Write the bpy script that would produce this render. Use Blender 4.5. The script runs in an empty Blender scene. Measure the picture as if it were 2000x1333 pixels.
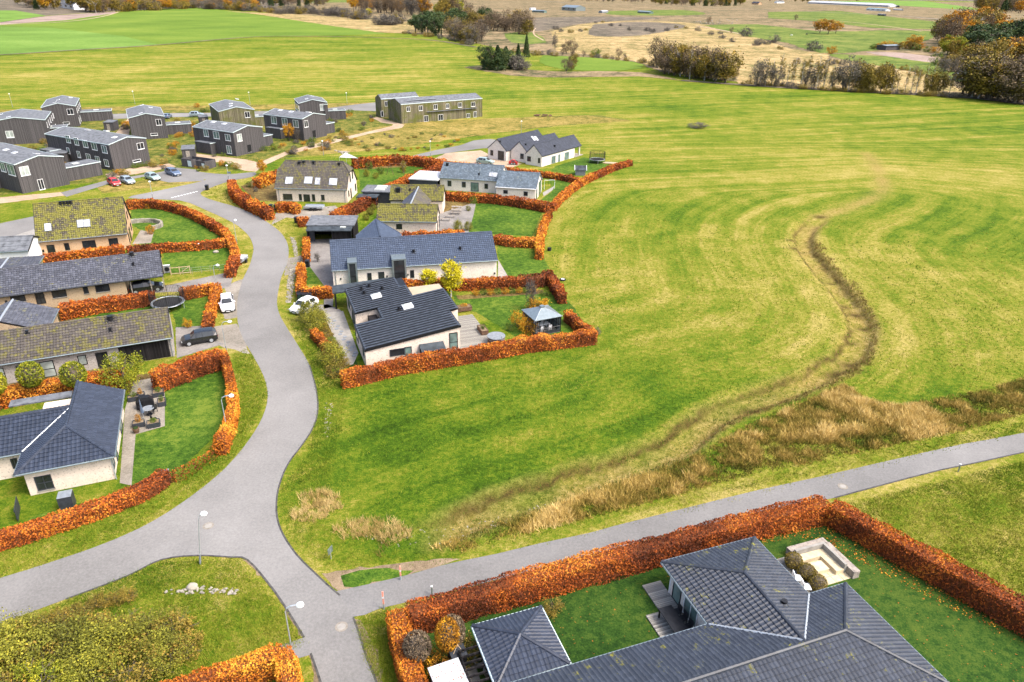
import bpy, bmesh, math, random
import numpy as np
from mathutils import Vector, Matrix
random.seed(7); rng = np.random.default_rng(7)
S = bpy.context.scene
R = math.radians
# ------------------------------------------------------------ camera, sky, sun, exposure
FPX, PITCH, ROLL, CAMH = 1400.0, 26.17, -0.79, 38.0
cam = bpy.data.cameras.new('camera'); cam.sensor_width = 36; cam.lens = FPX/2000*36
cam.clip_start = 1; cam.clip_end = 12000
co = bpy.data.objects.new('camera', cam); S.collection.objects.link(co); S.camera = co
co.matrix_world = Matrix.Translation((0, 0, CAMH)) @ Matrix.Rotation(R(90-PITCH), 4, 'X') @ Matrix.Rotation(R(-ROLL), 4, 'Z')
SUN_EL, SUN_AZ = 55.0, 112.0
w = bpy.data.worlds.new('World'); S.world = w; w.use_nodes = True
nt = w.node_tree; bg = nt.nodes['Background']
sk = nt.nodes.new('ShaderNodeTexSky'); sk.sky_type = 'NISHITA'; sk.sun_disc = False
sk.sun_elevation = R(SUN_EL); sk.sun_rotation = R(SUN_AZ); sk.air_density = 1.0; sk.dust_density = 6.0; sk.ozone_density = 0.6
nt.links.new(sk.outputs[0], bg.inputs[0]); bg.inputs[1].default_value = 0.15
sl = bpy.data.lights.new('sun', 'SUN'); sl.energy = 1.1; sl.angle = R(16); sl.color = (1, .95, .88)
so = bpy.data.objects.new('sun', sl); S.collection.objects.link(so)
# azimuth measured clockwise from +Y, as the sky's sun_rotation
az = R(SUN_AZ); d = Vector((math.sin(az)*math.cos(R(SUN_EL)), math.cos(az)*math.cos(R(SUN_EL)), math.sin(R(SUN_EL))))
so.rotation_euler = d.to_track_quat('Z', 'Y').to_euler()
S.view_settings.view_transform = 'Standard'; S.view_settings.look = 'None'
S.view_settings.exposure = 1.45; S.view_settings.gamma = 1.0; S.view_settings.use_curve_mapping = False
S.cycles.max_bounces = 5; S.cycles.transparent_max_bounces = 6

# ------------------------------------------------------------ geometry of the view: pixel of the photograph -> point of the place
_th, _ro = R(PITCH), R(ROLL)
def ray(px, py):
    u = (px-1000)/FPX; v = (py-666.5)/FPX
    c, s = math.cos(_ro), math.sin(_ro); u, v = c*u-s*v, s*u+c*v
    c, s = math.cos(_th), math.sin(_th)
    return Vector((u, c-v*s, -s-v*c))
EYE = Vector((0, 0, CAMH))
def g(px, py, z=0.0):
    r = ray(px, py); h = math.hypot(r.x, r.y)
    t = (z-CAMH)/r.z if r.z < -1e-6 else 1e9
    if t*h > 6000: t = 6000/h; return Vector((r.x*t, r.y*t, z))      # at or above the horizon: stop at the far edge of the ground
    return EYE + r*t
class Fr:
    """local frame of a thing: x along its front, y away, z up"""
    def __init__(s, o, yaw):
        s.o = Vector((o[0], o[1], 0)); s.yaw = yaw
        s.m = Matrix.Rotation(-yaw, 3, 'Z')
    def l(s, p): return s.m @ (Vector(p) - s.o)
    def w(s, x, y, z=0): return s.o + s.m.transposed() @ Vector((x, y, z))
    def L(s, px, py, z=0): return s.l(g(px, py, z))
    def hit(s, px, py, pt, n):
        o = s.l(EYE); r = s.m @ ray(px, py); n = Vector(n)
        return o + r*((Vector(pt)-o).dot(n)/r.dot(n))
    def X(s, px, py, x0): return s.hit(px, py, (x0, 0, 0), (1, 0, 0))
    def Y(s, px, py, y0): return s.hit(px, py, (0, y0, 0), (0, 1, 0))
def frame2(a, b, z, yaw=None):
    A, B = g(*a, z), g(*b, z); dd = B-A
    return Fr(A, math.atan2(dd.y, dd.x) if yaw is None else R(yaw)), math.hypot(dd.x, dd.y)

# ------------------------------------------------------------ objects
def link(o, parent=None):
    S.collection.objects.link(o)
    if parent is not None: o.parent = parent
    return o
def tag(o, label=None, cat=None, group=None, kind=None):
    if label: o['label'] = label
    if cat: o['category'] = cat
    if group: o['group'] = group
    if kind: o['kind'] = kind
    return o
def thing(name, fr_or_loc, label, cat, group=None, rz=0.0):
    o = bpy.data.objects.new(name, None); o.empty_display_size = .5; link(o)
    if isinstance(fr_or_loc, Fr): o.location = fr_or_loc.o; o.rotation_euler = (0, 0, fr_or_loc.yaw)
    else: o.location = fr_or_loc; o.rotation_euler = (0, 0, rz)
    return tag(o, label, cat, group)
class MB:
    def __init__(s): s.v = []; s.f = []; s.mi = []; s.m = 0
    def poly(s, pts):
        n = len(s.v); s.v += [tuple(p) for p in pts]; s.f.append(tuple(range(n, n+len(pts)))); s.mi.append(s.m); return s
    def mesh(s, pts, faces):
        n = len(s.v); s.v += [tuple(p) for p in pts]
        for f in faces: s.f.append(tuple(i+n for i in f)); s.mi.append(s.m)
        return s
    def box(s, x0, x1, y0, y1, z0, z1):
        if x0 > x1: x0, x1 = x1, x0
        if y0 > y1: y0, y1 = y1, y0
        if z0 > z1: z0, z1 = z1, z0
        p = [(x0,y0,z0),(x1,y0,z0),(x1,y1,z0),(x0,y1,z0),(x0,y0,z1),(x1,y0,z1),(x1,y1,z1),(x0,y1,z1)]
        return s.mesh(p, [(3,2,1,0),(4,5,6,7),(0,1,5,4),(1,2,6,5),(2,3,7,6),(3,0,4,7)])
    def obox(s, c, ax, ay, az):
        c, ax, ay, az = map(Vector, (c, ax, ay, az))
        p = [c+ax*i+ay*j+az*k for k in (-1,1) for i, j in ((-1,-1),(1,-1),(1,1),(-1,1))]
        return s.mesh(p, [(3,2,1,0),(4,5,6,7),(0,1,5,4),(1,2,6,5),(2,3,7,6),(3,0,4,7)])
    def prism(s, pts, dz):
        """extrude a planar polygon downwards by dz"""
        n = len(pts); pts = [Vector(p) for p in pts]; low = [p-Vector((0,0,dz)) for p in pts]
        fs = [tuple(range(n)), tuple(range(2*n-1, n-1, -1))] + [(i, i+n, (i+1)%n+n, (i+1)%n) for i in range(n)]
        return s.mesh(pts+low, fs)
    def tube(s, pts, r, n=6, r2=None, cap=True):
        pts = [Vector(p) for p in pts]; k = len(pts); rs = []
        for i, p in enumerate(pts):
            t = (pts[min(i+1,k-1)]-pts[max(i-1,0)]).normalized()
            a = t.cross(Vector((0,0,1)) if abs(t.z) < .95 else Vector((1,0,0))).normalized(); b = t.cross(a)
            rr = r if r2 is None else r+(r2-r)*i/(k-1)
            rs += [p+(a*math.cos(q)+b*math.sin(q))*rr for q in [2*math.pi*j/n for j in range(n)]]
        fs = [(i*n+j, i*n+(j+1)%n, (i+1)*n+(j+1)%n, (i+1)*n+j) for i in range(k-1) for j in range(n)]
        if cap: fs += [tuple(range(n-1,-1,-1)), tuple((k-1)*n+j for j in range(n))]
        return s.mesh(rs, fs)
    def cyl(s, c, r, h, n=12, r2=None): return s.tube([c, (c[0],c[1],c[2]+h)], r, n, r2)
    def blob(s, c, rx, ry, rz, n=8, m=5, rough=0):
        vs = [(c[0], c[1], c[2]-rz)]
        for i in range(1, m):
            a = -math.pi/2+math.pi*i/m
            for j in range(n):
                q = 2*math.pi*j/n; k = 1+random.uniform(-rough, rough)
                vs.append((c[0]+rx*k*math.cos(a)*math.cos(q), c[1]+ry*k*math.cos(a)*math.sin(q), c[2]+rz*k*math.sin(a)))
        vs.append((c[0], c[1], c[2]+rz)); L_ = len(vs)-1
        fs = [(0, 1+(j+1)%n, 1+j) for j in range(n)] + [(L_, 1+(m-2)*n+j, 1+(m-2)*n+(j+1)%n) for j in range(n)]
        fs += [(1+i*n+j, 1+i*n+(j+1)%n, 1+(i+1)*n+(j+1)%n, 1+(i+1)*n+j) for i in range(m-2) for j in range(n)]
        return s.mesh(vs, fs)
    def build(s, name, mats, parent=None, smooth=False):
        me = bpy.data.meshes.new(name); me.from_pydata(s.v, [], s.f)
        mats = mats if isinstance(mats, (list, tuple)) else [mats]
        for m in mats: me.materials.append(m)
        me.polygons.foreach_set('material_index', s.mi)
        if smooth: me.polygons.foreach_set('use_smooth', [True]*len(s.f))
        me.update(); return link(bpy.data.objects.new(name, me), parent)
def copy_tree(o, parent=None, **kw):
    c = o.copy(); S.collection.objects.link(c); c.parent = parent
    for ch in list(o.children): copy_tree(ch, c)
    return c
def np_mesh(name, V, loops, nper, mats, parent=None, tint=None, mi=None, smooth=False):
    """V (n,3) float; loops flat index; nper verts per face (constant)"""
    me = bpy.data.meshes.new(name); nf = len(loops)//nper
    me.vertices.add(len(V)); me.vertices.foreach_set('co', np.asarray(V, np.float32).ravel())
    me.loops.add(len(loops)); me.loops.foreach_set('vertex_index', np.asarray(loops, np.int32))
    me.polygons.add(nf); me.polygons.foreach_set('loop_start', np.arange(nf, dtype=np.int32)*nper)
    for m in (mats if isinstance(mats, (list, tuple)) else [mats]): me.materials.append(m)
    if mi is not None: me.polygons.foreach_set('material_index', np.asarray(mi, np.int32))
    me.polygons.foreach_set('use_smooth', np.full(nf, bool(smooth)))
    me.update(calc_edges=True)
    if tint is not None:
        a = me.attributes.new('tint', 'FLOAT', 'FACE'); a.data.foreach_set('value', np.asarray(tint, np.float32))
    o = bpy.data.objects.new(name, me)
    return link(o, parent) if parent != 'none' else o

# ------------------------------------------------------------ materials
def nodes(name, rough=.8, metal=0.0, spec=.3):
    m = bpy.data.materials.new(name); m.use_nodes = True; t = m.node_tree; b = t.nodes['Principled BSDF']
    b.inputs['Roughness'].default_value = rough; b.inputs['Metallic'].default_value = metal
    b.inputs['Specular IOR Level'].default_value = spec
    return m, t, b
def N(t, kind, **kw):
    n = t.nodes.new('ShaderNode'+kind)
    for k, v in kw.items():
        if k.startswith('i_'): n.inputs[k[2:].replace('_', ' ')].default_value = v
        else: setattr(n, k, v)
    return n
def ramp(t, fac, stops):
    r = N(t, 'ValToRGB'); e = r.color_ramp.elements
    while len(e) < len(stops): e.new(.5)
    for el, (p, c) in zip(e, stops): el.position = p; el.color = (*c, 1)
    t.links.new(fac, r.inputs[0]); return r.outputs[0]
def noise(t, vec, scale, detail=4, rough=.6, dist=0):
    n = N(t, 'TexNoise', i_Scale=scale, i_Detail=detail, i_Roughness=rough, i_Distortion=dist)
    if vec is not None: t.links.new(vec, n.inputs['Vector'])
    return n.outputs['Fac']
def mix(t, a, b, f, mode='MIX'):
    n = N(t, 'Mix', data_type='RGBA', blend_type=mode)
    for s_, v in ((n.inputs[0], f), (n.inputs[6], a), (n.inputs[7], b)):
        if isinstance(v, bpy.types.NodeSocket): t.links.new(v, s_)
        elif isinstance(v, (int, float)): s_.default_value = v
        else: s_.default_value = (*v, 1)
    return n.outputs[2]
def mth(t, op, a, b=0.0, c=0.0):
    n = N(t, 'Math', operation=op)
    for i, v in enumerate((a, b, c)):
        if isinstance(v, bpy.types.NodeSocket): t.links.new(v, n.inputs[i])
        else: n.inputs[i].default_value = v
    return n.outputs[0]
def bump(t, b, h, strength=.4, dist=.05):
    n = N(t, 'Bump', i_Strength=strength, i_Distance=dist); t.links.new(h, n.inputs['Height']); t.links.new(n.outputs[0], b.inputs['Normal'])
def pos(t): return N(t, 'NewGeometry').outputs['Position']
def objc(t): return N(t, 'TexCoord').outputs['Object']
def plain(name, c, rough=.6, metal=0.0, var=.12, scale=3.0, spec=.3, bmp=0.0):
    m, t, b = nodes(name, rough, metal, spec); p = pos(t)
    f = noise(t, p, scale, 5)
    lo = tuple(x*(1-var*2) for x in c); hi = tuple(min(1, x*(1+var*1.4)) for x in c)
    col = ramp(t, f, [(.3, lo), (.5, c), (.7, hi)])
    t.links.new(col, b.inputs['Base Color'])
    if bmp: bump(t, b, noise(t, p, scale*8, 4), .4, bmp)
    return m
def groundmat(name, c1, c2, c3, big=.06, fine=2.2, grain=9.0, bmp=.12, speck=None, con=1.0):
    """patchy ground: c1 low, c2 mid, c3 high; broad patches plus fine relief"""
    m, t, b = nodes(name, .95, spec=.08); p = pos(t)
    a = noise(t, p, big, 5, .65); f = noise(t, p, fine, 5, .7); k = noise(t, p, grain, 3, .7)
    s_ = mth(t, 'ADD', mth(t, 'MULTIPLY', a, .9), mth(t, 'ADD', mth(t, 'MULTIPLY', f, .75*con), mth(t, 'MULTIPLY', k, .55*con)))
    s_ = mth(t, 'SUBTRACT', s_, .375*con+.275*con-.15)      # centres near .6
    s_ = mth(t, 'SUBTRACT', s_, .1)
    col = ramp(t, s_, [(.28, c1), (.5, c2), (.74, c3)])
    if speck: col = mix(t, col, speck[0], mth(t, 'GREATER_THAN', noise(t, p, speck[1], 2, .5), speck[2]))
    t.links.new(col, b.inputs['Base Color']); bump(t, b, mth(t, 'ADD', f, k), .7, bmp); return m
def leafmat(name, stops, objvar=.25, spec=.15):
    m, t, b = nodes(name, .7, spec=spec)
    a = N(t, 'Attribute', attribute_name='tint'); oi = N(t, 'ObjectInfo')
    f = mth(t, 'ADD', a.outputs['Fac'], mth(t, 'MULTIPLY', mth(t, 'SUBTRACT', oi.outputs['Random'], .5), objvar))
    n = len(stops); col = ramp(t, f, [(i/(n-1), c) for i, c in enumerate(stops)])
    t.links.new(col, b.inputs['Base Color'])
    return m
def tilemat(name, c, moss=0.0, mossc=(.17,.16,.015), var=.25, rough=.55):
    m, t, b = nodes(name, rough, spec=.35); p = pos(t)
    oi = N(t, 'NewGeometry').outputs['Random Per Island']
    ob = N(t, 'ObjectInfo').outputs['Random']; oi = mth(t, 'FRACT', mth(t, 'ADD', oi, ob))
    base = ramp(t, oi, [(0, tuple(x*(1-var) for x in c)), (.6, c), (1, tuple(x*(1+var*1.3) for x in c))])
    if moss > 0:
        f = mth(t, 'ADD', mth(t, 'MULTIPLY', noise(t, p, .6, 3, .6), .75), mth(t, 'ADD', .1, mth(t, 'MULTIPLY', noise(t, p, 5.5, 4, .7), .85)))
        f = mth(t, 'ADD', f, mth(t, 'MULTIPLY', mth(t, 'SUBTRACT', oi, .5), .25))
        k = mth(t, 'MULTIPLY', mth(t, 'SUBTRACT', f, 1.12-moss*.4), 6.0); k.node.use_clamp = True
        mc = ramp(t, noise(t, p, 5, 3), [(.3, tuple(x*.55 for x in mossc)), (.7, tuple(x*1.35 for x in mossc))])
        base = mix(t, base, mc, k)
    t.links.new(base, b.inputs['Base Color']); bump(t, b, noise(t, p, 14, 3), .25, .01)
    return m
def brickmat(name, c1, c2, c3):
    m, t, b = nodes(name, .9, spec=.1); p = objc(t)
    sep = N(t, 'SeparateXYZ'); t.links.new(p, sep.inputs[0])
    cx_ = mth(t, 'ADD', sep.outputs[0], sep.outputs[1]); cmb = N(t, 'CombineXYZ'); t.links.new(cx_, cmb.inputs[0]); t.links.new(sep.outputs[2], cmb.inputs[1])
    br = N(t, 'TexBrick', i_Scale=1.0, i_Mortar_Size=.012); br.inputs['Brick Width'].default_value = .24; br.inputs['Row Height'].default_value = .07
    br.inputs['Color1'].default_value = (*c1, 1); br.inputs['Color2'].default_value = (*c2, 1); br.inputs['Mortar'].default_value = (*c3, 1)
    t.links.new(cmb.outputs[0], br.inputs['Vector'])
    f = noise(t, p, 1.2, 5, .7); col = mix(t, br.outputs[0], tuple(x*.72 for x in c1), ramp(t, f, [(.45, (0,0,0)), (.75, (.7,.7,.7))]))
    sp = noise(t, p, 7, 2, .5); col = mix(t, col, tuple(x*.45 for x in c2), mth(t, 'MULTIPLY', mth(t, 'GREATER_THAN', sp, .62), .6))
    t.links.new(col, b.inputs['Base Color']); bump(t, b, br.outputs['Fac'], -.3, .01); return m
def boardmat(name, c1, c2, width=.14, vert=True, moss=None):
    m, t, b = nodes(name, .85, spec=.15); p = objc(t)
    sep = N(t, 'SeparateXYZ'); t.links.new(p, sep.inputs[0])
    u = mth(t, 'ADD', sep.outputs[0], sep.outputs[1]) if vert else sep.outputs[1]
    cell = mth(t, 'FLOOR', mth(t, 'DIVIDE', u, width)); wn = N(t, 'TexWhiteNoise', noise_dimensions='1D'); t.links.new(cell, wn.inputs['W'])
    mp = N(t, 'Mapping'); mp.inputs['Scale'].default_value = (3, 3, .35) if vert else (.4, 6, 3); t.links.new(p, mp.inputs[0])
    f = noise(t, mp.outputs[0], 1.6, 5, .7)
    s_ = mth(t, 'ADD', mth(t, 'MULTIPLY', wn.outputs[0], .55), mth(t, 'MULTIPLY', f, .6))
    col = ramp(t, s_, [(.25, c1), (.8, c2)])
    if moss: col = mix(t, col, moss, ramp(t, noise(t, p, .35, 4, .7), [(.45, (0,0,0)), (.6, (.8,.8,.8))]))
    fr_ = mth(t, 'FRACT', mth(t, 'DIVIDE', u, width)); gap = mth(t, 'LESS_THAN', fr_, .09)
    col = mix(t, col, tuple(x*.3 for x in c1), gap)
    t.links.new(col, b.inputs['Base Color']); return m
def glassmat(name, c, rough=.05):
    m, t, b = nodes(name, rough, spec=.6); p = pos(t)
    col = ramp(t, noise(t, p, .8, 2), [(.35, tuple(x*.5 for x in c)), (.65, c)]); t.links.new(col, b.inputs['Base Color']); return m

M = {}
M['cream'] = brickmat('cream_brick', (.72,.60,.50), (.64,.53,.44), (.66,.60,.54))
M['whiteb'] = brickmat('white_brick', (.76,.69,.62), (.66,.60,.54), (.70,.66,.61))
M['peach'] = brickmat('peach_brick', (.62,.37,.19), (.50,.29,.14), (.50,.42,.33))
M['yellowb'] = brickmat('yellow_brick', (.42,.30,.18), (.34,.24,.14), (.40,.34,.26))
M['greyb'] = brickmat('grey_brick', (.42,.38,.35), (.22,.20,.19), (.42,.40,.38))
M['tile_black'] = tilemat('black_glazed_tile', (.028,.036,.056), 0, var=.18, rough=.38)
M['tile_moss_l'] = tilemat('dark_tile_with_lichen', (.030,.037,.052), .12, var=.2, rough=.45)
M['tile_moss_h'] = tilemat('mossy_tile', (.060,.052,.038), .90, (.135,.128,.018))
M['tile_moss_m'] = tilemat('half_mossy_tile', (.075,.066,.058), .52, (.115,.105,.022))
M['tile_grey'] = tilemat('grey_concrete_tile', (.065,.070,.088), .12, var=.3)
M['tile_bluegrey'] = tilemat('blue_grey_tile', (.045,.062,.098), 0, var=.15, rough=.5)
M['slate'] = tilemat('dark_slate', (.030,.036,.052), 0, var=.25, rough=.6)
M['slate_grey'] = tilemat('mid_grey_tile', (.10,.13,.16), .05, var=.3)
M['felt'] = plain('roofing_felt', (.115,.125,.14), .9, var=.25, scale=1.5)
M['felt_dark'] = plain('dark_roofing_felt', (.035,.045,.055), .7, var=.35, scale=1.2)
M['felt_beige'] = plain('beige_roofing', (.34,.29,.21), .8, var=.06, scale=.8)
M['felt_white'] = plain('white_roofing', (.42,.43,.46), .5, var=.05, scale=.5)
M['panel'] = plain('black_roof_panel', (.045,.055,.072), .5, var=.25, scale=2.0, spec=.4)
M['zinc'] = plain('zinc', (.24,.29,.31), .35, .6, var=.08)
M['white'] = plain('white_paint', (.72,.74,.76), .5, var=.04)
M['trim'] = plain('pale_blue_trim', (.50,.60,.62), .5, var=.05)
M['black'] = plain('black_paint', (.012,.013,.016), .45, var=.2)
M['darkgrey'] = plain('dark_grey_paint', (.035,.04,.05), .5, var=.2)
M['midgrey'] = plain('mid_grey_paint', (.18,.20,.22), .6, var=.12)
M['steel'] = plain('galvanised_steel', (.42,.46,.50), .35, .5, var=.08)
M['lampglass'] = plain('lamp_bowl', (.75,.80,.82), .3, var=.02)
M['glass'] = glassmat('dark_window_glass', (.03,.035,.04))
M['glass_l'] = glassmat('curtained_window_glass', (.42,.48,.46), .15)
M['glass_g'] = glassmat('greenish_window_glass', (.16,.24,.22), .1)
M['sky_pane'] = glassmat('skylight_glass', (.55,.58,.64), .12)
M['clear'] = glassmat('greenhouse_glass', (.30,.36,.38), .08)
M['dome'] = plain('skylight_dome', (.48,.51,.48), .35, var=.05)
M['board_dark'] = boardmat('tarred_board', (.052,.050,.053), (.098,.093,.096), .13)
M['board_green'] = boardmat('weathered_green_board', (.075,.070,.045), (.20,.18,.12), .2, moss=(.10,.115,.02))
M['board_black'] = boardmat('black_board', (.006,.006,.007), (.022,.02,.022), .15)
M['deck'] = boardmat('weathered_deck_board', (.15,.145,.135), (.30,.29,.26), .145, vert=False)
M['wood'] = plain('brown_wood', (.12,.07,.045), .8, var=.3, scale=4)
M['wood_grey'] = plain('grey_wood', (.26,.23,.20), .85, var=.25, scale=4)
M['wood_pale'] = plain('pale_wood', (.45,.34,.22), .8, var=.15, scale=4)
M['stone'] = plain('field_stone', (.27,.25,.21), .9, var=.3, scale=1.3)
M['stone_w'] = plain('pale_stone', (.26,.24,.20), .9, var=.25, scale=1.3)
M['concrete'] = plain('concrete', (.25,.24,.22), .9, var=.12, scale=2)
M['slab_warm'] = plain('warm_paving_slab', (.50,.42,.28), .8, var=.12, scale=2)
M['rubber'] = plain('rubber', (.015,.015,.016), .8, var=.2)
M['orangep'] = plain('orange_white_post', (.75,.30,.22), .5, var=.1)
M['road'] = groundmat('old_asphalt', (.125,.123,.120), (.175,.172,.168), (.235,.231,.225), .06, 5, 26, .012, con=.8)
M['path'] = groundmat('path_asphalt', (.118,.117,.115), (.162,.160,.158), (.220,.217,.212), .08, 5, 26, .012, con=.8)
M['gravel'] = groundmat('gravel', (.13,.12,.10), (.21,.19,.16), (.30,.275,.24), .2, 4, 20, .02)
M['paving'] = groundmat('block_paving', (.125,.118,.115), (.185,.175,.165), (.25,.235,.22), .3, 3, 14, .02)
M['sand'] = groundmat('sandy_path', (.22,.16,.11), (.34,.255,.18), (.44,.35,.26), .2, 3, 12, .02)
M['dirt'] = groundmat('bare_soil', (.10,.075,.045), (.185,.14,.09), (.27,.21,.14), .3, 3, 12, .03)
M['lawn'] = groundmat('garden_lawn', (.020,.050,.006), (.050,.105,.010), (.125,.165,.022), .14, 1.4, 7, .08, con=1.5)
M['lawn_d'] = groundmat('dark_garden_lawn', (.010,.030,.006), (.024,.060,.009), (.060,.095,.015), .12, 1.6, 8, .08, con=1.4, speck=((.30,.10,.02), 5.0, .71))
M['crop'] = groundmat('bright_green_crop', (.075,.135,.022), (.115,.20,.035), (.18,.265,.06), .012, .35, 2.5, .15, con=.7)
M['crop2'] = groundmat('mid_green_crop', (.065,.115,.013), (.105,.168,.020), (.16,.21,.032), .012, .35, 2.5, .15, con=.7)
M['heath'] = groundmat('tan_heath', (.07,.085,.025), (.27,.20,.085), (.42,.31,.16), .03, .16, .7, .5, con=1.6)
M['heath_b'] = groundmat('brown_heath', (.050,.058,.024), (.165,.125,.070), (.28,.21,.12), .014, .07, .4, .5, con=2.0)
M['heath_v'] = groundmat('dusky_heath', (.05,.05,.035), (.12,.10,.075), (.20,.165,.12), .02, .09, .5, .5, con=1.6)
M['pasture'] = groundmat('pasture', (.045,.075,.015), (.10,.145,.025), (.18,.185,.05), .02, .1, .7, .4, con=1.7)
M['plough'] = groundmat('ploughed_soil', (.16,.12,.10), (.26,.20,.17), (.33,.26,.22), .02, .3, 2, .3)
M['straw_g'] = groundmat('rough_straw_grass', (.065,.080,.012), (.19,.155,.035), (.34,.25,.085), .12, .7, 3, .3, con=1.5)
M['rough_g'] = groundmat('rough_garden_grass', (.030,.055,.010), (.095,.115,.018), (.25,.19,.055), .12, .6, 3, .3, con=1.6)
M['bed'] = groundmat('planting_bed', (.05,.035,.015), (.12,.08,.03), (.22,.18,.06), .4, 2, 8, .1)
M['swath_bank'] = groundmat('ditch_bank', (.06,.05,.01), (.16,.12,.025), (.28,.20,.06), .2, 1.5, 6, .3)
HB = [(.07,.022,.012), (.20,.048,.014), (.36,.088,.016), (.50,.155,.020), (.60,.28,.035)]
M['beech'] = leafmat('beech_leaf_autumn', HB, .1)
M['beech_o'] = leafmat('beech_leaf_orange', [(.085,.028,.010), (.25,.068,.012), (.44,.13,.016), (.58,.225,.022), (.66,.36,.04)], .1)
M['twig'] = plain('hedge_inside', (.17,.055,.018), .95, var=.3)
M['bark'] = plain('bark', (.11,.09,.07), .9, var=.3)
M['bark_w'] = plain('pale_bark', (.38,.36,.32), .9, var=.3)
M['leaf_yg'] = leafmat('yellow_green_leaf', [(.04,.055,.008), (.13,.16,.012), (.32,.30,.02), (.52,.42,.03)])
M['leaf_g'] = leafmat('green_leaf', [(.02,.035,.008), (.06,.10,.012), (.13,.18,.02), (.22,.26,.03)])
M['leaf_dk'] = leafmat('conifer_needle', [(.014,.028,.014), (.032,.060,.024), (.060,.090,.028), (.11,.13,.03)])
M['leaf_br'] = leafmat('brown_twigs', [(.045,.033,.022), (.11,.082,.055), (.18,.135,.085), (.28,.19,.09)])
M['leaf_gr'] = leafmat('grey_twigs', [(.035,.032,.03), (.085,.078,.070), (.14,.125,.105), (.21,.19,.12)])
M['leaf_or'] = leafmat('orange_leaf', [(.10,.05,.01), (.30,.13,.012), (.48,.24,.015), (.55,.38,.03)])
M['leaf_mx'] = leafmat('mixed_autumn_leaf', [(.05,.04,.015), (.14,.11,.02), (.24,.18,.03), (.38,.22,.04)])
M['leaf_ye'] = leafmat('bright_yellow_leaf', [(.20,.16,.01), (.42,.36,.012), (.58,.52,.02), (.70,.62,.05)])
M['grass_g'] = leafmat('meadow_blade', [(.025,.055,.003), (.070,.130,.006), (.165,.205,.014), (.31,.28,.05)], 0)
M['grass_d'] = leafmat('dry_grass_blade', [(.12,.085,.022), (.28,.20,.06), (.44,.32,.12), (.58,.45,.21)], 0)
M['grass_mix'] = leafmat('rank_grass_blade', [(.05,.055,.008), (.14,.12,.018), (.30,.215,.045), (.48,.34,.10), (.64,.48,.19)], 0)
M['leaf_thick'] = leafmat('thicket_leaf', [(.045,.045,.012), (.11,.115,.018), (.22,.22,.026), (.38,.33,.035)])

# ------------------------------------------------------------ numpy noise & distances
_perm = rng.random((64, 64))
def vnoise(x, y, s):
    x = np.asarray(x)*s+100.3; y = np.asarray(y)*s+57.1
    xi = np.floor(x).astype(int); yi = np.floor(y).astype(int); fx = x-xi; fy = y-yi
    fx = fx*fx*(3-2*fx); fy = fy*fy*(3-2*fy)
    P = lambda a, b: _perm[a % 64, b % 64]
    return (P(xi,yi)*(1-fx)+P(xi+1,yi)*fx)*(1-fy)+(P(xi,yi+1)*(1-fx)+P(xi+1,yi+1)*fx)*fy
def pdist(X, Y, line):
    """distance, along-coordinate and side to polyline"""
    best = np.full(X.shape, 1e9); al = np.zeros(X.shape); sd = np.zeros(X.shape); acc = 0
    for (ax, ay), (bx, by) in zip(line[:-1], line[1:]):
        dx, dy = bx-ax, by-ay; L2 = dx*dx+dy*dy; L_ = math.sqrt(L2)
        t = np.clip(((X-ax)*dx+(Y-ay)*dy)/L2, 0, 1)
        qx, qy = X-(ax+t*dx), Y-(ay+t*dy); q = np.hypot(qx, qy); k = q < best
        best = np.where(k, q, best); al = np.where(k, acc+t*L_, al); sd = np.where(k, np.sign(dx*qy-dy*qx), sd); acc += L_
    return best, al, sd
def inpoly(X, Y, poly):
    c = np.zeros(X.shape, bool); n = len(poly)
    for i in range(n):
        x1, y1 = poly[i]; x2, y2 = poly[(i+1) % n]
        k = ((y1 > Y) != (y2 > Y)) & (X < (x2-x1)*(Y-y1)/((y2-y1) if y2 != y1 else 1e-9)+x1); c ^= k
    return c
def G2(pts, z=0): return [tuple(g(*p, z))[:2] for p in pts]
def smooth(pts, n=4):
    """Catmull-Rom through 2D points"""
    P = [np.array(p, float) for p in pts]; P = [2*P[0]-P[1]]+P+[2*P[-1]-P[-2]]; out = []
    for i in range(1, len(P)-2):
        for k in range(n):
            t = k/n; a, b, c, d_ = P[i-1], P[i], P[i+1], P[i+2]
            out.append(tuple(.5*((2*b)+(c-a)*t+(2*a-5*b+4*c-d_)*t*t+(3*b-3*c+d_-a)*t**3)))
    out.append(tuple(P[-2])); return out

DITCH_PX = [(795,1062),(840,1045),(890,1022),(960,993),(1050,963),(1150,930),(1250,895),(1330,862),(1390,815),(1470,778),(1570,745),(1640,708),(1678,665),(1680,625),(1650,578),(1605,525),(1575,485),(1572,450),(1605,423)]
DITCH = smooth(G2(DITCH_PX), 4)
FLOW = DITCH + smooth(G2([(1605,423),(1680,398),(1722,372),(1716,335),(1690,300),(1640,275),(1560,262)]), 4)[1:]
def ditch_z(X, Y):
    dd, al, sd = pdist(X, Y, DITCH); tot = sum(math.dist(a, b) for a, b in zip(DITCH[:-1], DITCH[1:]))
    f = np.clip(al/5, 0, 1)*np.clip((tot-al)/8, 0, 1)
    wv = 1.25+.7*vnoise(al, al*0, .22)
    return -f*.85*np.exp(-(dd/wv)**6)*(.75+.5*vnoise(X, Y, .9))
def flow(X, Y):
    dd, al, sd = pdist(X, Y, FLOW)
    u2 = -.30*X+.955*Y; a2 = .955*X+.30*Y                     # mowing direction of the far meadow
    k = np.clip((Y-150)/60, 0, 1)*1.0
    k = np.maximum(k, np.clip((-X-5)/20, 0, 1)*.0)
    return dd*(1-k)+u2*k, al*(1-k)+a2*k, dd, sd

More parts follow.
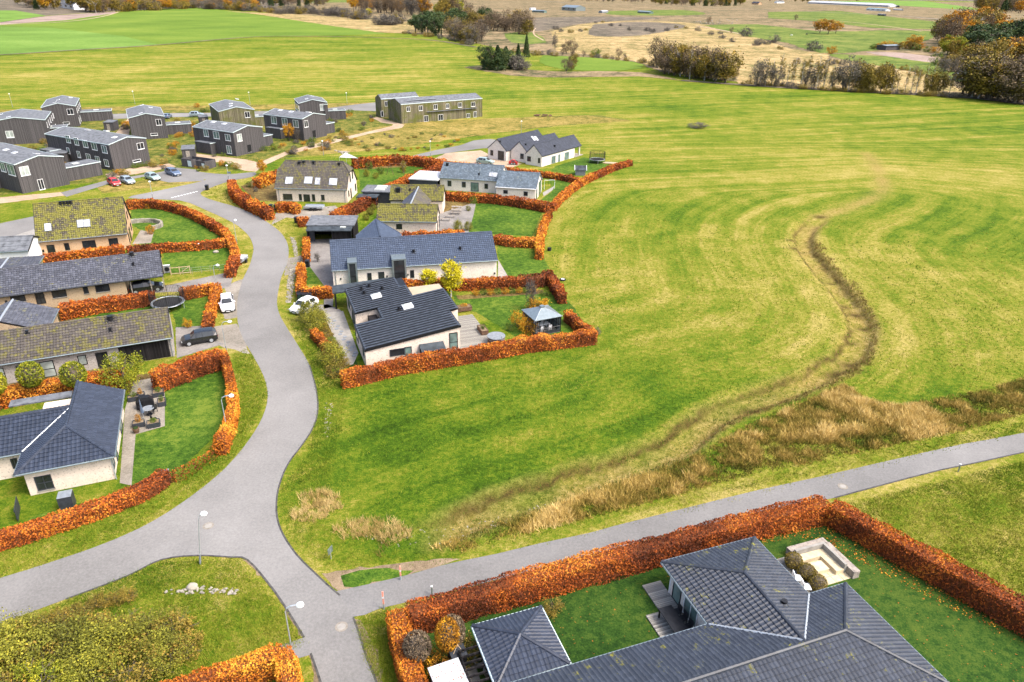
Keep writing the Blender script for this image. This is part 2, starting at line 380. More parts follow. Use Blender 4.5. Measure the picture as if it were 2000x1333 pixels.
ROAD = [(-120,1165),(0,1130),(105,1097),(210,1060),(300,1018),(380,965),(440,915),(485,862),(513,815),(523,775),(515,735),(492,692),(475,662),(465,633),(463,600),(466,575),(475,545),(487,520),(493,500),(495,483),(487,463),(470,446),(450,433),(400,410),(350,392),(250,387),
        (310,373),(400,353),(380,350),(330,342),(345,331),(380,335),(440,341),(497,337),(492,346),(450,354),(410,368),(392,377),(400,386),(430,396),(462,405),(500,421),(530,440),(550,457),(561,475),(564,495),(560,518),(550,541),(544,567),(541,592),(546,615),(560,640),(585,680),(605,715),(617,758),(621,800),(612,835),(590,870),(565,903),(550,935),(541,970),(541,1010),(553,1045),(580,1085),(615,1120),(645,1148),(664,1164),
        (690,1207),(702,1240),(716,1285),(735,1333),(760,1420),(650,1420),(626,1333),(607,1277),(594,1246),(555,1183),(525,1141),(483,1094),(450,1089),(381,1086),(315,1094),(261,1120),(210,1141),(129,1171),(0,1219),(-120,1262)]
PATH = [(655,1156),(719,1142),(803,1122),(859,1106),(907,1095),(972,1082),(1054,1062),(1150,1042),(1200,1028),(1360,988),(1480,958),(1600,932),(1720,904),(1880,868),(2000,846),(2300,780),(2300,805),(2000,884),(1840,918),(1720,949),(1630,973),(1400,1020),(1200,1072),(1000,1125),(875,1158),(794,1177),(740,1190),(686,1206)]
# ------------------------------------------------------------ the ground sheet
def geo(a, b, n, q):
    s_ = np.linspace(0, 1, n+1)[1:]; return a+(b-a)*((np.exp(q*s_)-1)/(np.exp(q)-1))
xs = np.concatenate([geo(-75, -4200, 45, 5)[::-1], np.arange(-75, -14, .85), np.arange(-14, 78, .5), np.arange(78, 105, .85), geo(105, 4200, 45, 5)])
ys = np.concatenate([[-400, -100, -20, 5], np.arange(15, 34, .85), np.arange(34, 122, .5), np.arange(122, 150, .85), geo(150, 9000, 150, 5)])
GX, GY = np.meshgrid(xs, ys); nx, ny = len(xs), len(ys)
near = (GY < 150) & (GX > -10)
GZ = np.where(near, ditch_z(GX, GY), 0.0)
V = np.stack([GX, GY, GZ], -1).reshape(-1, 3)
ii = (np.arange(ny-1)[:, None]*nx+np.arange(nx-1)[None]).ravel()
loops = np.stack([ii, ii+1, ii+nx+1, ii+nx], -1).ravel()
def meadow_material():
    m, t, b = nodes('meadow_grass', .95, spec=.06); p = pos(t)
    at = N(t, 'Attribute', attribute_name='flow'); sp = N(t, 'SeparateXYZ'); t.links.new(at.outputs['Vector'], sp.inputs[0])
    cm = N(t, 'CombineXYZ'); t.links.new(mth(t, 'MULTIPLY', sp.outputs[0], .21), cm.inputs[0]); t.links.new(mth(t, 'MULTIPLY', sp.outputs[1], .012), cm.inputs[1])
    sw = noise(t, cm.outputs[0], 1.0, 3, .6)
    cm2 = N(t, 'CombineXYZ'); t.links.new(mth(t, 'MULTIPLY', sp.outputs[0], 1.4), cm2.inputs[0]); t.links.new(mth(t, 'MULTIPLY', sp.outputs[1], .12), cm2.inputs[1])
    sw2 = noise(t, cm2.outputs[0], 1.0, 3, .6)
    big = noise(t, p, .028, 5, .6); med = noise(t, p, .22, 5, .65); fine = noise(t, p, 1.9, 5, .7); gr = noise(t, p, 7.5, 3, .75)
    s_ = mth(t, 'MULTIPLY', sw, .86)
    for x, k in ((big, .70), (med, .72), (sw2, .30), (fine, 1.0), (gr, .95)): s_ = mth(t, 'ADD', s_, mth(t, 'MULTIPLY', x, k))
    s_ = mth(t, 'ADD', mth(t, 'SUBTRACT', s_, 1.755), mth(t, 'MULTIPLY', sp.outputs[2], 1.0))
    col = ramp(t, s_, [(.06, (.018,.042,.003)), (.32, (.050,.104,.006)), (.50, (.108,.150,.010)), (.68, (.190,.185,.026)), (.92, (.33,.27,.085))])
    # soil brown of the ditch bed
    at2 = N(t, 'Attribute', attribute_name='bank')
    fb = mth(t, 'MULTIPLY', at2.outputs['Fac'], mth(t, 'ADD', .55, mth(t, 'MULTIPLY', fine, .8)))
    fb.node.use_clamp = True
    bc = ramp(t, mth(t, 'ADD', mth(t, 'MULTIPLY', fine, .6), mth(t, 'MULTIPLY', gr, .5)), [(.3, (.075,.06,.012)), (.5, (.20,.15,.035)), (.72, (.38,.29,.12))])
    col = mix(t, col, bc, fb)
    at3 = N(t, 'Attribute', attribute_name='lip'); lip_shade = mth(t, 'MULTIPLY', at3.outputs['Fac'], mth(t, 'ADD', .45, fine)); lip_shade.node.use_clamp = True
    col = mix(t, col, ramp(t, gr, [(.35, (.028,.020,.008)), (.65, (.085,.055,.018))]), lip_shade)  # brown bank lip, darkened with the steep bank's shade put into the colour
    t.links.new(col, b.inputs['Base Color']); bump(t, b, mth(t, 'ADD', mth(t, 'MULTIPLY', fine, 1.2), gr), .8, .16); return m
M['meadow'] = meadow_material()
ground = np_mesh('ground', V, loops, 4, M['meadow'], smooth=True); tag(ground, kind='structure')
def dry_bias(X, Y, dd, al_far):
    b = np.zeros(X.shape)
    straw = G2([(1340,620),(1330,500),(1350,420),(1450,400),(1545,430),(1530,500),(1600,580),(1640,640),(1560,690),(1440,730),(1380,700)])
    cx_, cy_ = np.mean([p[0] for p in straw]), np.mean([p[1] for p in straw])
    for (px, py, rx, ry, k) in ((1450,560,30,22,.10),(1500,680,22,10,.08),(1250,450,22,16,.04),(1850,330,60,26,.10),(1650,330,40,20,.06),(1400,250,70,30,.03),(1750,560,25,25,.05),(1850,480,40,30,.04),
                            (1000,850,26,9,-.07),(800,1000,16,9,-.12),(760,850,18,10,-.09),(1180,700,22,10,-.05),(900,760,30,8,-.04),(1200,560,20,16,.01),(1000,240,60,40,.08),(1850,1040,24,14,.14),(1100,380,30,20,.05),
                            (300,150,170,120,.07),(640,130,110,80,.07),(150,160,100,60,.05),(560,1000,8,6,.05),(330,480,60,60,.02)):
        c = g(px, py); b += k*np.exp(-(((X-c.x)/rx)**2+((Y-c.y)/ry)**2))
    return b
u_, a_, dd_, sd_ = flow(GX, GY)
rd_ = [tuple(q) for q in G2(ROAD)]; rdist, _, _ = pdist(GX, GY, rd_+[rd_[0]])
pt_ = [tuple(q) for q in G2(PATH)]; pd2, _, _ = pdist(GX, GY, pt_+[pt_[0]]); verge = .16*np.exp(-(np.minimum(rdist, pd2*1.6)/4.0)**2)*(GY > 30)
arr = np.stack([u_, a_, dry_bias(GX, GY, dd_, a_)+verge], -1).reshape(-1, 3).astype(np.float32)
at = ground.data.attributes.new('flow', 'FLOAT_VECTOR', 'POINT'); at.data.foreach_set('vector', arr.ravel())
dq, alq, sdq = pdist(GX, GY, DITCH)
wob = .35*(vnoise(GX, GY, .3)-.5)+.45*(vnoise(GX, GY, 1.3)-.5); lipd = dq+wob
len_ = sum(math.dist(a, b) for a, b in zip(DITCH[:-1], DITCH[1:])); fade = np.clip(alq/5, 0, 1)*np.clip((len_-alq)/6, 0, 1)
bank = fade*(np.where(sdq > 0, .35*np.exp(-((lipd-1.9)/.6)**2), .85*np.exp(-((lipd-1.5)/.75)**2))+.62*np.exp(-(lipd/1.4)**4)*(.4+1.2*vnoise(GX, GY, .3)))
lip = fade*np.where(sdq > 0, 1.0, np.clip((alq-75)/10, 0, .8))*np.exp(-((lipd-1.35)/.30)**2)*np.clip(.5+.8*vnoise(alq, alq*0+3, .3), 0, 1)  # where the painted bank shade darkens the ground
for px, py, r_ in ((1668,702,1.0),(1640,722,1.1),(1692,632,.7),(1672,606,.9),(1652,590,.6),(1556,486,.8),(1548,470,.6),(1602,424,.9),(1470,795,.9),(1660,660,.7),(1625,545,.5)):
    c_ = g(px, py); lip = np.maximum(lip, np.exp(-((GX-c_.x)/r_/1.5)**2-((GY-c_.y)/r_)**2))
at = ground.data.attributes.new('lip', 'FLOAT', 'POINT'); at.data.foreach_set('value', lip.ravel().astype(np.float32))
dt, _, _ = pdist(GX, GY, FLOW[len(DITCH)-1:-8]); bank = np.maximum(bank, .75*np.exp(-(dt/1.7)**2)*(.5+.8*vnoise(GX, GY, .3)))
at = ground.data.attributes.new('bank', 'FLOAT', 'POINT'); at.data.foreach_set('value', bank.ravel().astype(np.float32))

from mathutils.geometry import tessellate_polygon
def sheet(name, px, z, mat, kind='structure', jit=0.0, world=False, sm=0, parent=None):
    P = [Vector((*p, 0)) for p in (px if world else G2(px))]
    if sm: P = [Vector((*q, 0)) for q in smooth([tuple(p)[:2] for p in P]+[tuple(P[0])[:2]], sm)[:-1]]
    if jit:
        Q = []
        for a, b in zip(P, P[1:]+P[:1]):
            n = max(1, min(40, int((b-a).length/(jit*4))))
            for k in range(n):
                q = a.lerp(b, k/n); Q.append(q+Vector((random.uniform(-jit, jit), random.uniform(-jit, jit), 0)))
        P = Q
    tri = tessellate_polygon([P]); mb = MB()
    up = []
    for t_ in tri:
        a, b, c = (P[i] for i in t_)
        up.append(t_ if (b-a).cross(c-a).z > 0 else t_[::-1])
    mb.mesh([(p.x, p.y, z) for p in P], up)
    o = mb.build(name, mat, parent); tag(o, kind=kind); return o
def band(name, line, wd, z, mat):
    mb = MB(); L_ = []; Rr = []
    for i, p in enumerate(line):
        a = Vector(line[max(0, i-1)]); b = Vector(line[min(len(line)-1, i+1)]); t_ = (b-a).normalized(); n = Vector((-t_.y, t_.x))
        ww = wd[i] if isinstance(wd, list) else wd
        L_.append((p[0]+n.x*ww/2, p[1]+n.y*ww/2, z)); Rr.append((p[0]-n.x*ww/2, p[1]-n.y*ww/2, z))
    k = len(line); mb.mesh(L_+Rr, [(i+k, i+k+1, i+1, i) for i in range(k-1)])
    return tag(mb.build(name, mat), kind='structure')

# far country
sheet('heath', [(700,-14),(2600,-14),(2500,240),(2000,205),(1870,190),(1500,170),(1440,160),(1290,140),(1240,122),(1060,108),(1000,100),(930,85),(850,70),(770,64),(560,32),(500,20)], .06, M['heath_b'], jit=1.2)
sheet('heath', [(1075,62),(1160,45),(1300,42),(1420,55),(1540,95),(1620,105),(1560,150),(1440,150),(1290,132),(1200,112),(1090,100),(1085,80)], .10, M['heath'], jit=1.2, sm=3)
sheet('heath', [(1500,110),(1640,118),(1780,140),(1850,165),(1880,188),(1500,168),(1440,155)], .12, M['heath'], jit=1.2, sm=2)
sheet('heath', [(1160,48),(1250,43),(1340,50),(1280,66),(1210,72),(1150,68)], .14, M['heath_v'], jit=1.5, sm=3)
sheet('heath', [(1030,35),(1180,33),(1300,36),(1160,44),(1080,57),(1040,60)], .13, M['heath_v'], jit=1.5, sm=3)
sheet('pasture', [(1190,22),(1330,20),(1380,28),(1300,31),(1190,29)], .16, M['pasture'], jit=1.5, sm=3)
sheet('pasture', [(1375,50),(1480,48),(1600,62),(1720,60),(1830,62),(1800,84),(1700,100),(1600,104),(1540,85),(1450,70)], .16, M['pasture'], jit=1.2, sm=2)
sheet('pasture', [(1500,24),(1640,22),(1780,38),(1840,44),(1830,58),(1700,55),(1600,42),(1500,36)], .17, M['pasture'], jit=1.2)
sheet('pasture', [(1620,106),(1750,112),(1820,124),(1900,165),(1780,140),(1640,116)], .17, M['pasture'], jit=1.2, sm=2)
sheet('field', [(1580,3),(1800,0),(1940,21),(1860,18),(1700,8)], .18, M['crop'], jit=1.0)
sheet('bare_field', [(1690,103),(1760,104),(1850,117),(1830,124),(1740,112)], .19, M['plough'], jit=.8, sm=2)
sheet('pasture', [(1060,109),(1150,113),(1240,122),(1255,134),(1180,140),(1100,136),(1055,124)], .14, M['crop2'], jit=.8, sm=2)
sheet('pasture', [(985,66),(1040,64),(1068,84),(1000,84)], .15, M['pasture'], jit=.8, sm=2)
sheet('field', [(0,46),(-400,60),(-400,-14),(700,-14),(720,30),(480,22),(380,15),(230,22),(100,30)], .05, M['heath_v'], jit=1.5)
sheet('field', [(-400,130),(0,108),(150,98),(310,88),(240,71),(100,55),(-50,51),(-400,62)], .09, M['crop'])
sheet('field', [(-50,51),(100,41),(235,25),(310,18),(400,16),(480,26),(620,46),(720,58),(755,67),(640,70),(500,72),(310,88),(240,71),(100,55)], .10, M['crop2'])
sheet('field', [(-400,60),(0,44),(90,31),(30,21),(-300,20)], .11, M['crop'])
sheet('bare_field', [(-300,55),(0,45),(100,31),(225,23),(228,26),(130,40),(0,49),(-300,62)], .12, M['plough'])
sheet('field_margin', [(440,22),(600,30),(760,42),(890,46),(900,56),(790,66),(740,64),(640,50),(500,28)], .12, M['heath'], jit=1)
sheet('pasture', [(590,-2),(690,-3),(700,5),(600,6)], .12, M['pasture'])
band('farm_track', smooth(G2([(-300,62),(0,49.5),(130,43),(200,33),(232,24)]), 4), 3.0, .22, M['sand'])
band('field_edge', smooth(G2([(-300,122),(0,108),(150,98.5),(310,88.5),(500,72.5),(640,72),(760,75),(850,80),(930,93)]), 4), 3.6, .2, M['heath_v'])
band('country_road', smooth(G2([(600,-4),(1010,1.5),(1130,7),(1290,11),(1440,17),(1600,24),(1760,32),(1860,40),(2000,42)]), 4), 7.0, .24, M['path'])
band('farm_track', smooth(G2([(1460,33),(1590,38),(1700,48),(1800,62)]), 4), 3.0, .24, M['sand'])
band('farm_track', smooth(G2([(1360,51),(1400,58),(1450,68)]), 4), 4.0, .26, M['sand'])
band('footpath', smooth(G2([(1062,80),(1045,70),(1042,62),(1046,56)]), 4), 1.6, .26, M['sand'])
sheet('field_margin', [(905,132),(1000,148),(1100,152),(1250,150),(1330,158),(1250,142),(1150,140),(1080,140),(1000,134),(940,128)], .08, M['heath_b'], jit=.6, sm=2)
band('field_margin', smooth(G2([(1330,158),(1500,170),(1680,180),(1870,190),(2010,205)]), 4), 5.0, .2, M['heath_v'])

# rough ground of the eco village and the strip behind the gardens
sheet('rough_ground', [(-60,222),(200,215),(420,212),(640,205),(740,212),(880,240),(1050,228),(1170,225),(1235,236),(1100,245),(960,262),(780,285),(640,300),(500,318),(480,335),(380,330),(250,348),(130,362),(-60,392)], .008, M['rough_g'], jit=.8)
sheet('rough_ground', [(640,262),(800,240),(950,232),(1150,226),(1235,237),(1080,246),(900,270),(760,292),(600,305),(560,300)], .014, M['straw_g'], jit=.5)
sheet('dry_strip', [(200,209),(500,205),(740,200),(745,206),(640,213),(420,215),(200,217),(0,222),(0,215)], .013, M['straw_g'], jit=.4)

# roads
sheet('road', ROAD, .030, M['road'], sm=3)
sheet('footway', PATH, .024, M['path'], sm=2)
sheet('footway', [(545,1262),(597,1245),(611,1278),(565,1292)], .022, M['path'])
sheet('road', [(-100,452),(0,437),(62,424),(80,421),(80,444),(0,470),(-100,492)], .028, M['road'])
sheet('road', [(118,377),(212,352),(312,337),(345,328),(385,332),(400,354),(330,357),(280,346),(212,360),(130,385)], .026, M['path'])
sheet('sandy_lane', [(-80,392),(0,386),(120,376),(130,382),(40,393),(-80,408)], .02, M['sand'], jit=.15)
sheet('sandy_lane', [(205,341),(250,330),(330,320),(345,326),(300,334),(212,350)], .018, M['sand'], jit=.15)
sheet('parking_strip', [(190,366),(300,350),(385,345),(398,354),(300,366),(200,378)], .018, M['straw_g'], jit=.15)
sheet('road', [(190,224),(260,222),(420,221),(500,218),(560,217),(640,212),(690,205),(740,200),(745,218),(690,216),(640,220),(520,226),(300,230),(190,234)], .022, M['road'])
sheet('sandy_lane', [(225,262),(250,232),(256,234),(252,262),(245,290),(222,268)], .02, M['sand'], jit=.15)
sheet('sandy_lane', [(378,300),(420,305),(480,312),(505,318),(560,296),(640,275),(700,262),(765,247),(768,243),(745,240),(722,228),(726,226),(760,236),(790,244),(785,250),(720,262),(640,283),(560,303),(512,326),(500,336),(478,334),(430,318),(378,308)], .02, M['sand'], jit=.1)
sheet('road', [(800,306),(850,294),(900,284),(925,275),(955,272),(1010,278),(1000,292),(945,290),(900,296),(850,303),(812,309)], .026, M['road'])
sheet('driveway', [(845,312),(870,300),(940,294),(960,305),(1020,320),(1000,328),(930,322)], .020, M['sand'], jit=.15)
sheet('verge_soil', [(628,1122),(690,1110),(760,1105),(860,1092),(900,1092),(850,1110),(800,1124),(719,1144),(660,1156)], .012, M['dirt'], jit=.12)
sheet('verge_grass', [(662,1123),(700,1111),(760,1110),(805,1116),(798,1124),(750,1136),(705,1146),(676,1144)], .016, M['lawn'], jit=.2)
sheet('verge_soil', [(690,1207),(715,1222),(740,1285),(760,1400),(748,1400),(720,1300)], .012, M['dirt'], jit=.12)
sheet('verge_soil', [(470,1090),(505,1105),(560,1195),(600,1250),(590,1248),(525,1142)], .011, M['dirt'], jit=.12)
sheet('verge_soil', [(590,1240),(612,1290),(640,1400),(626,1400),(604,1280)], .010, M['dirt'], jit=.12)
sheet('verge_soil', [(541,1010),(553,1052),(585,1095),(560,1062),(536,1018)], .010, M['dirt'], jit=.1)
# thin dark edge strip of the carriageway
def edge_strip(px, sm, i0, i1, wd=.14):
    P = smooth(G2(px), sm)
    band('kerb', P[i0:i1] if i1 else P[i0:], wd, .036, M['kerb'])
M['kerb'] = plain('dark_edge_stone', (.06,.058,.055), .9, var=.3)
edge_strip([(664,1164),(645,1148),(615,1120),(580,1085),(553,1045),(541,1010),(541,970),(550,935),(565,903),(590,870),(612,835),(621,800),(617,758),(605,715)], 3, 0, None)
edge_strip([(129,1171),(210,1141),(261,1120),(315,1094),(381,1086),(450,1089),(483,1094),(525,1141),(555,1183),(594,1246)], 3, 0, None)
edge_strip([(690,1207),(702,1240),(716,1285),(735,1333),(760,1420)], 3, 0, None); edge_strip([(607,1277),(626,1333),(650,1420)], 3, 0, None)
edge_strip([(1630,973),(1720,949),(1840,918),(2000,884),(2300,805)], 2, 0, None)
# driveways and terraces
sheet('driveway', [(318,560),(458,530),(450,560),(420,568),(300,572),(235,585),(235,565)], .018, M['paving'], jit=.05)
sheet('driveway', [(343,640),(412,636),(420,665),(438,672),(345,700)], .018, M['paving'], jit=.05)
sheet('verge_gravel', [(412,640),(462,632),(478,665),(488,692),(440,680),(420,672)], .014, M['gravel'], jit=.15)
sheet('verge_gravel', [(435,585),(466,575),(463,620),(440,625),(428,600)], .012, M['gravel'], jit=.15)
sheet('verge_gravel', [(440,560),(475,545),(467,580),(440,590)], .013, M['gravel'], jit=.15)
sheet('driveway', [(540,415),(655,402),(665,412),(600,432),(560,425),(530,440)], .018, M['gravel'], jit=.05)
sheet('driveway', [(597,470),(660,465),(650,600),(632,604),(634,560),(604,520),(604,500)], .018, M['paving'])
sheet('verge_gravel', [(561,505),(604,497),(604,522),(555,540)], .014, M['gravel'], jit=.15)
sheet('driveway', [(574,600),(640,595),(665,606),(668,612),(600,612),(560,605)], .018, M['paving'])
sheet('patio', [(632,612),(670,608),(700,690),(690,712),(676,715)], .020, M['concrete'])
sheet('patio', [(852,420),(930,395),(925,420),(915,455),(852,470)], .020, M['paving'])
sheet('patio', [(1060,377),(1084,363),(1079,372),(1062,384)], .020, M['concrete'])
sheet('patio', [(973,508),(992,540),(992,545),(972,546)], .020, M['concrete'])
sheet('patio', [(234,944),(257,949),(265,849),(322,833),(322,735),(262,745),(244,800)], .020, M['gravel'])
sheet('patio', [(258,478),(275,450),(300,455),(295,475)], .020, M['gravel'])
sheet('driveway', [(-60,460),(62,440),(75,455),(60,475),(-60,500)], .016, M['concrete'])
# lawns
LAWNS = [
 ('lawn_d', [(795,1213),(1150,1125),(1605,1008),(2010,1226),(2100,1400),(840,1420)]),
 ('lawn', [(262,848),(320,835),(320,740),(432,702),(452,760),(440,820),(420,855),(345,925),(250,965)]),
 ('lawn', [(60,1010),(240,960),(330,925),(300,945),(50,1020)]),
 ('lawn', [(255,405),(300,402),(350,408),(400,430),(440,460),(440,470),(330,478),(262,478),(275,450),(258,440)]),
 ('lawn', [(318,485),(440,478),(452,495),(440,525),(320,535)]),
 ('lawn', [(110,612),(300,590),(410,565),(405,600),(400,636),(345,640),(335,605),(120,625)]),
 ('lawn', [(925,395),(1062,408),(1045,450),(1040,462),(915,455)]),
 ('lawn', [(972,478),(1050,480),(1060,500),(1080,540),(992,545),(972,500)]),
 ('lawn', [(885,578),(960,575),(1095,575),(1120,600),(1150,645),(1010,660),(930,610),(890,600)]),
 ('lawn', [(1070,345),(1125,352),(1110,370),(1085,392),(1055,392),(1080,372)]),
 ('lawn', [(1085,325),(1140,308),(1200,318),(1170,332),(1130,342),(1075,335)]),
 ('lawn', [(700,330),(860,318),(800,345),(760,360),(705,385)]),
 ('lawn', [(592,525),(638,520),(634,555),(598,556)]),
 ('lawn', [(500,345),(548,345),(540,395),(500,385),(470,370)]),
 ('lawn_d', [(655,650),(678,680),(700,715),(680,722),(655,700)]),
]
for mt, P in LAWNS: sheet('lawn', P, .017, M[mt], jit=.12)
for P in ([(700,318),(860,312),(850,322),(705,332)], [(540,345),(500,350),(470,365),(500,392),(545,395)], [(860,385),(925,400),(920,420),(875,450),(905,455),(865,460)], [(890,578),(1060,566),(1062,574),(895,586)], [(615,605),(640,612),(690,712),(668,722),(640,690)], [(240,735),(320,728),(318,755),(250,770)], [(120,590),(-60,620),(-60,800),(0,790),(240,740)], [(270,455),(300,448),(298,460),(275,475)]):
    sheet('planting_bed', P, .019, M['bed'], jit=.1)
# dashed give-way marks across the side road
mk = Fr(g(337,386), 0); A, B = g(335,387), g(388,374)
for k in range(9):
    t0 = k/9; p = A.lerp(B, t0); q = A.lerp(B, t0+.062); n = (B-A).normalized().cross(Vector((0,0,1)))*.22
    o = MB().poly([(p+n).to_tuple(), (q+n).to_tuple(), (q-n).to_tuple(), (p-n).to_tuple()]); o.v = [(x, y, .036) for x, y, z in o.v]
    o.f = [tuple(o.f[0])] if (Vector(o.v[1])-Vector(o.v[0])).cross(Vector(o.v[2])-Vector(o.v[1])).z > 0 else [tuple(o.f[0])[::-1]]
    tag(o.build('road_marking', M['white']), kind='structure')
# ============================================================ house building kit
def plane_frame(poly):
    P = [Vector(p) for p in poly]; n = Vector((0, 0, 0))
    for a, b in zip(P, P[1:]+P[:1]): n += a.cross(b)
    n.normalize()
    if n.z < 0: n = -n
    e = Vector((-n.y, n.x, 0)).normalized(); s = n.cross(e)          # s points up the slope when n tilts
    if s.z < 0: s = -s
    e = s.cross(n).normalized()
    return P, n, e, s
def tile_face(poly, acc, singles=None, tw=.30, th=.36, lift=.02, wave=.035):
    """lay courses of profiled tiles over a convex planar polygon"""
    P, n, e, s = plane_frame(poly); o = P[0]
    uv = [((p-o).dot(e), (p-o).dot(s)) for p in P]
    vmin = min(v for _, v in uv); vmax = max(v for _, v in uv); k = max(1, round((vmax-vmin)/th)); hh = (vmax-vmin)/k
    def span(v):
        v = min(max(v, vmin+1e-4), vmax-1e-4); xs_ = []
        for (u1, v1), (u2, v2) in zip(uv, uv[1:]+uv[:1]):
            if (v1 > v) != (v2 > v): xs_.append(u1+(u2-u1)*(v-v1)/(v2-v1))
        return (min(xs_), max(xs_)) if len(xs_) > 1 else (0, 0)
    pu = np.array([0, .33, .66, 1.0]); pz = np.array([.15, 1.0, .1, .15])*wave
    E_, S_, N_, O_ = (np.array(x) for x in (e, s, n, o))
    for r in range(k):
        v0 = vmin+r*hh; v1 = v0+hh*1.04
        l0, r0 = span(v0); l1, r1 = span(min(v1, vmax)); a = min(l0, l1); b = max(r0, r1)
        c0 = math.floor(a/tw); c1 = math.ceil(b/tw); cs = np.arange(c0, c1)*tw
        if not len(cs): continue
        u = cs[:, None]+pu[None]*tw
        uL = np.clip(u, l0, r0); uH = np.clip(u, l1, r1)
        full = (u[:, 0] > max(l0, l1)) & (u[:, 3] < min(r0, r1))
        ok = (uL[:, 3]-uL[:, 0] > .02) | (uH[:, 3]-uH[:, 0] > .02)
        z0 = pz[None]+lift+.055; z1 = pz[None]+lift
        jit = (np.random.RandomState(r).rand(len(cs))-.5)[:, None]*.008
        W = lambda uu, vv, zz: O_+uu[..., None]*E_+(np.zeros_like(uu)+vv)[..., None]*S_+(np.zeros_like(uu)+zz)[..., None]*N_
        A = W(uL, v0, z0+jit); B = W(uH, v1, z1+jit); C = W(uL, v0, z0-.075)
        if singles is not None:
            for i in np.nonzero(full)[0]: singles.append((O_+cs[i]*E_+v0*S_, E_, S_, N_, hh))
            ok &= ~full
        T = np.concatenate([C, A, B], 1)[ok]                         # 12 verts: lip, tail, head
        if len(T): acc.append(T)
TF = np.array([[b+i, b+i+1, b+i+5, b+i+4] for b in (0, 4) for i in range(3)])
def emit_tiles(acc, mat, parent, name='tile_field'):
    if not acc: return
    T = np.concatenate(acc); n = len(T)
    F = (TF[None]+(np.arange(n)*12)[:, None, None]).reshape(-1)
    o = np_mesh(name, T.reshape(-1, 3), F, 4, mat, parent, smooth=False); tag(o, kind='stuff')
def single_tiles(singles, mat, parent, fr, cap=290, acc=None, name='roof_tile', wave=.035, tw=.30):
    """the tiles that show largest become parts of their own, the rest go back to the joined field"""
    e0 = fr.l(EYE)
    def vis(t):
        q = Vector(t[0]); o = fr.w(*q); dd = o-EYE; c = math.cos(_th); s_ = math.sin(_th); dpt = dd.y*c-dd.z*s_
        px = dd.x/dpt*FPX+1000; py = (-dd.y*s_-dd.z*c)/dpt*FPX+666
        facing = (e0-q).normalized().dot(Vector(t[3]))
        return ((-10 < px < 2010 and -10 < py < 1345) and facing > .12), -facing/dd.length**2
    V_ = [(not vis(t)[0], vis(t)[1], i) for i, t in enumerate(singles)]; V_.sort()
    pu = [0, .33, .66, 1.0]; pz = [.15*wave, wave, .1*wave, .15*wave]; me = {}
    for rank, (nv, _, i) in enumerate(V_):
        O_, E_, S_, N_, hh = singles[i]
        key = round(hh, 4)
        if key not in me:
            vs = [(p*tw, 0, z+.005) for p, z in zip(pu, pz)]+[(p*tw, 0, z+.075) for p, z in zip(pu, pz)]+[(p*tw, hh*1.04, z+.02) for p, z in zip(pu, pz)]
            m_ = bpy.data.meshes.new(name); m_.from_pydata(vs, [], [tuple(f) for f in TF]); m_.materials.append(mat); m_.update(); me[key] = m_
        if rank < cap and not nv:
            o = bpy.data.objects.new(name, me[key]); S.collection.objects.link(o); o.parent = parent
            j = random.uniform(-.004, .004)
            o.matrix_local = Matrix(((E_[0], S_[0], N_[0], O_[0]+N_[0]*j), (E_[1], S_[1], N_[1], O_[1]+N_[1]*j), (E_[2], S_[2], N_[2], O_[2]+N_[2]*j), (0, 0, 0, 1)))
        else:
            u = np.array(pu)*tw; z = np.array(pz)
            W = lambda vv, zz: O_+u[:, None]*E_+vv*S_+zz[:, None]*N_
            acc.append(np.concatenate([W(0, z+.005), W(0, z+.075), W(hh*1.04, z+.02)])[None])
def ridge(parent, p0, p1, mat, single=False, r=.13, step=.36, name='ridge_tile'):
    p0, p1 = Vector(p0), Vector(p1); L_ = (p1-p0).length; k = max(1, round(L_/step)); t = (p1-p0)/L_
    a = t.cross(Vector((0, 0, 1))).normalized(); b = a.cross(t)
    if b.z < 0: b = -b
    def piece(mb, o, ln):
        vs = []
        for q, rr in ((0, r*1.1), (ln, r*.9)):
            vs += [o+t*q+a*math.cos(x)*rr+b*(math.sin(x)*rr+.03) for x in (0, .7, math.pi/2, math.pi-.7, math.pi)]
        mb.mesh(vs, [(i, i+1, i+6, i+5) for i in range(4)]+[(0, 1, 2, 3, 4)])
    if single:
        mb = MB(); piece(mb, Vector((0, 0, 0)), step*1.08); me = None
        for i in range(k):
            if me is None: o = mb.build(name, mat, parent); me = o.data
            else: o = bpy.data.objects.new(name, me); link(o, parent)
            o.location = p0+t*(L_/k*i)
    else:
        mb = MB()
        for i in range(k): piece(mb, p0+t*(L_/k*i), L_/k*1.08)
        mb.build('ridge', mat, parent)
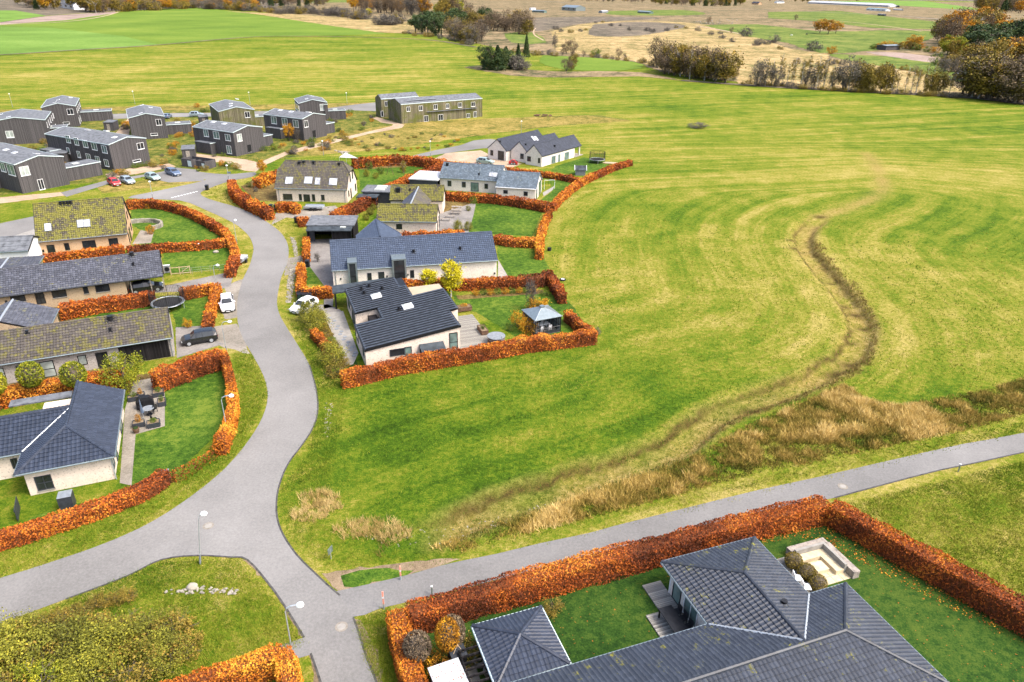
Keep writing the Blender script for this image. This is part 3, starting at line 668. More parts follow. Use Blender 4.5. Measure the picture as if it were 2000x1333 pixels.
def window(root, axis, c, u0, u1, z0, z1, frame='black', pane='glass', out=-1, mull=0, bar=0, name='window', sill=False, label=None):
    """axis 'y': in the wall y=c (out=-1 faces -y); axis 'x': in the wall x=c"""
    if u0 > u1: u0, u1 = u1, u0
    if z0 > z1: z0, z1 = z1, z0
    z0 = max(z0, .02); f = .07; mb = MB()
    def bx(a, b, za, zb, d0, d1, m=mb):
        p, q = c+out*d0, c+out*d1
        m.box(a, b, p, q, za, zb) if axis == 'y' else m.box(p, q, a, b, za, zb)
    bx(u0, u0+f, z0, z1, -.05, .05); bx(u1-f, u1, z0, z1, -.05, .05); bx(u0+f, u1-f, z1-f, z1, -.05, .05); bx(u0+f, u1-f, z0, z0+f, -.05, .05)
    for i in range(mull): u = u0+(u1-u0)*(i+1)/(mull+1); bx(u-.03, u+.03, z0+f, z1-f, -.05, .04)
    for i in range(bar): z = z0+(z1-z0)*(i+1)/(bar+1); bx(u0+f, u1-f, z-.03, z+.03, -.05, .037)
    o = mb.build(name, M[frame], root)
    if label: o['label'] = label
    pm = MB(); bx(u0+f, u1-f, z0+f, z1-f, -.03, .012, pm); pm.build('pane', M[pane], o)
    if sill: sm = MB(); bx(u0-.05, u1+.05, z0-.07, z0-.005, -.02, .10, sm); sm.build('sill', M['white' if frame in ('white', 'trim') else 'concrete'], o)
    return o
def winpx(root, fr, axis, c, x0, y0, x1, y1, **k):
    """window whose opposite corners sit at two pixels of the photograph, projected onto the wall"""
    h = (lambda a, b: fr.Y(a, b, c)) if axis == 'y' else (lambda a, b: fr.X(a, b, c))
    mx, my = (x0+x1)/2, (y0+y1)/2
    L_, R_, T, B = h(x0, my), h(x1, my), h(mx, y0), h(mx, y1)
    i = 0 if axis == 'y' else 1
    return window(root, axis, c, L_[i], R_[i], B.z, T.z, **k)
def skylight(root, fr, corner, poly, px, py, w_, h_, pane='sky_pane', fm='midgrey', dome=False):
    P, n, e, s = plane_frame(poly); c = fr.hit(px, py, P[0], n) if corner is None else Vector(corner)
    c = c+n*.08
    mb = MB(); mb.obox(c, e*w_/2, s*h_/2, n*.09); o = mb.build('skylight', M[fm], root)
    pm = MB()
    if dome: pm.mesh([c+e*i*(w_/2-.05)+s*j*(h_/2-.05)+n*.092 for i, j in ((-1,-1),(1,-1),(1,1),(-1,1))]+[c+e*i*(w_/3.2)+s*j*(h_/3.2)+n*.20 for i, j in ((-1,-1),(1,-1),(1,1),(-1,1))], [(4,5,6,7),(0,1,5,4),(1,2,6,5),(2,3,7,6),(3,0,4,7)])
    else: pm.obox(c+n*.095, e*(w_/2-.08), s*(h_/2-.08), n*.008)
    pm.build('pane', M[pane], o); return o
def vent(root, fr, poly, px, py, r=.13, h=.5, mat='black', wide=1.5):
    P, n, e, s = plane_frame(poly); c = fr.hit(px, py, P[0], n); mb = MB()
    mb.cyl((c.x, c.y, c.z-.1), r, h, 10); mb.cyl((c.x, c.y, c.z-.1+h), r*wide, .1, 10); mb.obox(c+n*.03, e*r*2, s*r*2, n*.03)
    mb.build('roof_vent', M[mat], root)
def chimney(root, fr, poly, px, py, w_=.5, d_=.5, h=.7, mat='black'):
    P, n, e, s = plane_frame(poly); c = fr.hit(px, py, P[0], n); mb = MB(); mb.box(c.x-w_/2, c.x+w_/2, c.y-d_/2, c.y+d_/2, c.z-.4, c.z+h)
    mb.box(c.x-w_/2-.05, c.x+w_/2+.05, c.y-d_/2-.05, c.y+d_/2+.05, c.z+h, c.z+h+.08); mb.build('chimney', M[mat], root)
def lights(root, fr, axis, c, pts, mat='black'):
    for px, py in pts:
        q = fr.Y(px, py, c) if axis == 'y' else fr.X(px, py, c); mb = MB()
        if axis == 'y': mb.box(q.x-.09, q.x+.09, c-.12, c, q.z-.12, q.z+.12)
        else: mb.box(c, c+.12, q.y-.09, q.y+.09, q.z-.12, q.z+.12)
        mb.build('wall_lamp', M[mat], root)
def roof_of(root, faces, mat, fr, singles=False, under='black', tw=.30, th=.36, thick=.14, tiles=True, cap=290, slabs=None, wave=.035):
    """slab under the covering + the covering itself"""
    mb = MB()
    for p in (slabs or faces): mb.prism(p, thick)
    rf = mb.build('roof', M[under], root); acc = []; sg = [] if singles else None
    if tiles:
        for p in faces: tile_face(p, acc, sg, tw=tw, th=th, wave=wave)
        if singles: single_tiles(sg, M[mat], rf, fr, cap, acc, wave=wave, tw=tw)
        emit_tiles(acc, M[mat], rf)
    return rf
def gutter(root, p0, p1, mat='zinc'): MB().tube([p0, p1], .075, 6).build('gutter', M[mat], root)
def pipe(root, x, y, z, mat='midgrey'): MB().tube([(x, y, 0), (x, y, z)], .05, 6).build('downpipe', M[mat], root)
def wall(root, pts, h, mat, name='wall'):
    """closed wall ring as a solid; pts ccw; h may be a list per point"""
    hs = h if isinstance(h, (list, tuple)) else [h]*len(pts); n = len(pts); mb = MB()
    mb.mesh([(x, y, 0) for x, y in pts]+[(x, y, z) for (x, y), z in zip(pts, hs)], [(i, (i+1) % n, (i+1) % n+n, i+n) for i in range(n)]+[tuple(range(n, 2*n))])
    return mb.build(name, M[mat], root)
def gable_house(name, label, a, b, ridge_px, z=2.5, pitch=None, wid=None, yaw=None, mat='tile_grey', wmat='cream', o=.45, og=.15, ext=(0, 0), halfhip=0, tw=.30, th=.36, gutter_mat='zinc', group=None, under='black', wall_x=None, cat='house'):
    """a, b: pixels of the front eave's ends; ridge_px: a pixel on the ridge.  Local x along the eave, y away."""
    fr, ln = frame2(a, b, z, yaw); x0, x1 = -ext[0], ln+ext[1]
    if pitch is None:                                                # known width: read the ridge height off the ray
        yr = wid/2; q = fr.hit(*ridge_px, (0, yr, 0), (0, 1, 0)); zr = q.z
    else:
        q = fr.hit(*ridge_px, (0, 0, z), (0, -math.sin(R(pitch)), math.cos(R(pitch)))); yr = q.y; zr = q.z
    root = thing(name, fr, label, cat, group); W_ = 2*yr; t = (zr-z)/yr
    hh = halfhip
    if hh:
        zc = zr-hh*(zr-z); yc = (zc-z)/t; xi = hh*yr*.9
        F1 = [(x0,0,z),(x1,0,z),(x1,yc,zc),(x1-xi,yr,zr),(x0+xi,yr,zr),(x0,yc,zc)]; F2 = [(x1,W_,z),(x0,W_,z),(x0,W_-yc,zc),(x0+xi,yr,zr),(x1-xi,yr,zr),(x1,W_-yc,zc)]
        faces = [F1, F2, [(x1,yc,zc),(x1,W_-yc,zc),(x1-xi,yr,zr)], [(x0,W_-yc,zc),(x0,yc,zc),(x0+xi,yr,zr)]]
    else:
        faces = [[(x0,0,z),(x1,0,z),(x1,yr,zr),(x0,yr,zr)], [(x1,W_,z),(x0,W_,z),(x0,yr,zr),(x1,yr,zr)]]
    rf = roof_of(root, faces, mat, fr, tw=tw, th=th, under=under)
    ridge(rf, (x0+(xi if hh else 0), yr, zr), (x1-(xi if hh else 0), yr, zr), M[mat])
    if hh:
        for p, q in (((x1,yc,zc),(x1-xi,yr,zr)),((x1,W_-yc,zc),(x1-xi,yr,zr)),((x0,yc,zc),(x0+xi,yr,zr)),((x0,W_-yc,zc),(x0+xi,yr,zr))): ridge(rf, p, q, M[mat])
    # wall solid with gables
    wx0, wx1 = x0+og, x1-og; y0, y1 = o, W_-o; ze = z+t*o-.16; zt = zr-.17; zb = (zc-.17) if hh else None
    if wall_x: wx0, wx1 = wall_x[0] if wall_x[0] is not None else wx0, wall_x[1] if wall_x[1] is not None else wx1
    mb = MB()
    if hh:
        ring = [(y0, 0), (y1, 0), (y1, ze), (W_-yc, zb), (yc, zb), (y0, ze)]
    else: ring = [(y0, 0), (y1, 0), (y1, ze), (yr, zt), (y0, ze)]
    n = len(ring)
    mb.mesh([(wx0, y, q) for y, q in ring]+[(wx1, y, q) for y, q in ring], [tuple(range(n))[::-1], tuple(range(n, 2*n))]+[(i, (i+1) % n, (i+1) % n+n, i+n) for i in range(n)])
    mb.build('wall', M[wmat], root)
    gutter(root, (x0, -.07, z-.02), (x1, -.07, z-.02), gutter_mat); gutter(root, (x0, W_+.07, z-.02), (x1, W_+.07, z-.02), gutter_mat)
    for xx in (x0, x1):
        m2 = MB()
        for ya, za, yb, zb2 in (((0, z, yr, zr), (W_, z, yr, zr)) if not hh else ((0, z, yc, zc), (W_, z, W_-yc, zc))):
            s_ = 1 if xx > 0 else -1
            m2.mesh([(xx+s_*.003, ya, za-.15), (xx+s_*.003, yb, zb2-.15), (xx+s_*.003, yb, zb2+.05), (xx+s_*.003, ya, za+.05), (xx+s_*.04, ya, za-.15), (xx+s_*.04, yb, zb2-.15), (xx+s_*.04, yb, zb2+.05), (xx+s_*.04, ya, za+.05)], [(0,1,2,3),(7,6,5,4),(0,4,5,1),(3,2,6,7),(0,3,7,4),(1,5,6,2)])
        m2.build('bargeboard', M[under], root)
    return dict(fr=fr, root=root, x0=x0, x1=x1, yr=yr, zr=zr, W=W_, F=faces, t=t, z=z, wy=y0, wx=(wx0, wx1), roof=rf, y1=y1)
DBG = []

# ------------------------------------------------------------ A: mossy house with peach walls
A_ = gable_house('brick_house', 'peach brick house under a steep mossy yellow-green tiled roof, left of the curving road', (70,473.5), (248.7,456.7), (63.8,399.2), 2.5, 44, mat='tile_moss_h', wmat='peach', o=.4, gutter_mat='midgrey')
DBG.append(('A', A_['W'], A_['zr']))
r_, f_, y_ = A_['root'], A_['fr'], A_['wy']
for q, mu in (((92,478.5,107.5,494),0),((126,475,136,489),0),((161,470,187.5,485),2),((212.5,465.5,231,480),1)): winpx(r_, f_, 'y', y_, *q, mull=mu, bar=1 if mu else 0)
winpx(r_, f_, 'y', y_, 82.5,488,86.5,493)
skylight(r_, f_, None, A_['F'][0], 94, 445, .95, 1.35); skylight(r_, f_, None, A_['F'][0], 157.5, 438, .95, 1.35); skylight(r_, f_, None, A_['F'][0], 170, 437, .95, 1.35)
for px in (119, 126, 133, 139): vent(r_, f_, A_['F'][0], px, 401-.08*(px-119), .16, .6)
for y0, y1, z0, z1 in ((1.5,2.4,.3,2.1),(3.6,5.2,.1,2.2),(7,8.0,.9,2.1),(2.8,3.6,3.2,4.5),(5.6,6.4,3.2,4.5)): window(r_, 'x', A_['wx'][1], y0, y1, z0, z1, out=1)
# ------------------------------------------------------------ B
B_ = gable_house('brick_house', 'long low yellow brick house with plain grey tiles and a carport at its end', (0,580.5), (318.7,539.2), (314.5,490), 2.5, 27, mat='tile_grey', wmat='yellowb', ext=(9, 0), gutter_mat='darkgrey', og=.1, wall_x=(None, 14.0))
DBG.append(('B', B_['W'], B_['zr']))
r_, f_, y_ = B_['root'], B_['fr'], B_['wy']
for q, mu in (((20,575,50,590),1),((101,566,130,581),1),((162.5,559,172.5,574),0),((186,556,214.5,570),1)): winpx(r_, f_, 'y', y_, *q, mull=mu, sill=True)
winpx(r_, f_, 'y', y_, 69.5,571,88,594, name='door', mull=1, bar=1)
winpx(r_, f_, 'y', y_, 10,587,15,593)
for x in (14.6, 17.0, 18.6):
    for y in (.5, B_['W']-.6): MB().box(x-.06, x+.06, y, y+.12, 0, 2.55).build('carport_post', M['wood_grey'], r_)
MB().box(14.0, 18.6, B_['W']-.62, B_['W']-.5, 0, 2.5).build('carport_wall', M['board_black'], r_)
MB().box(14.02, 18.5, .45, .55, 2.25, 2.55).build('carport_beam', M['black'], r_)
vent(r_, f_, B_['F'][0], 258, 500, .25, .55, wide=1.2); vent(r_, f_, B_['F'][0], 261, 519, .12, .45)
# ------------------------------------------------------------ C
C_ = gable_house('brick_house', 'grey mottled brick house under a lichen-spotted tiled roof with an open dark carport bay', (0,713), (336,660), (331,601.2), 2.5, 27, mat='tile_moss_m', wmat='greyb', ext=(9, 0), og=.1)
DBG.append(('C', C_['W'], C_['zr']))
r_, f_, y_ = C_['root'], C_['fr'], C_['wy']
winpx(r_, f_, 'y', y_, -8,719,10,741, pane='glass_l', bar=1)
winpx(r_, f_, 'y', y_, 35,712,59,748, name='door', pane='glass_l', bar=1); winpx(r_, f_, 'y', y_, 81,705,109,741, name='door', pane='glass_l', bar=1)
winpx(r_, f_, 'y', y_, 152.5,694,170,713, pane='glass_l', bar=0); winpx(r_, f_, 'y', y_, 189,688,213,719, name='door')
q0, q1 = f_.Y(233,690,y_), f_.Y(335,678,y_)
MB().box(q0.x, q1.x-.25, y_-.03, y_+.05, .05, 2.45).build('carport_shade_panel', M['board_black'], r_)  # darkness of the open bay painted as a black panel on solid wall
vent(r_, f_, C_['F'][0], 216, 625, .3, .5, wide=1.1); vent(r_, f_, C_['F'][0], 216.5, 648, .12, .45); vent(r_, f_, C_['F'][0], 54, 653, .12, .45)
pipe(r_, C_['x1']-.3, y_-.08, 2.5)
# ------------------------------------------------------------ wings with a ridge running towards the camera
def cross_wing(label, apex, right, z=2.5, W_=8.6, ln=7, mat='tile_grey', wmat='cream', name='garage_wing', yaw=20.5, tw=.30, th=.36, hip=False, front=0):
    """apex: pixel of the ridge's far end, right: pixel of the far right eave corner"""
    fr = Fr(g(*right, z), R(yaw)); zr = fr.X(*apex, -W_/2).z; root = thing(name, fr, label, 'outbuilding')
    b = fr.X(*apex, -W_/2).y if hip else 0
    F = [[(0,-ln,z),(0,0,z),(-W_/2,b,zr),(-W_/2,-ln,zr)], [(-W_,0,z),(-W_,-ln,z),(-W_/2,-ln,zr),(-W_/2,b,zr)]]
    if hip: F.append([(0,0,z),(-W_,0,z),(-W_/2,b,zr)])
    rf = roof_of(root, F, mat, fr, tw=tw, th=th); ridge(rf, (-W_/2, -ln, zr), (-W_/2, b, zr), M['steel' if mat != 'tile_bluegrey' else mat])
    if hip: ridge(rf, (0,0,z), (-W_/2,b,zr), M[mat]); ridge(rf, (-W_,0,z), (-W_/2,b,zr), M[mat])
    x0, x1, y0, y1 = -W_+.3, -.3, -ln, -.12 if not hip else -.4; mb = MB(); ze = z-.03; n = 5
    ring = [(x0,0),(x1,0),(x1,ze),(-W_/2,zr-.2 if not hip else ze),(x0,ze)]
    mb.mesh([(x,y0,q) for x,q in ring]+[(x,y1,q) for x,q in ring], [tuple(range(5)), tuple(range(5,10))[::-1]]+[(i,i+5,(i+1)%5+5,(i+1)%5) for i in range(5)])
    mb.build('wall', M[wmat], root); gutter(root, (.07,-ln,z-.02), (.07,0,z-.02)); DBG.append((label[:20], zr, b)); return root, fr
cross_wing('gable wing with pale grey tiles in front of the yellow brick house', (26,585), (114,604), ln=6.5, wmat='yellowb')
cross_wing('grey-tiled gable wing between the mossy-roofed house and the long grey roof', (30,487), (85,500), ln=6.5, wmat='yellowb')
cross_wing('blue-grey hipped garage roof behind the long white brick house', (734,429), (782,457), ln=5, mat='tile_bluegrey', yaw=14, hip=True, W_=7.0)
s_ = gable_house('garden_shed', 'small white gabled outbuilding with a grey felt roof, left of the mossy-roofed peach house', (0,493), (55,490), (62,461), 2.6, 22, mat='felt', wmat='white', ext=(6, 0), o=.3, cat='outbuilding', tw=1.0, th=1.0)
# ------------------------------------------------------------ D: half-hipped farmhouse
D_ = gable_house('brick_house', 'cream brick house with a half-hipped mossy tiled roof and four roof windows', (536,368), (677.5,371.5), (600,314.7), 2.6, 47, mat='tile_moss_m', wmat='cream', halfhip=.38, yaw=-2.4, o=.35)
DBG.append(('D', D_['W'], D_['zr']))
r_, f_, y_ = D_['root'], D_['fr'], D_['wy']
for q, mu in (((553,379,571,390.5),2),((584,379.5,589.5,391.5),0),((609.5,380,615.5,392.5),0),((627.5,381,634,391.5),0)): winpx(r_, f_, 'y', y_, *q, mull=mu, sill=True)
winpx(r_, f_, 'y', y_, 593.5,380,606,400.5, name='door', mull=1)
for px, py, w_ in ((561.5,353.5,.8),(568.5,353.5,.8),(602.5,353,1.6),(620.5,355,1.0),(651,356,1.6)): skylight(r_, f_, None, D_['F'][0], px, py, w_, 1.55)
for px, py in ((584.5,321),(593.5,319),(613,320),(662.5,323)): vent(r_, f_, D_['F'][0], px, py, .2, .5)
x1_ = D_['wx'][1]
for y0, y1, z0, z1 in ((1.2,1.9,.9,2.1),(2.9,3.6,.1,2.1),(6.6,7.4,.7,2.1),(3.1,3.9,3.3,5.0),(5.0,5.8,3.5,5.2)): window(r_, 'x', x1_, y0, y1, z0, z1, out=1)
pipe(r_, .6, y_-.08, 2.6); pipe(r_, D_['x1']-.6, y_-.08, 2.6)
# its outbuilding
fr = Fr(g(705,375,2.4), R(-2.4)); ro = thing('garden_shed', fr, 'low flat-roofed shed with three roof domes beside the half-hipped house', 'outbuilding')
MB().box(.2,6.0,.3,5.0,0,2.3).build('wall', M['darkgrey'], ro); MB().box(0,6.4,0,5.2,2.3,2.5).build('roof', M['felt'], ro); MB().box(-.4,3.6,-2.6,-.02,1.9,2.05).build('canopy', M['felt_dark'], ro)
for k in range(3): MB().box(2.4,4.4,1.0+k*1.3,1.7+k*1.3,2.5,2.72).build('skylight', M['dome'], ro)
for x, y in ((-.3,-2.5),(3.4,-2.5)): MB().box(x,x+.1,y,y+.1,0,1.9).build('post', M['darkgrey'], ro)
# ------------------------------------------------------------ E: mossy L house
E1 = gable_house('brick_house', 'cream brick house whose two mossy tiled roofs stand in front of one another', (734.5,433), (851,434), (854,400.5), 2.5, 38, mat='tile_moss_h', wmat='cream', yaw=0.5, o=.35, ext=(0,.2))
DBG.append(('E1', E1['W'], E1['zr']))
r_, f_, y_ = E1['root'], E1['fr'], E1['wy']
winpx(r_, f_, 'y', y_, 774,438,785.5,448)
for y0, y1, z0, z1 in ((1.6,2.6,.1,2.1),(4.2,5.8,.1,2.2)): window(r_, 'x', E1['wx'][1], y0, y1, z0, z1, out=1)
W1, zr1, X1 = E1['W'], E1['zr'], E1['x1']
q = f_.hit(854, 362.5, (0, 0, zr1), (0, 0, 1)); yb = q.y; XL = f_.L(762.5,362.5,zr1).x; hw = W1/2
Fb = [[(XL,yb-hw,2.5),(X1,yb-hw,2.5),(X1,yb,zr1),(XL,yb,zr1)], [(X1,yb+hw,2.5),(XL,yb+hw,2.5),(XL,yb,zr1),(X1,yb,zr1)]]
rb = roof_of(r_, Fb, 'tile_moss_h', f_); ridge(rb, (XL,yb,zr1), (X1,yb,zr1), M['tile_moss_h'])
mb = MB(); ring = [(yb-hw+.3,0),(yb+hw-.3,0),(yb+hw-.3,2.6),(yb,zr1-.2),(yb-hw+.3,2.6)]
mb.mesh([(XL+.2,y,z) for y,z in ring]+[(X1-.2,y,z) for y,z in ring], [tuple(range(5))[::-1], tuple(range(5,10))]+[(i,(i+1)%5,(i+1)%5+5,i+5) for i in range(5)]); mb.build('wall', M['cream'], r_)
zq = zr1-.25; xc = (XL+X1)/2+.2; hw2 = hw*.92
Fc = [[(xc+hw2,W1-1.9,2.5),(xc+hw2,yb-hw+1.9,2.5),(xc,yb-.3,zq),(xc,W1/2+.3,zq)]]; Fd = [[(xc-hw2,yb-hw+1.9,2.5),(xc-hw2,W1-1.9,2.5),(xc,W1/2+.3,zq),(xc,yb-.3,zq)]]
rc = roof_of(r_, Fc, 'tile_moss_m', f_); rd = roof_of(r_, Fd, 'tile_grey', f_); ridge(rc, (xc,W1/2+.3,zq), (xc,yb-.3,zq), M['steel'])
wall(r_, [(xc-hw2+.4,W1-.5),(xc+hw2-.4,W1-.5),(xc+hw2-.4,yb-hw+.5),(xc-hw2+.4,yb-hw+.5)], 2.5, 'cream')
skylight(r_, f_, None, Fd[0], 783, 386, .8, 1.3); skylight(r_, f_, None, Fd[0], 779, 397, .8, 1.3)
chimney(r_, f_, Fb[0], 778, 374, .7, .7, .6); vent(r_, f_, Fb[0], 801, 373, .12, .5)
# ------------------------------------------------------------ K: black carport
fr, ln = frame2((597,440), (692,440), 2.9, 2.0); ro = thing('carport', fr, 'black boarded carport with a grey felt roof beside the driveway', 'carport')
q = fr.L(611, 420, 3.3); W_ = q.y
zf = 2.9
MB().prism([(0,0,zf),(ln,0,zf),(ln+.0,W_,3.25),(0,W_,3.25)], .16).build('roof', M['felt'], ro)
MB().prism([(.3,-1.5,2.45),(ln-.3,-1.5,2.45),(ln-.3,-.02,2.72),(.3,-.02,2.72)], .14).build('roof', M['felt_dark'], ro)
MB().box(ln-.35,ln-.2,0,W_-.2,0,2.74).build('wall', M['board_black'], ro); MB().box(.1,ln-.36,W_-.35,W_-.2,0,3.0).build('wall', M['board_black'], ro)
MB().box(.1,.25,0,W_-.36,0,2.74).build('wall', M['board_black'], ro)
MB().box(ln*.56,ln-.4,-1.1,-.98,0,2.35).build('door', M['board_black'], ro)
for x in (.35, ln*.55, ln-.45): MB().box(x,x+.14,-1.3,-1.16,0,2.4).build('post', M['black'], ro)
MB().box(ln*.72,ln*.72+.9,-.6,-.2,2.6,2.8).build('skylight', M['dome'], ro)
MB().box(.3,1.2,.2,.4,0,2.3).build('shutter', M['darkgrey'], ro)
# ------------------------------------------------------------ F: long white brick house
F_ = gable_house('brick_house', 'long white brick house with blue-grey tiles and two tall zinc dormer windows', (647.5,529.5), (972,508.8), (800,462.3), 2.7, 32, mat='tile_bluegrey', wmat='whiteb', og=.1, o=.3, under='darkgrey')
DBG.append(('F', F_['W'], F_['zr']))
r_, f_, y_ = F_['root'], F_['fr'], F_['wy']
for q in ((717.5,533.5,726,549),(739,531.5,751,548),(801,528,809,543),(829.5,526,835,541.5)): winpx(r_, f_, 'y', y_, *q, frame='darkgrey')
for x0, y0, x1, y1 in ((680,513.5,698.5,553),(766,507,793.5,549)):
    a, b = f_.Y(x0,(y0+y1)/2,y_-.15), f_.Y(x1,(y0+y1)/2,y_-.15); zt = f_.Y((x0+x1)/2,y0,y_-.15).z
    m_ = MB(); m_.box(a.x,a.x+.24,y_-.62,y_+2.2,0,zt); m_.box(b.x-.24,b.x,y_-.62,y_+2.2,0,zt); m_.box(a.x-.003,b.x+.003,y_-.623,y_+2.4,zt,zt+.2); dm = m_.build('dormer', M['zinc'], r_)
    MB().box(a.x+.24,b.x-.24,y_-.56,y_-.50,.05,zt-.02).build('pane', M['glass'], dm); MB().box(a.x+.24,b.x-.24,y_-.60,y_-.561,zt*.5-.05,zt*.5+.05).build('transom', M['black'], dm)
lights(r_, f_, 'y', y_, [(665.5,545),(756,540),(797,536.5),(966,534)])
for px, py in ((808,494),(899,488)): vent(r_, f_, F_['F'][0], px, py, .15, .45)
pipe(r_, .45, y_-.08, 2.7, 'zinc')
# ------------------------------------------------------------ J: white house in two steps
J1 = gable_house('brick_house', 'low white brick house with grey tiles stepping down to a lower right-hand wing', (857,347.5), (968,354), (900,319.5), 2.6, 30, mat='slate_grey', wmat='whiteb', yaw=-10.7, o=.3, under='midgrey', ext=(0,1.0))
r_, f_, y_ = J1['root'], J1['fr'], J1['wy']; DBG.append(('J1', J1['W'], J1['zr']))
for q, mu in (((874,353,882,364.5),0),((902,355.5,910,366.5),0),((946,359,953.5,369.5),0)): winpx(r_, f_, 'y', y_, *q, mull=mu, frame='midgrey')
winpx(r_, f_, 'y', y_, 919.5,357,935,374, name='door', pane='glass_g', mull=1, frame='darkgrey')
skylight(r_, f_, None, J1['F'][0], 959.5, 342, .9, 1.3); skylight(r_, f_, None, J1['F'][0], 967, 343, .9, 1.3)
chimney(r_, f_, J1['F'][0], 874, 324, .5, .5, .5); vent(r_, f_, J1['F'][0], 935.5, 342, .12, .4)
q0 = f_.L(967.5,365.5,2.5); q1 = f_.L(1047.5,370.5,2.5); q2 = f_.hit(1057.5,339,(0,q0.y+4.3,0),(0,1,0)); yw = q0.y; x0_, x1_ = q0.x, q1.x; zr_ = q2.z
Fs = [[(x0_,yw,2.5),(x1_,yw,2.5),(x1_,yw+4.3,zr_),(x0_,yw+4.3,zr_)], [(x1_,yw+8.6,2.5),(x0_,yw+8.6,2.5),(x0_,yw+4.3,zr_),(x1_,yw+4.3,zr_)]]
rf = roof_of(r_, Fs, 'slate_grey', f_, under='midgrey'); ridge(rf, (x0_,yw+4.3,zr_), (x1_,yw+4.3,zr_), M['slate_grey'])
mb = MB(); ring = [(yw+.3,0),(yw+8.3,0),(yw+8.3,2.6),(yw+4.3,zr_-.2),(yw+.3,2.6)]
mb.mesh([(x0_+.1,y,z) for y,z in ring]+[(x1_-.2,y,z) for y,z in ring], [tuple(range(5))[::-1], tuple(range(5,10))]+[(i,(i+1)%5,(i+1)%5+5,i+5) for i in range(5)]); mb.build('wall', M['whiteb'], r_)
for q in ((983,371.5,992,379),(1022.5,374.5,1031,383.5)): winpx(r_, f_, 'y', yw+.3, *q, frame='midgrey')
window(r_, 'x', x1_-.2, yw+.9, yw+2.4, .1, 2.1, pane='glass_g', out=1, name='door'); window(r_, 'x', x1_-.2, yw+4.2, yw+7.4, .1, 2.9, pane='glass_g', out=1, name='door', mull=1)
gutter(r_, (x0_,yw-.07,2.48), (x1_,yw-.07,2.48), 'white')
fr = Fr(g(797.5,349,2.5), J1['fr'].yaw); q = fr.L(859.5,335.5,2.5); ro = thing('carport', fr, 'carport with a flat white roof and grey boarded sides left of the low white house', 'carport')
wx = fr.L(855,352.5,2.5).x; MB().box(0,wx,0,q.y,2.3,2.5).build('roof', M['felt_white'], ro)
for a in ((.15,wx-.15,.15,.27),(.15,.27,.28,q.y-.2),(.15,wx-.15,q.y-.3,q.y-.18)): MB().box(*a,0,2.29).build('wall', M['darkgrey'], ro)
# ------------------------------------------------------------ I: three parallel gables
fr = Fr(g(1059,306,2.5), R(53.0)); root = thing('brick_house', fr, 'white brick house with three parallel dark slate gable roofs beyond the hedges', 'house')
WD = 5.0
def gable_x(y0, W_, xa, xb, zr, z=2.5, og=.05, wb=None):
    F = [[(xa,y0,z),(xb,y0,z),(xb,y0+W_/2,zr),(xa,y0+W_/2,zr)], [(xb,y0+W_,z),(xa,y0+W_,z),(xa,y0+W_/2,zr),(xb,y0+W_/2,zr)]]
    rf = roof_of(root, F, 'slate', fr, under='darkgrey', tw=.3, th=.4, wave=.008); ridge(rf, (xa,y0+W_/2,zr), (xb,y0+W_/2,zr), M['slate'], r=.09)
    mb = MB(); ring = [(y0+.15,0),(y0+W_-.15,0),(y0+W_-.15,z),(y0+W_/2,zr-.16),(y0+.15,z)]; wb = wb or xb-.2
    mb.mesh([(xa+og,y,q) for y,q in ring]+[(wb,y,q) for y,q in ring], [tuple(range(5))[::-1], tuple(range(5,10))]+[(i,(i+1)%5,(i+1)%5+5,i+5) for i in range(5)]); mb.build('wall', M['whiteb'], root); return F
L3 = fr.L(1138,285,2.5).x; zr3 = fr.Y(1041,284,WD/2).z; g3 = gable_x(0, WD, 0, L3, zr3, wb=L3-3.0)
p2 = fr.L(1029,292,2.5); g2 = gable_x(WD, WD+.2, 1.0, L3-1.2, zr3); p1 = fr.L(986,295.5,2.5); g1 = gable_x(2*WD+.2, WD+1, -.6, L3-.8, zr3+.1)
DBG.append(('I', L3, zr3, tuple(p2), tuple(p1)))
for q in ((1077,305,1085,321),(1090,302,1094,318),(1102.5,297.5,1111,314)): winpx(root, fr, 'y', .15, *q, pane='glass_g', frame='midgrey', mull=1)
for y0, y1, x in ((3.3,4.4,.05),(.6,1.2,.05)): window(root, 'x', x, y0, y1, .8, 2.0, frame='darkgrey')
window(root, 'x', 1.05, WD+1.2, WD+2.2, .8, 2.1, frame='darkgrey'); window(root, 'x', -.55, 2*WD+1.0, 2*WD+2.9, .1, 2.3, frame='darkgrey', name='door', mull=1); window(root, 'x', -.55, 2*WD+4.4, 2*WD+5.3, .8, 2.1)
for px, py in ((1083.5,287),): vent(root, fr, g3[0], px, py, .2, .4)
vent(root, fr, g2[0], 1027, 284, .15, .4); vent(root, fr, g1[0], 977, 278, .15, .4)
for px in (1041, 1047): skylight(root, fr, None, g2[0], px, 271.5, .9, 1.4)
for y in (.3, WD-.5): MB().box(L3-.5,L3-.2,y,y+.3,0,2.5).build('porch_post', M['whiteb'], root)
MB().box(L3-3,L3+1.0,0,WD,0,.15).build('terrace', M['wood_grey'], root)
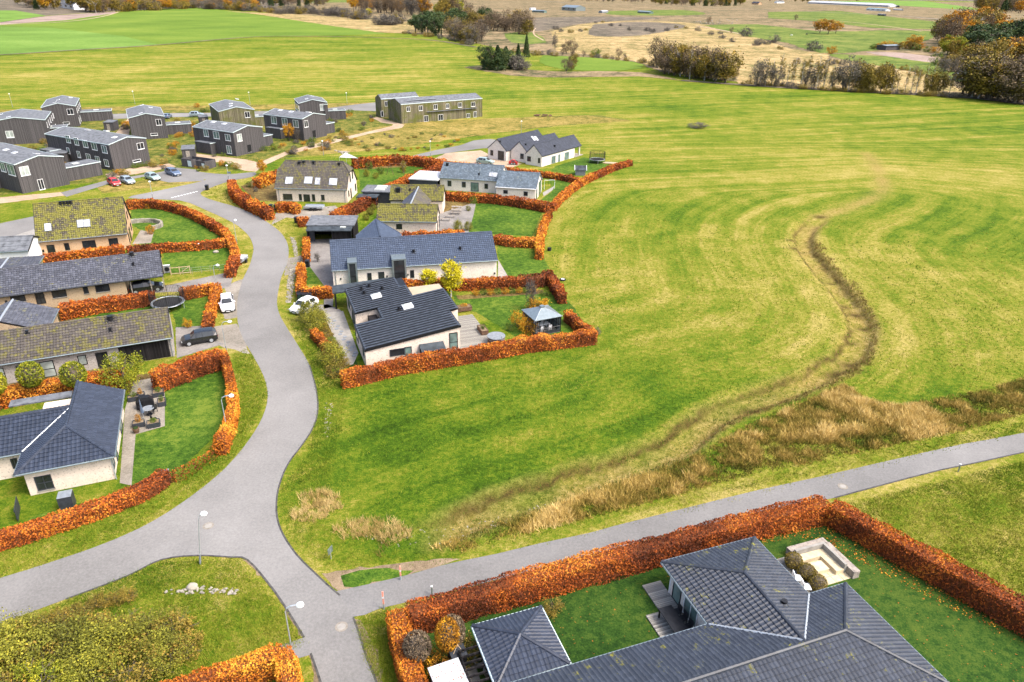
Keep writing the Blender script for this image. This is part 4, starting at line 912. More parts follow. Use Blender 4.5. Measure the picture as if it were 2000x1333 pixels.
# ------------------------------------------------------------ G: hip roof house, lower left
fr = Fr(g(222.5,892,2.5), R(22.6)); root = thing('brick_house', fr, 'cream brick house with hipped black glazed tiles, nearest the junction on the left', 'house'); z = 2.5
Ly = fr.L(242.5,762,z).y; Wg = -fr.L(27.5,931.5,z).x; q = fr.hit(128.8,832,(-Wg/2,0,0),(1,0,0)); ya, za = q.y, q.z
ye = fr.L(38,886,z).y; yrl = (za-z)/((za-z)/(Wg/2))  # same pitch
t_ = (za-z)/(Wg/2); yr_l = ye+Wg/2; xl = -34
DBG.append(('G', Ly, Wg, ya, za, ye))
ya = Wg/2
FR = [(0,0,z),(0,Ly,z),(-Wg/2,Ly,za),(-Wg/2,ya,za)]; FS = [(-Wg,0,z),(0,0,z),(-Wg/2,ya,za)]
FLs = [(-Wg,ye,z),(-Wg,0,z),(-Wg/2,ya,za),(-Wg/2,yr_l,za)]; FM = [(xl,ye,z),(-Wg,ye,z),(-Wg/2,yr_l,za),(xl,yr_l,za)]
FN = [(-Wg/2,yr_l+Wg/2,z),(xl,yr_l+Wg/2,z),(xl,yr_l,za),(-Wg/2,yr_l,za)]
rf = roof_of(root, [FR, FS, FLs, FM, FN], 'tile_black', fr, singles=True, tw=.33, th=.40, wave=.045)
for a, b in (((0,0,z),(-Wg/2,ya,za)), ((-Wg,0,z),(-Wg/2,ya,za))): ridge(rf, a, b, M['tile_black'], single=True, step=.4)
ridge(rf, (-Wg/2,ya,za), (-Wg/2,Ly,za), M['tile_black'], single=True, step=.4); ridge(rf, (xl,yr_l,za), (-Wg/2,yr_l,za), M['tile_black'], step=.4)
MB().tube([(-Wg,ye,z+.12),(-Wg/2,yr_l,za+.06)], .06, 5).build('valley_flashing', M['steel'], rf)
o_ = .45; wall(root, [(-Wg+o_,o_),(-o_,o_),(-o_,Ly-.1),(-Wg+o_,Ly-.1)], [2.55]*4, 'cream'); wall(root, [(xl,ye+o_),(-Wg+o_-.01,ye+o_),(-Wg+o_-.01,yr_l+Wg/2-o_),(xl,yr_l+Wg/2-o_)], [2.54]*4, 'cream')
for a, b in (((-Wg,-.07,z-.02),(0,-.07,z-.02)), ((.07,-.07,z-.02),(.07,Ly,z-.02)), ((xl,ye-.07,z-.02),(-Wg,ye-.07,z-.02)), ((-Wg-.07,-.07,z-.02),(-Wg-.07,ye,z-.02))): gutter(root, a, b)
pipe(root, -.35, o_-.08, 2.5, 'steel')
winpx(root, fr, 'y', o_, 69,928.5,104,957, frame='darkgrey', pane='glass', mull=1, bar=1, sill=True); winpx(root, fr, 'y', ye+o_, 22,895,36,915, frame='darkgrey', mull=1)
for y0, y1, z0, z1 in ((1.0,1.9,.6,2.1),(3.0,3.9,.1,2.1),(5.2,6.2,.8,2.1),(7.6,9.4,.1,2.1)): window(root, 'x', -o_, y0, y1, z0, z1, out=1, frame='darkgrey', pane='glass_g')
MB().box(-Wg/2-.9,-Wg/2-6,Ly+.0,Ly+1.2,2.6,2.72).build('rear_canopy', M['felt'], root)
# ------------------------------------------------------------ BR: hip roof house, bottom right
z = 2.5; fr = Fr(g(1651.5,1141.2,z), R(19.8)); root = thing('brick_house', fr, 'large house with dark glazed hip roofs filling the bottom right, inside the orange hedge', 'house')
h1 = fr.hit(1651.5,1232.6,(0,0,0),(1,-1,0)); Wm = -2*h1.x; zt = h1.z; t_ = (zt-z)/(Wm/2)
x2 = fr.L(1577,1160.4,z).x; p1_ = fr.L(1294.5,1100.9,z); p2_ = fr.L(1470.9,1052,z); x1 = p1_.x; L2 = p2_.y; W2 = x2-x1; xm = (x1+x2)/2; z2 = z+t_*W2/2
DBG.append(('BR', Wm, zt, x1, x2, L2, W2, z2)); xl = -30
A0, Ar = (0,0,z), (-Wm/2,-Wm/2,zt); B0, Br = (0,-Wm,z), (xl,-Wm/2,zt); v = -W2/2
FMs = [[(x1,0,z),(xl,0,z),(xl,v,z2),(xm,v,z2)], [(0,0,z),(x2,0,z),(xm,v,z2),(v,v,z2)], [(v,v,z2),(xl,v,z2),(xl,-Wm/2,zt),(-Wm/2,-Wm/2,zt)],
       [(0,-Wm,z),(0,0,z),Ar], [(xl,-Wm,z),(0,-Wm,z),(-Wm/2,-Wm/2,zt),(xl,-Wm/2,zt)],
       [(x1,0,z),(x1,L2,z),(xm,L2-W2/2,z2),(xm,v,z2)][::-1], [(x2,L2,z),(x2,0,z),(xm,v,z2),(xm,L2-W2/2,z2)][::-1], [(x1,L2,z),(x2,L2,z),(xm,L2-W2/2,z2)][::-1]]
rf = roof_of(root, FMs, 'tile_moss_l', fr, singles=True, tw=.30, th=.37, wave=.045, cap=295)
for a, b in ((A0,Ar),((0,-Wm,z),Ar),(Ar,Br),((x1,L2,z),(xm,L2-W2/2,z2)),((x2,L2,z),(xm,L2-W2/2,z2)),((xm,L2-W2/2,z2),(xm,v,z2))): ridge(rf, a, b, M['tile_moss_l'], single=(b is not Br), step=.38)
for a, b in (((x1,0,z+.05),(xm,v,z2+.05)),((x2,0,z+.05),(xm,v,z2+.05))): MB().tube([a,b], .09, 5).build('valley_flashing', M['steel'], rf)
o_ = .5; wall(root, [(xl,-Wm+o_),(-o_,-Wm+o_),(-o_,-o_),(xl,-o_)], [2.55]*4, 'whiteb'); wall(root, [(x1+o_,-o_+.01),(x2-o_,-o_+.01),(x2-o_,L2-o_),(x1+o_,L2-o_)], [2.54]*4, 'whiteb')
for a, b in (((xl,.07,z-.02),(x1,.07,z-.02)),((x2,.07,z-.02),(0,.07,z-.02)),((.07,0,z-.02),(.07,-Wm,z-.02)),((x1-.07,0,z-.02),(x1-.07,L2,z-.02)),((x1,L2+.07,z-.02),(x2,L2+.07,z-.02)),((x2+.07,0,z-.02),(x2+.07,L2,z-.02))): gutter(root, a, b)
window(root, 'x', x1+o_, L2-2.0, L2-1.0, .1, 2.2, frame='black', pane='glass_g', out=-1, name='door'); window(root, 'x', x1+o_, L2-4.0, L2-2.4, .1, 2.2, frame='white', pane='glass_g', out=-1, name='door', mull=1)
vent(root, fr, FMs[6], 1531, 1180, .13, .3)
pipe(root, x1+.5, L2-.6, 2.5, 'white'); BRF = fr; BRX = (x1, x2, L2, Wm)
# ------------------------------------------------------------ PG: pyramid roof garage
fr = Fr(g(1113,1297,2.3), R(20.4)); root = thing('garage', fr, 'square garage with a pyramid roof of dark glazed tiles beside the pergola', 'garage'); z = 2.3
Wp = -fr.L(923.6,1223.9,z).x; Lp = fr.L(1055.8,1186.5,z).y; ap = fr.hit(1014.5,1236,(-Wp/2,0,0),(1,0,0)); ap = (-Wp/2, Lp/2, ap.z); DBG.append(('PG', Wp, Lp, ap))
c = [(0,0,z),(0,Lp,z),(-Wp,Lp,z),(-Wp,0,z)]
rf = roof_of(root, [[c[i], c[(i+1)%4], ap] for i in range(4)], 'tile_black', fr, singles=True, tw=.28, th=.36, wave=.045)
for i in range(4): ridge(rf, c[i], ap, M['tile_black'], single=True, step=.36)
wall(root, [(-Wp+.35,.35),(-.35,.35),(-.35,Lp-.35),(-Wp+.35,Lp-.35)], [2.3]*4, 'board_black')
for i in range(4):
    a, b = Vector(c[i]), Vector(c[(i+1)%4]); n = (b-a).cross(Vector((0,0,1))).normalized()*.06
    gutter(root, a+n-Vector((0,0,.03)), b+n-Vector((0,0,.03)), 'trim')
# ------------------------------------------------------------ H1: single-pitch roofs
h_lo, h_hi = 2.45, 3.9
fr = Fr(g(711.5,684.5,h_lo), R(20.6)); root = thing('brick_house', fr, 'cream brick house with stepped black single-pitch roofs and two white roof domes', 'house')
sx = fr.Y(900.5,635.7,0); slope = (sx.z-h_lo)/sx.x; DBG.append(('H1', sx.x, sx.z, slope))
pn = (-slope, 0, 1); hp = lambda px, py: fr.hit(px, py, (0,0,h_lo), pn)
pts = dict(a=(681.5,636.5), n0=(663.5,567.5), n1=(692,611.7), r0=(731,602), r1=(744.5,620.7), e1=(873.5,606.5), e2=(894.5,599.8), e3=(861.5,566), e4=(806,576.5), e5=(789.5,557.7), e6=(782,558.5), e7=(771.5,545))
Q = {k: hp(*v) for k, v in pts.items()}
for k, v in Q.items(): DBG.append((k, round(v.x,1), round(v.y,1), round(v.z,1)))
X1 = sx.x; yA = Q['a'].y; yN1 = Q['n1'].y; yN0 = Q['n0'].y; xN = Q['n1'].x; xR = Q['r1'].x; XE2 = Q['e2'].x; yE1 = Q['e1'].y; yE3 = Q['e3'].y; xE4 = Q['e4'].x; xE6 = Q['e6'].x; yE7 = Q['e7'].y
zz = lambda x: h_lo+slope*x
# strips of roof between the battens, each running down the slope: (x start, x end) depends on y
def xr(y):
    lo = 0 if y < yA else (xR if y < yN1 else xN)
    hi = X1 if y < yE1 else (XE2 if y < yE3 else (xE4 if y < Q['e5'].y else xE6))
    return lo, hi
rf = None; ystep = .62; y = 0.0; edges = []
mb = MB()
for (a0, b0, c0, d0) in ((0,X1,0,yA),(xR,X1,yA,yE1),(xR,XE2,yE1,min(yN1,yE3)),(xN,XE2,yN1,yE3) if yN1 < yE3 else (xR,xE4,yE3,yN1),(xN,xE4,max(yN1,yE3),yE7)):
    if d0 > c0: mb.prism([(a0,c0,zz(a0)-.02),(b0,c0,zz(b0)-.02),(b0,d0,zz(b0)-.02),(a0,d0,zz(a0)-.02)], .22)
rf = mb.build('roof', M['black'], root)
ytop = max(yE7, yN0)
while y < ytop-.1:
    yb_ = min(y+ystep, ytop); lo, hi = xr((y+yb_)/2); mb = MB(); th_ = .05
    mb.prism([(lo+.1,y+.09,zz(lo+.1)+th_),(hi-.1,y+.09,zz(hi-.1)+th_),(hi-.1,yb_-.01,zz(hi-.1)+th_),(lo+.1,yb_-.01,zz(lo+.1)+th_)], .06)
    mb.prism([(lo+.25,y,zz(lo+.25)+.14),(hi-.3,y,zz(hi-.3)+.14),(hi-.3,y+.085,zz(hi-.3)+.14),(lo+.25,y+.085,zz(lo+.25)+.14)], .14); mb.mi[-6:] = [1]*6  # battens black, not panel colour: their shadow line is painted in
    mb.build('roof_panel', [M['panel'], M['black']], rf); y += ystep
i = .12
def hwall(pts_): wall(root, pts_, [zz(x)-.24 for x, _ in pts_], 'cream')
hwall([(i,i),(X1-i,i),(X1-i,yE1-i),(xR-.2,yE1-i),(xR-.2,yA-i),(i,yA-i)])
hwall([(xN+i,yN1+i),(xR+i,yN1+i),(xR+i,yA-.2),(XE2-i,yE1-i-.01),(XE2-i,yE3-i),(xE4-i,yE3-i),(xE4-i,yE7-i),(xN+i,yE7-i)][:0] or [(xN+i,yN1+i),(xE4-i,yN1+i),(xE4-i,yE7-i),(xN+i,yE7-i)])
hwall([(xR+i,yE1-i-.005),(XE2-i,yE1-i-.005),(XE2-i,yE3-i),(xR+i,yE3-i)]); hwall([(xR+i,yA-.3),(xR+2,yA-.3),(xR+2,yN1+.3),(xR+i,yN1+.3)])
winpx(root, fr, 'y', i, 761,681.5,790,695, frame='darkgrey', mull=0); winpx(root, fr, 'y', i, 790.5,677.5,804.5,703, frame='darkgrey', pane='glass_g', name='door'); winpx(root, fr, 'y', i, 877.5,650,894,687, frame='black', pane='glass_g', bar=1)
for y0, y1, z0, z1 in ((1.2,2.0,.9,2.0),(5.0,7.0,.9,2.0)): window(root, 'x', i, y0, y1, z0, z1, frame='darkgrey', pane='glass_g', out=-1)
for y0, y1, z0, z1 in ((yN1+.8,yN1+1.7,.3,2.1),(yN1+2.2,yN1+3.1,.1,2.1),(yN1+4.5,yN1+6.2,.9,2.1)): window(root, 'x', xN+i, y0, y1, z0, z1, frame='darkgrey', pane='glass_g', out=-1)
for px, py in ((706,566.5),(721,561),(746,565.5),(711,574.5),(779,606)): vent(root, fr, [(0,0,h_lo),(X1,0,zz(X1)),(X1,5,zz(X1)),(0,5,h_lo)], px, py, .15, .5)
rp = [(0,0,h_lo+.1),(X1,0,zz(X1)+.1),(X1,5,zz(X1)+.1),(0,5,h_lo+.1)]
skylight(root, fr, None, rp, 735, 579.5, 1.25, 1.25, pane='dome', fm='white', dome=True); skylight(root, fr, None, rp, 796.5, 599.5, 1.25, 1.25, pane='dome', fm='white', dome=True)
qa, qb = fr.L(716,613,2.1), fr.L(742,621,2.1); MB().box(qa.x,xR-.1,yA+.25,yN1-.3,0,2.1).build('bin_store', M['board_black'], root)
# flat beige roof behind and dark carport at the north-west
q0, q1, q2 = fr.L(800,564.5,2.6), fr.L(852.5,555,2.6), fr.L(872,574,2.6); bx0, by0 = xE4+.05, yE3+.02
MB().box(bx0,q2.x,by0,q1.y,2.35,2.6).build('flat_roof', M['felt_beige'], root); MB().box(bx0+.1,q2.x-.3,by0+.1,q1.y-.3,0,2.34).build('wall', M['cream'], root)
c0, c1 = fr.L(648,557,2.5), fr.L(771,545.5,2.5)
MB().prism([(xN-1.6,yN0-.4,2.35),(xN+5,yE7+.02,2.6),(c1.x,yE7+.02,2.7),(c1.x,c1.y+.4,2.7),(c0.x,c0.y,2.4)], .2).build('flat_roof', M['felt_dark'], root)
wall(root, [(xN-1.4,yN0-.35),(xN-1.2,yN0-.35),(c0.x+.4,c0.y-.2),(c0.x+.2,c0.y-.2)], 2.2, 'board_black'); HF = fr; HW = (X1, yA, yE3)
# dark garden cupboard on the gable
fr2 = Fr(fr.w(fr.Y(820,690,i).x, i-1.15, 0), fr.yaw); wq = fr.Y(865,680,i).x-fr.Y(820,690,i).x; ro = thing('garden_cupboard', fr2, 'black boarded lean-to cupboard against the cream gable wall behind the hedge', 'shed')
MB().box(0,wq,0,1.0,0,1.7).build('body', M['board_black'], ro); MB().prism([(-.05,-.1,1.72),(wq+.05,-.1,1.72),(wq+.05,1.1,2.15),(-.05,1.1,2.15)], .08).build('lid', M['felt_dark'], ro)
# ------------------------------------------------------------ dark timber houses of the eco village
def dark_house(label, A, Bp, depth, z=5.7, yaw=None, wins_y=(), wins_l=(), wins_r=(), sky=(), annex=(), mat='board_dark', peak=.5, rise=1.0, name='timber_house', roof='felt', left=None):
    """A, Bp: pixels of the eave's ends on the gable side; depth: metres, or a pixel of the far right corner"""
    fr, W_ = frame2(A, Bp, z, yaw)
    if left is not None: W_ = left
    D = depth if isinstance(depth, (int, float)) else fr.L(*depth, z).y
    root = thing(name, fr, label, 'house', 'dark timber houses of the far settlement'); xp = W_*peak; zr = z+rise
    F = [[(0,0,z),(xp,0,zr),(xp,D,zr),(0,D,z)], [(xp,0,zr),(W_,0,z),(W_,D,z),(xp,D,zr)]]
    mb = MB()
    for p in F: mb.prism([(x+(.06 if x > .1 else -.06)*(x < .1 or x > W_-.1), y+(.06 if y > 0 else -.06), q+.12) for x, y, q in p], .14)
    rf = mb.build('roof', M[roof], root)
    mb = MB(); ring = [(0,0),(W_,0),(W_,z-.03),(xp,zr-.03),(0,z-.03)]
    mb.mesh([(x,0,q) for x,q in ring]+[(x,D,q) for x,q in ring], [tuple(range(5)), tuple(range(5,10))[::-1]]+[(i,i+5,(i+1)%5+5,(i+1)%5) for i in range(5)]); mb.build('wall', M[mat], root)
    m2 = MB()
    for y in (-.1, D+.1):
        for a, b in (((-.06,z),(xp,zr)),((xp,zr),(W_+.06,z))): m2.mesh([(a[0],y-.03,a[1]+.0),(b[0],y-.03,b[1]+.0),(b[0],y-.03,b[1]+.16),(a[0],y-.03,a[1]+.16),(a[0],y+.03,a[1]+.0),(b[0],y+.03,b[1]+.0),(b[0],y+.03,b[1]+.16),(a[0],y+.03,a[1]+.16)], [(0,1,2,3),(7,6,5,4),(0,4,5,1),(3,2,6,7)])
    for x in (-.1, W_+.1): m2.box(x-.03,x+.03,-.06,D+.06,z,z+.16)
    m2.build('roof_edge', M['trim'], rf)
    for q in wins_y: winpx(root, fr, 'y', 0, *q[:4], frame=q[5] if len(q) > 5 else 'white', pane=q[4] if len(q) > 4 else 'glass', mull=1 if (q[2]-q[0]) > 6 and (q[3]-q[1]) > 6 else 0, sill=True)
    for q in wins_l: winpx(root, fr, 'x', 0, *q[:4], frame='white', pane=q[4] if len(q) > 4 else 'glass_g', out=-1, mull=1 if q[2]-q[0] > 5 else 0, sill=True)
    for q in wins_r: window(root, 'x', W_, q[0], q[1], q[2], q[3], frame='white', pane='glass', out=1, sill=True)
    for px, py in sky:
        fc = F[0] if fr.hit(px, py, F[0][0], plane_frame(F[0])[1]).x < xp else F[1]; skylight(root, fr, None, fc, px, py, 1.3, .9, fm='white', pane='sky_pane')
    for (x0,x1,y0,y1,h,sk_) in annex:
        an = MB().box(x0,x1,y0,y1,0,h).build('annex', M[mat], root); m3 = MB(); m3.box(x0-.08,x1+.08,y0-.08,y1+.08,h,h+.14); m3.build('annex_roof', M[roof], an)
        m4 = MB(); m4.box(x0-.12,x1+.12,y0-.13,y0-.085,h,h+.17); m4.box(x1+.085,x1+.13,y0-.08,y1+.12,h,h+.17); m4.build('roof_edge', M['trim'], an)
        if sk_: MB().box((x0+x1)/2-.7,(x0+x1)/2+.7,(y0+y1)/2-.5,(y0+y1)/2+.5,h+.14,h+.3).build('skylight', M['dome'], an)
    DBG.append((label[:22], round(W_,1), round(D,1))); return root, fr
R2 = lambda D, n, z0=3.6, z1=4.9, w_=.9: [(D*(i+.5)/n-w_/2, D*(i+.5)/n+w_/2, z0, z1) for i in range(n)]
dark_house('dark timber house standing furthest left in the back row, a low annex on its right', (80.5,211), (147,208), (164,192.5), yaw=25.5, wins_y=((131,213,143.5,224),(123,238.5,136,243)), wins_r=R2(17,4)+R2(17,4,.6,2.2), sky=((107,201),(114,196),(138,191.5)), annex=((8.7,17,9,14,2.7,1),(-1.2,-.02,5,8,2.4,0)))
dark_house('long dark timber house with five upper windows along its left side', (212,284), (285,271), 24, yaw=61, left=9.3, wins_y=((267.5,279,281,292,'glass'),(259,312,275,317,'glass')), wins_l=((129,265,137,279),(145,269.5,153,283.5),(162,274.5,171,288),(179,279.5,189,293),(199,285,208.5,299),(131,289,136,300),(151,296,157,308),(169,301,177,315),(187,306,195,320),(204,312,212,325)), sky=((171,255),(208,256.5),(224,269.5)), annex=((-2.6,-.02,19,23,2.7,0),))
dark_house('dark timber house with a plain gable right of the upper sandy lane', (250.5,232), (321,228), 17, yaw=27.6, wins_y=((304.5,233,315.5,245),(294,260.5,308,265)), wins_r=R2(17,4), sky=((277,206.5),(294,211),(275,222)), annex=((8.9,15.5,5,10,2.6,1),))
dark_house('dark timber house facing the forked sandy lane, with a porch below its upper windows', (455,260), (511,249), 14.5, yaw=61, wins_y=((463,262,472.5,276.5,'glass_l'),(483.5,283,490.5,297.5,'black','black')), wins_l=((398,253.5,407,267),(417,257.5,428,271),(440,263,450,275),(407,285,418,298),(443,285,452,300)), sky=((417,239.5),(438.5,243),(475,244.5)), annex=((-1.6,-.02,7,12.5,2.6,0),(9.4,15,3,7,2.7,1),(9.4,13,8,12,3.2,1)))
dark_house('dark timber house behind the small birch, with a porch below its upper windows', (590,233.5), (635,225), 14.5, yaw=61, wins_y=((594,235.5,601.5,249),(610.5,255,616.5,269.5,'black','black')), wins_l=((530,228.5,540,242),(551,231.5,561.5,245),(572.5,235,583,249),(542,257,552,271)), sky=((548,216.5),(569,219.5),(603,220)), annex=((-1.6,-.02,7,12.5,2.6,0),(9.0,14.5,2,6,2.7,1)))
dark_house('brownish timber house right of the parked van in the back row', (427,219), (492,213), 16, yaw=30, wins_y=((478,218.5,488,230),), sky=((451,203.5),(451,208),(463,194)), mat='board_green', annex=((9.2,14,6,10,2.7,1),))
dark_house('dark timber house at the right end of the back row', (583,203), (638.5,201), 10.6, yaw=22, wins_y=((625,203.5,634,216,'glass_l'),), wins_l=((576.5,203,580.5,213),(581,206,584,217)), sky=((599,194),(610,188.5)), annex=((8.6,14.5,3,7,2.7,1),(7.6,8.57,-.5,-.02,5.2,0)))
dark_house('dark timber house nearest the parked cars, with an open black door', (28.5,323), (117,308), 24, yaw=58, left=9.4, wins_y=((38.5,325,57.5,343.5,'glass_l'),(74.5,350,86,371,'black','white')), wins_l=((1,319,10,335),(15,323,28,342),(-25,315,-15,330)), sky=((12,294),(29,299.5),(71,301.5)), annex=((9.6,18,2.5,7,2.8,1),(9.6,15,12,18,3.0,0),(-2.6,-.02,8,14,2.8,0)))
dark_house('dark timber house cut by the left edge, with a low annex towards its garden', (-30,241), (30,250.5), (58,221), z=5.7, yaw=-22.5 if False else 25, wins_y=((11.5,256,26.5,269.5,'glass_l'),(2,285,17,290)), wins_r=R2(20,5)+R2(20,4,.5,2.0), sky=((2,224.5),(17,229.5)), annex=((8.7,17,5,10,2.8,1),))
def brown_block(label, A, Bp, ridge_px, gable_px, **k):
    fr, ln = frame2(A, Bp, 5.7); q = fr.L(*gable_px, 5.7); W_ = q.y; root = thing('timber_house', fr, label, 'house'); zr = 6.9
    F = [[(0,0,5.7),(ln,0,5.7),(ln,W_*.45,zr),(0,W_*.45,zr)], [(ln,W_,5.7),(0,W_,5.7),(0,W_*.45,zr),(ln,W_*.45,zr)]]
    mb = MB(); [mb.prism([(x,y,q+.12) for x,y,q in p], .14) for p in F]; mb.build('roof', M['felt'], root)
    mb = MB(); ring = [(0,0),(W_,0),(W_,5.7),(W_*.45,zr),(0,5.7)]
    mb.mesh([(.02,y,q) for y,q in ring]+[(ln-.02,y,q) for y,q in ring], [tuple(range(5))[::-1], tuple(range(5,10))]+[(i,(i+1)%5,(i+1)%5+5,i+5) for i in range(5)]); mb.build('wall', M['board_green'], root)
    MB().box(-.05,ln+.05,-.06,-.01,5.66,5.86).build('roof_edge', M['trim'], root); return root, fr, ln, W_
root, fr, ln, W_ = brown_block('long two-storey greenish-brown timber block beyond the sandy path', (783,205), (942,193), None, (768,196.5))
for q in ((794,209,801,218),(818,207,825.5,216.5),(847,204.5,854.5,214),(871,203,877,212),(894.5,201,902,210),(920,199.5,928,208.5)): winpx(root, fr, 'y', 0, *q, frame='white', mull=1, sill=True)
for q in ((828,226,836.5,239),(856,224,865.5,238.5),(911.5,222,918,233),(925,218,931,230)): winpx(root, fr, 'y', 0, *q, frame='white', name='door', mull=1)
MB().box(ln*.3,ln*.92,-.5,-.07,2.9,3.05).build('canopy', M['felt'], root)
MB().box(3,13,W_*.14,W_*.36,6.45,6.5).build('solar_panel', M['midgrey'], root)
root, fr, ln, W_ = brown_block('smaller greenish-brown timber block behind the long one, by the turning area', (744,194.5), (817,189), None, (737,191))
winpx(root, fr, 'y', 0, 751.5,198,760,208, frame='white', mull=1); winpx(root, fr, 'y', 0, 744,217,749,228, name='door', frame='white')
def shed(label, A, Bp, h, D, mat='board_dark', roof='felt', yaw=None, name='garden_shed', door=True, tilt=.15):
    fr, ln = frame2(A, Bp, h, yaw); root = thing(name, fr, label, 'shed')
    MB().box(0,ln,0,D,0,h).build('wall', M[mat], root); MB().prism([(-.12,-.15,h+.1),(ln+.12,-.15,h+.1),(ln+.12,D+.12,h+.1+tilt),(-.12,D+.12,h+.1+tilt)], .09).build('roof', M[roof], root)
    if door: MB().box(ln*.3,ln*.3+.85,-.04,-.003,.05,1.95).build('door', M['wood_grey'], root)
    return root, fr, ln
shed('small dark shed with a slightly tilted grey roof beside the furthest-left house', (201,240), (220,240), 2.3, 3.5)
shed('dark board shed standing above the bin enclosure', (354,293), (377.5,290), 2.3, 4.5, yaw=20)
shed('dark shed with a bluish roof behind the porch house in the back row', (389,230), (406,229), 2.3, 4)
shed('low dark shed right of the house nearest the parked cars', (88,302), (129,300), 2.5, 5, door=False, yaw=20)
# bin enclosure by the parking
fr = Fr(g(356,325), R(-25)); ro = thing('bin_enclosure', fr, 'open dark timber bin enclosure with green containers beside the parking area', 'enclosure')
for a in ((0,3.2,0,.12),(0,.12,.13,3.2),(4.6,7.4,0,.12),(7.28,7.4,.13,3.2),(.13,7.27,3.1,3.22),(3.08,3.2,.13,1.4),(4.6,4.72,.13,1.4)): MB().box(*a,0,1.8).build('panel', M['board_dark'], ro)
MB().box(2.0,3.1,-.05,-.01,.2,1.5).build('notice_board', M['trim'], ro); MB().box(6.4,7.2,-.05,-.01,.2,1.3).build('notice_board', M['trim'], ro)
for k in range(3):
    t = thing('waste_container', fr.w(1.2+k*2.1,2.2,0), ('green waste container in the left of the bin enclosure','green waste container in the middle of the bin enclosure','green waste container in the right of the bin enclosure')[k], 'bin', 'waste containers in the enclosure', fr.yaw)
    MB().box(-.6,.6,-.45,.45,.15,1.15).build('body', M['leafbin'] if 'leafbin' in M else M['darkgrey'], t); MB().prism([(-.64,-.5,1.22),(.64,-.5,1.22),(.64,.5,1.35),(-.64,.5,1.35)], .06).build('lid', M['black'], t)
# far farm buildings and houses
def barn(label, A, Bp, h, D, wmat='white', rmat='midgrey', pitch=20, name='barn', mullion=0, cat='barn', wins=3):
    fr, ln = frame2(A, Bp, h); root = thing(name, fr, label, cat); zr = h+math.tan(R(pitch))*D/2
    mb = MB(); [mb.prism(p, .25) for p in ([(0,-.5,h),(ln,-.5,h),(ln,D/2,zr),(0,D/2,zr)], [(ln,D+.5,h),(0,D+.5,h),(0,D/2,zr),(ln,D/2,zr)])]; mb.build('roof', M[rmat], root)
    mb = MB(); ring = [(0,0),(D,0),(D,h-.1),(D/2,zr-.3),(0,h-.1)]
    mb.mesh([(.3,y,q) for y,q in ring]+[(ln-.3,y,q) for y,q in ring], [tuple(range(5))[::-1], tuple(range(5,10))]+[(i,(i+1)%5,(i+1)%5+5,i+5) for i in range(5)]); mb.build('wall', M[wmat], root)
    for k in range(wins): u = ln*(k+.5)/wins; window(root, 'y', 0, u-ln*.06, u+ln*.06, h*.35, h*.75, frame='white', pane='glass')
    return root, fr, ln
barn('white farmhouse with a dark roof among the trees at the top left edge', (113,6), (143,10), 7, 16, 'white', 'felt', 35, 'farmhouse', cat='house')
barn('pale grey gable barn on the brown heath, largest of the small ones', (1097,14), (1125,15.5), 6, 22, 'zinc', 'zinc')
barn('small white shed on the heath left of the pale barn, behind a green one', (1037,17), (1047,17), 3, 7, 'white', 'felt_white', wins=1)
barn('low green tunnel shed on the heath in front of a small white shed', (1039,21), (1063,22), 3, 7, 'glass_g', 'zinc', wins=2)
barn('small white-roofed shelter alone on the heath right of the pale barn', (1176,22.5), (1188,22), 3, 7, 'midgrey', 'felt_white', wins=1)
barn('low grey-green tunnel on the far pasture left of the bare stones', (1245,22.5), (1269,24), 3, 8, 'glass_g', 'zinc', wins=2)
barn('very long low white-roofed stable at the top right', (1578,4.5), (1735,11), 5, 30, 'white', 'felt_white', wins=12)
barn('teal-roofed building in front of the long stable', (1692,17), (1730,19), 4, 12, 'white', 'glass_g', wins=4)
barn('dark long shed beside the far farm road', (1714,28), (1728,28.5), 3, 6, 'darkgrey', 'felt', wins=1)
barn('small dark shed right of the teal-roofed building', (1740,11), (1752,12), 4, 8, 'darkgrey', 'felt', wins=1)
barn('cluster shed with a pale roof at the far end of the stable yard', (1744,18), (1760,19), 2.5, 6, 'midgrey', 'felt_white', wins=1)
barn('open shelter with a curved pale blue roof in the allotments', (1731,90), (1760,89), 3.2, 8, 'board_dark', 'zinc', 8, wins=0, name='field_shelter')
barn('small teal shed beside the allotment shrubs at the right', (1872,146), (1888,146), 2.8, 4, 'glass_g', 'felt', wins=0, name='allotment_shed')
barn('white cottage beside the far road at the top, right of the dark tree belt', (1410,4), (1424,4), 5, 12, 'white', 'slate', 35, wins=2, name='cottage', cat='house')
barn('dark-roofed cottage at the top beside the far road, left of the green paddock', (1468,6), (1482,6.5), 5, 12, 'peach', 'slate', 35, wins=2, name='cottage', cat='house')
barn('pale house at the top, left of the long white stable', (1518,4), (1532,4), 5, 12, 'white', 'felt', 35, wins=2, name='cottage', cat='house')
#@@DBG

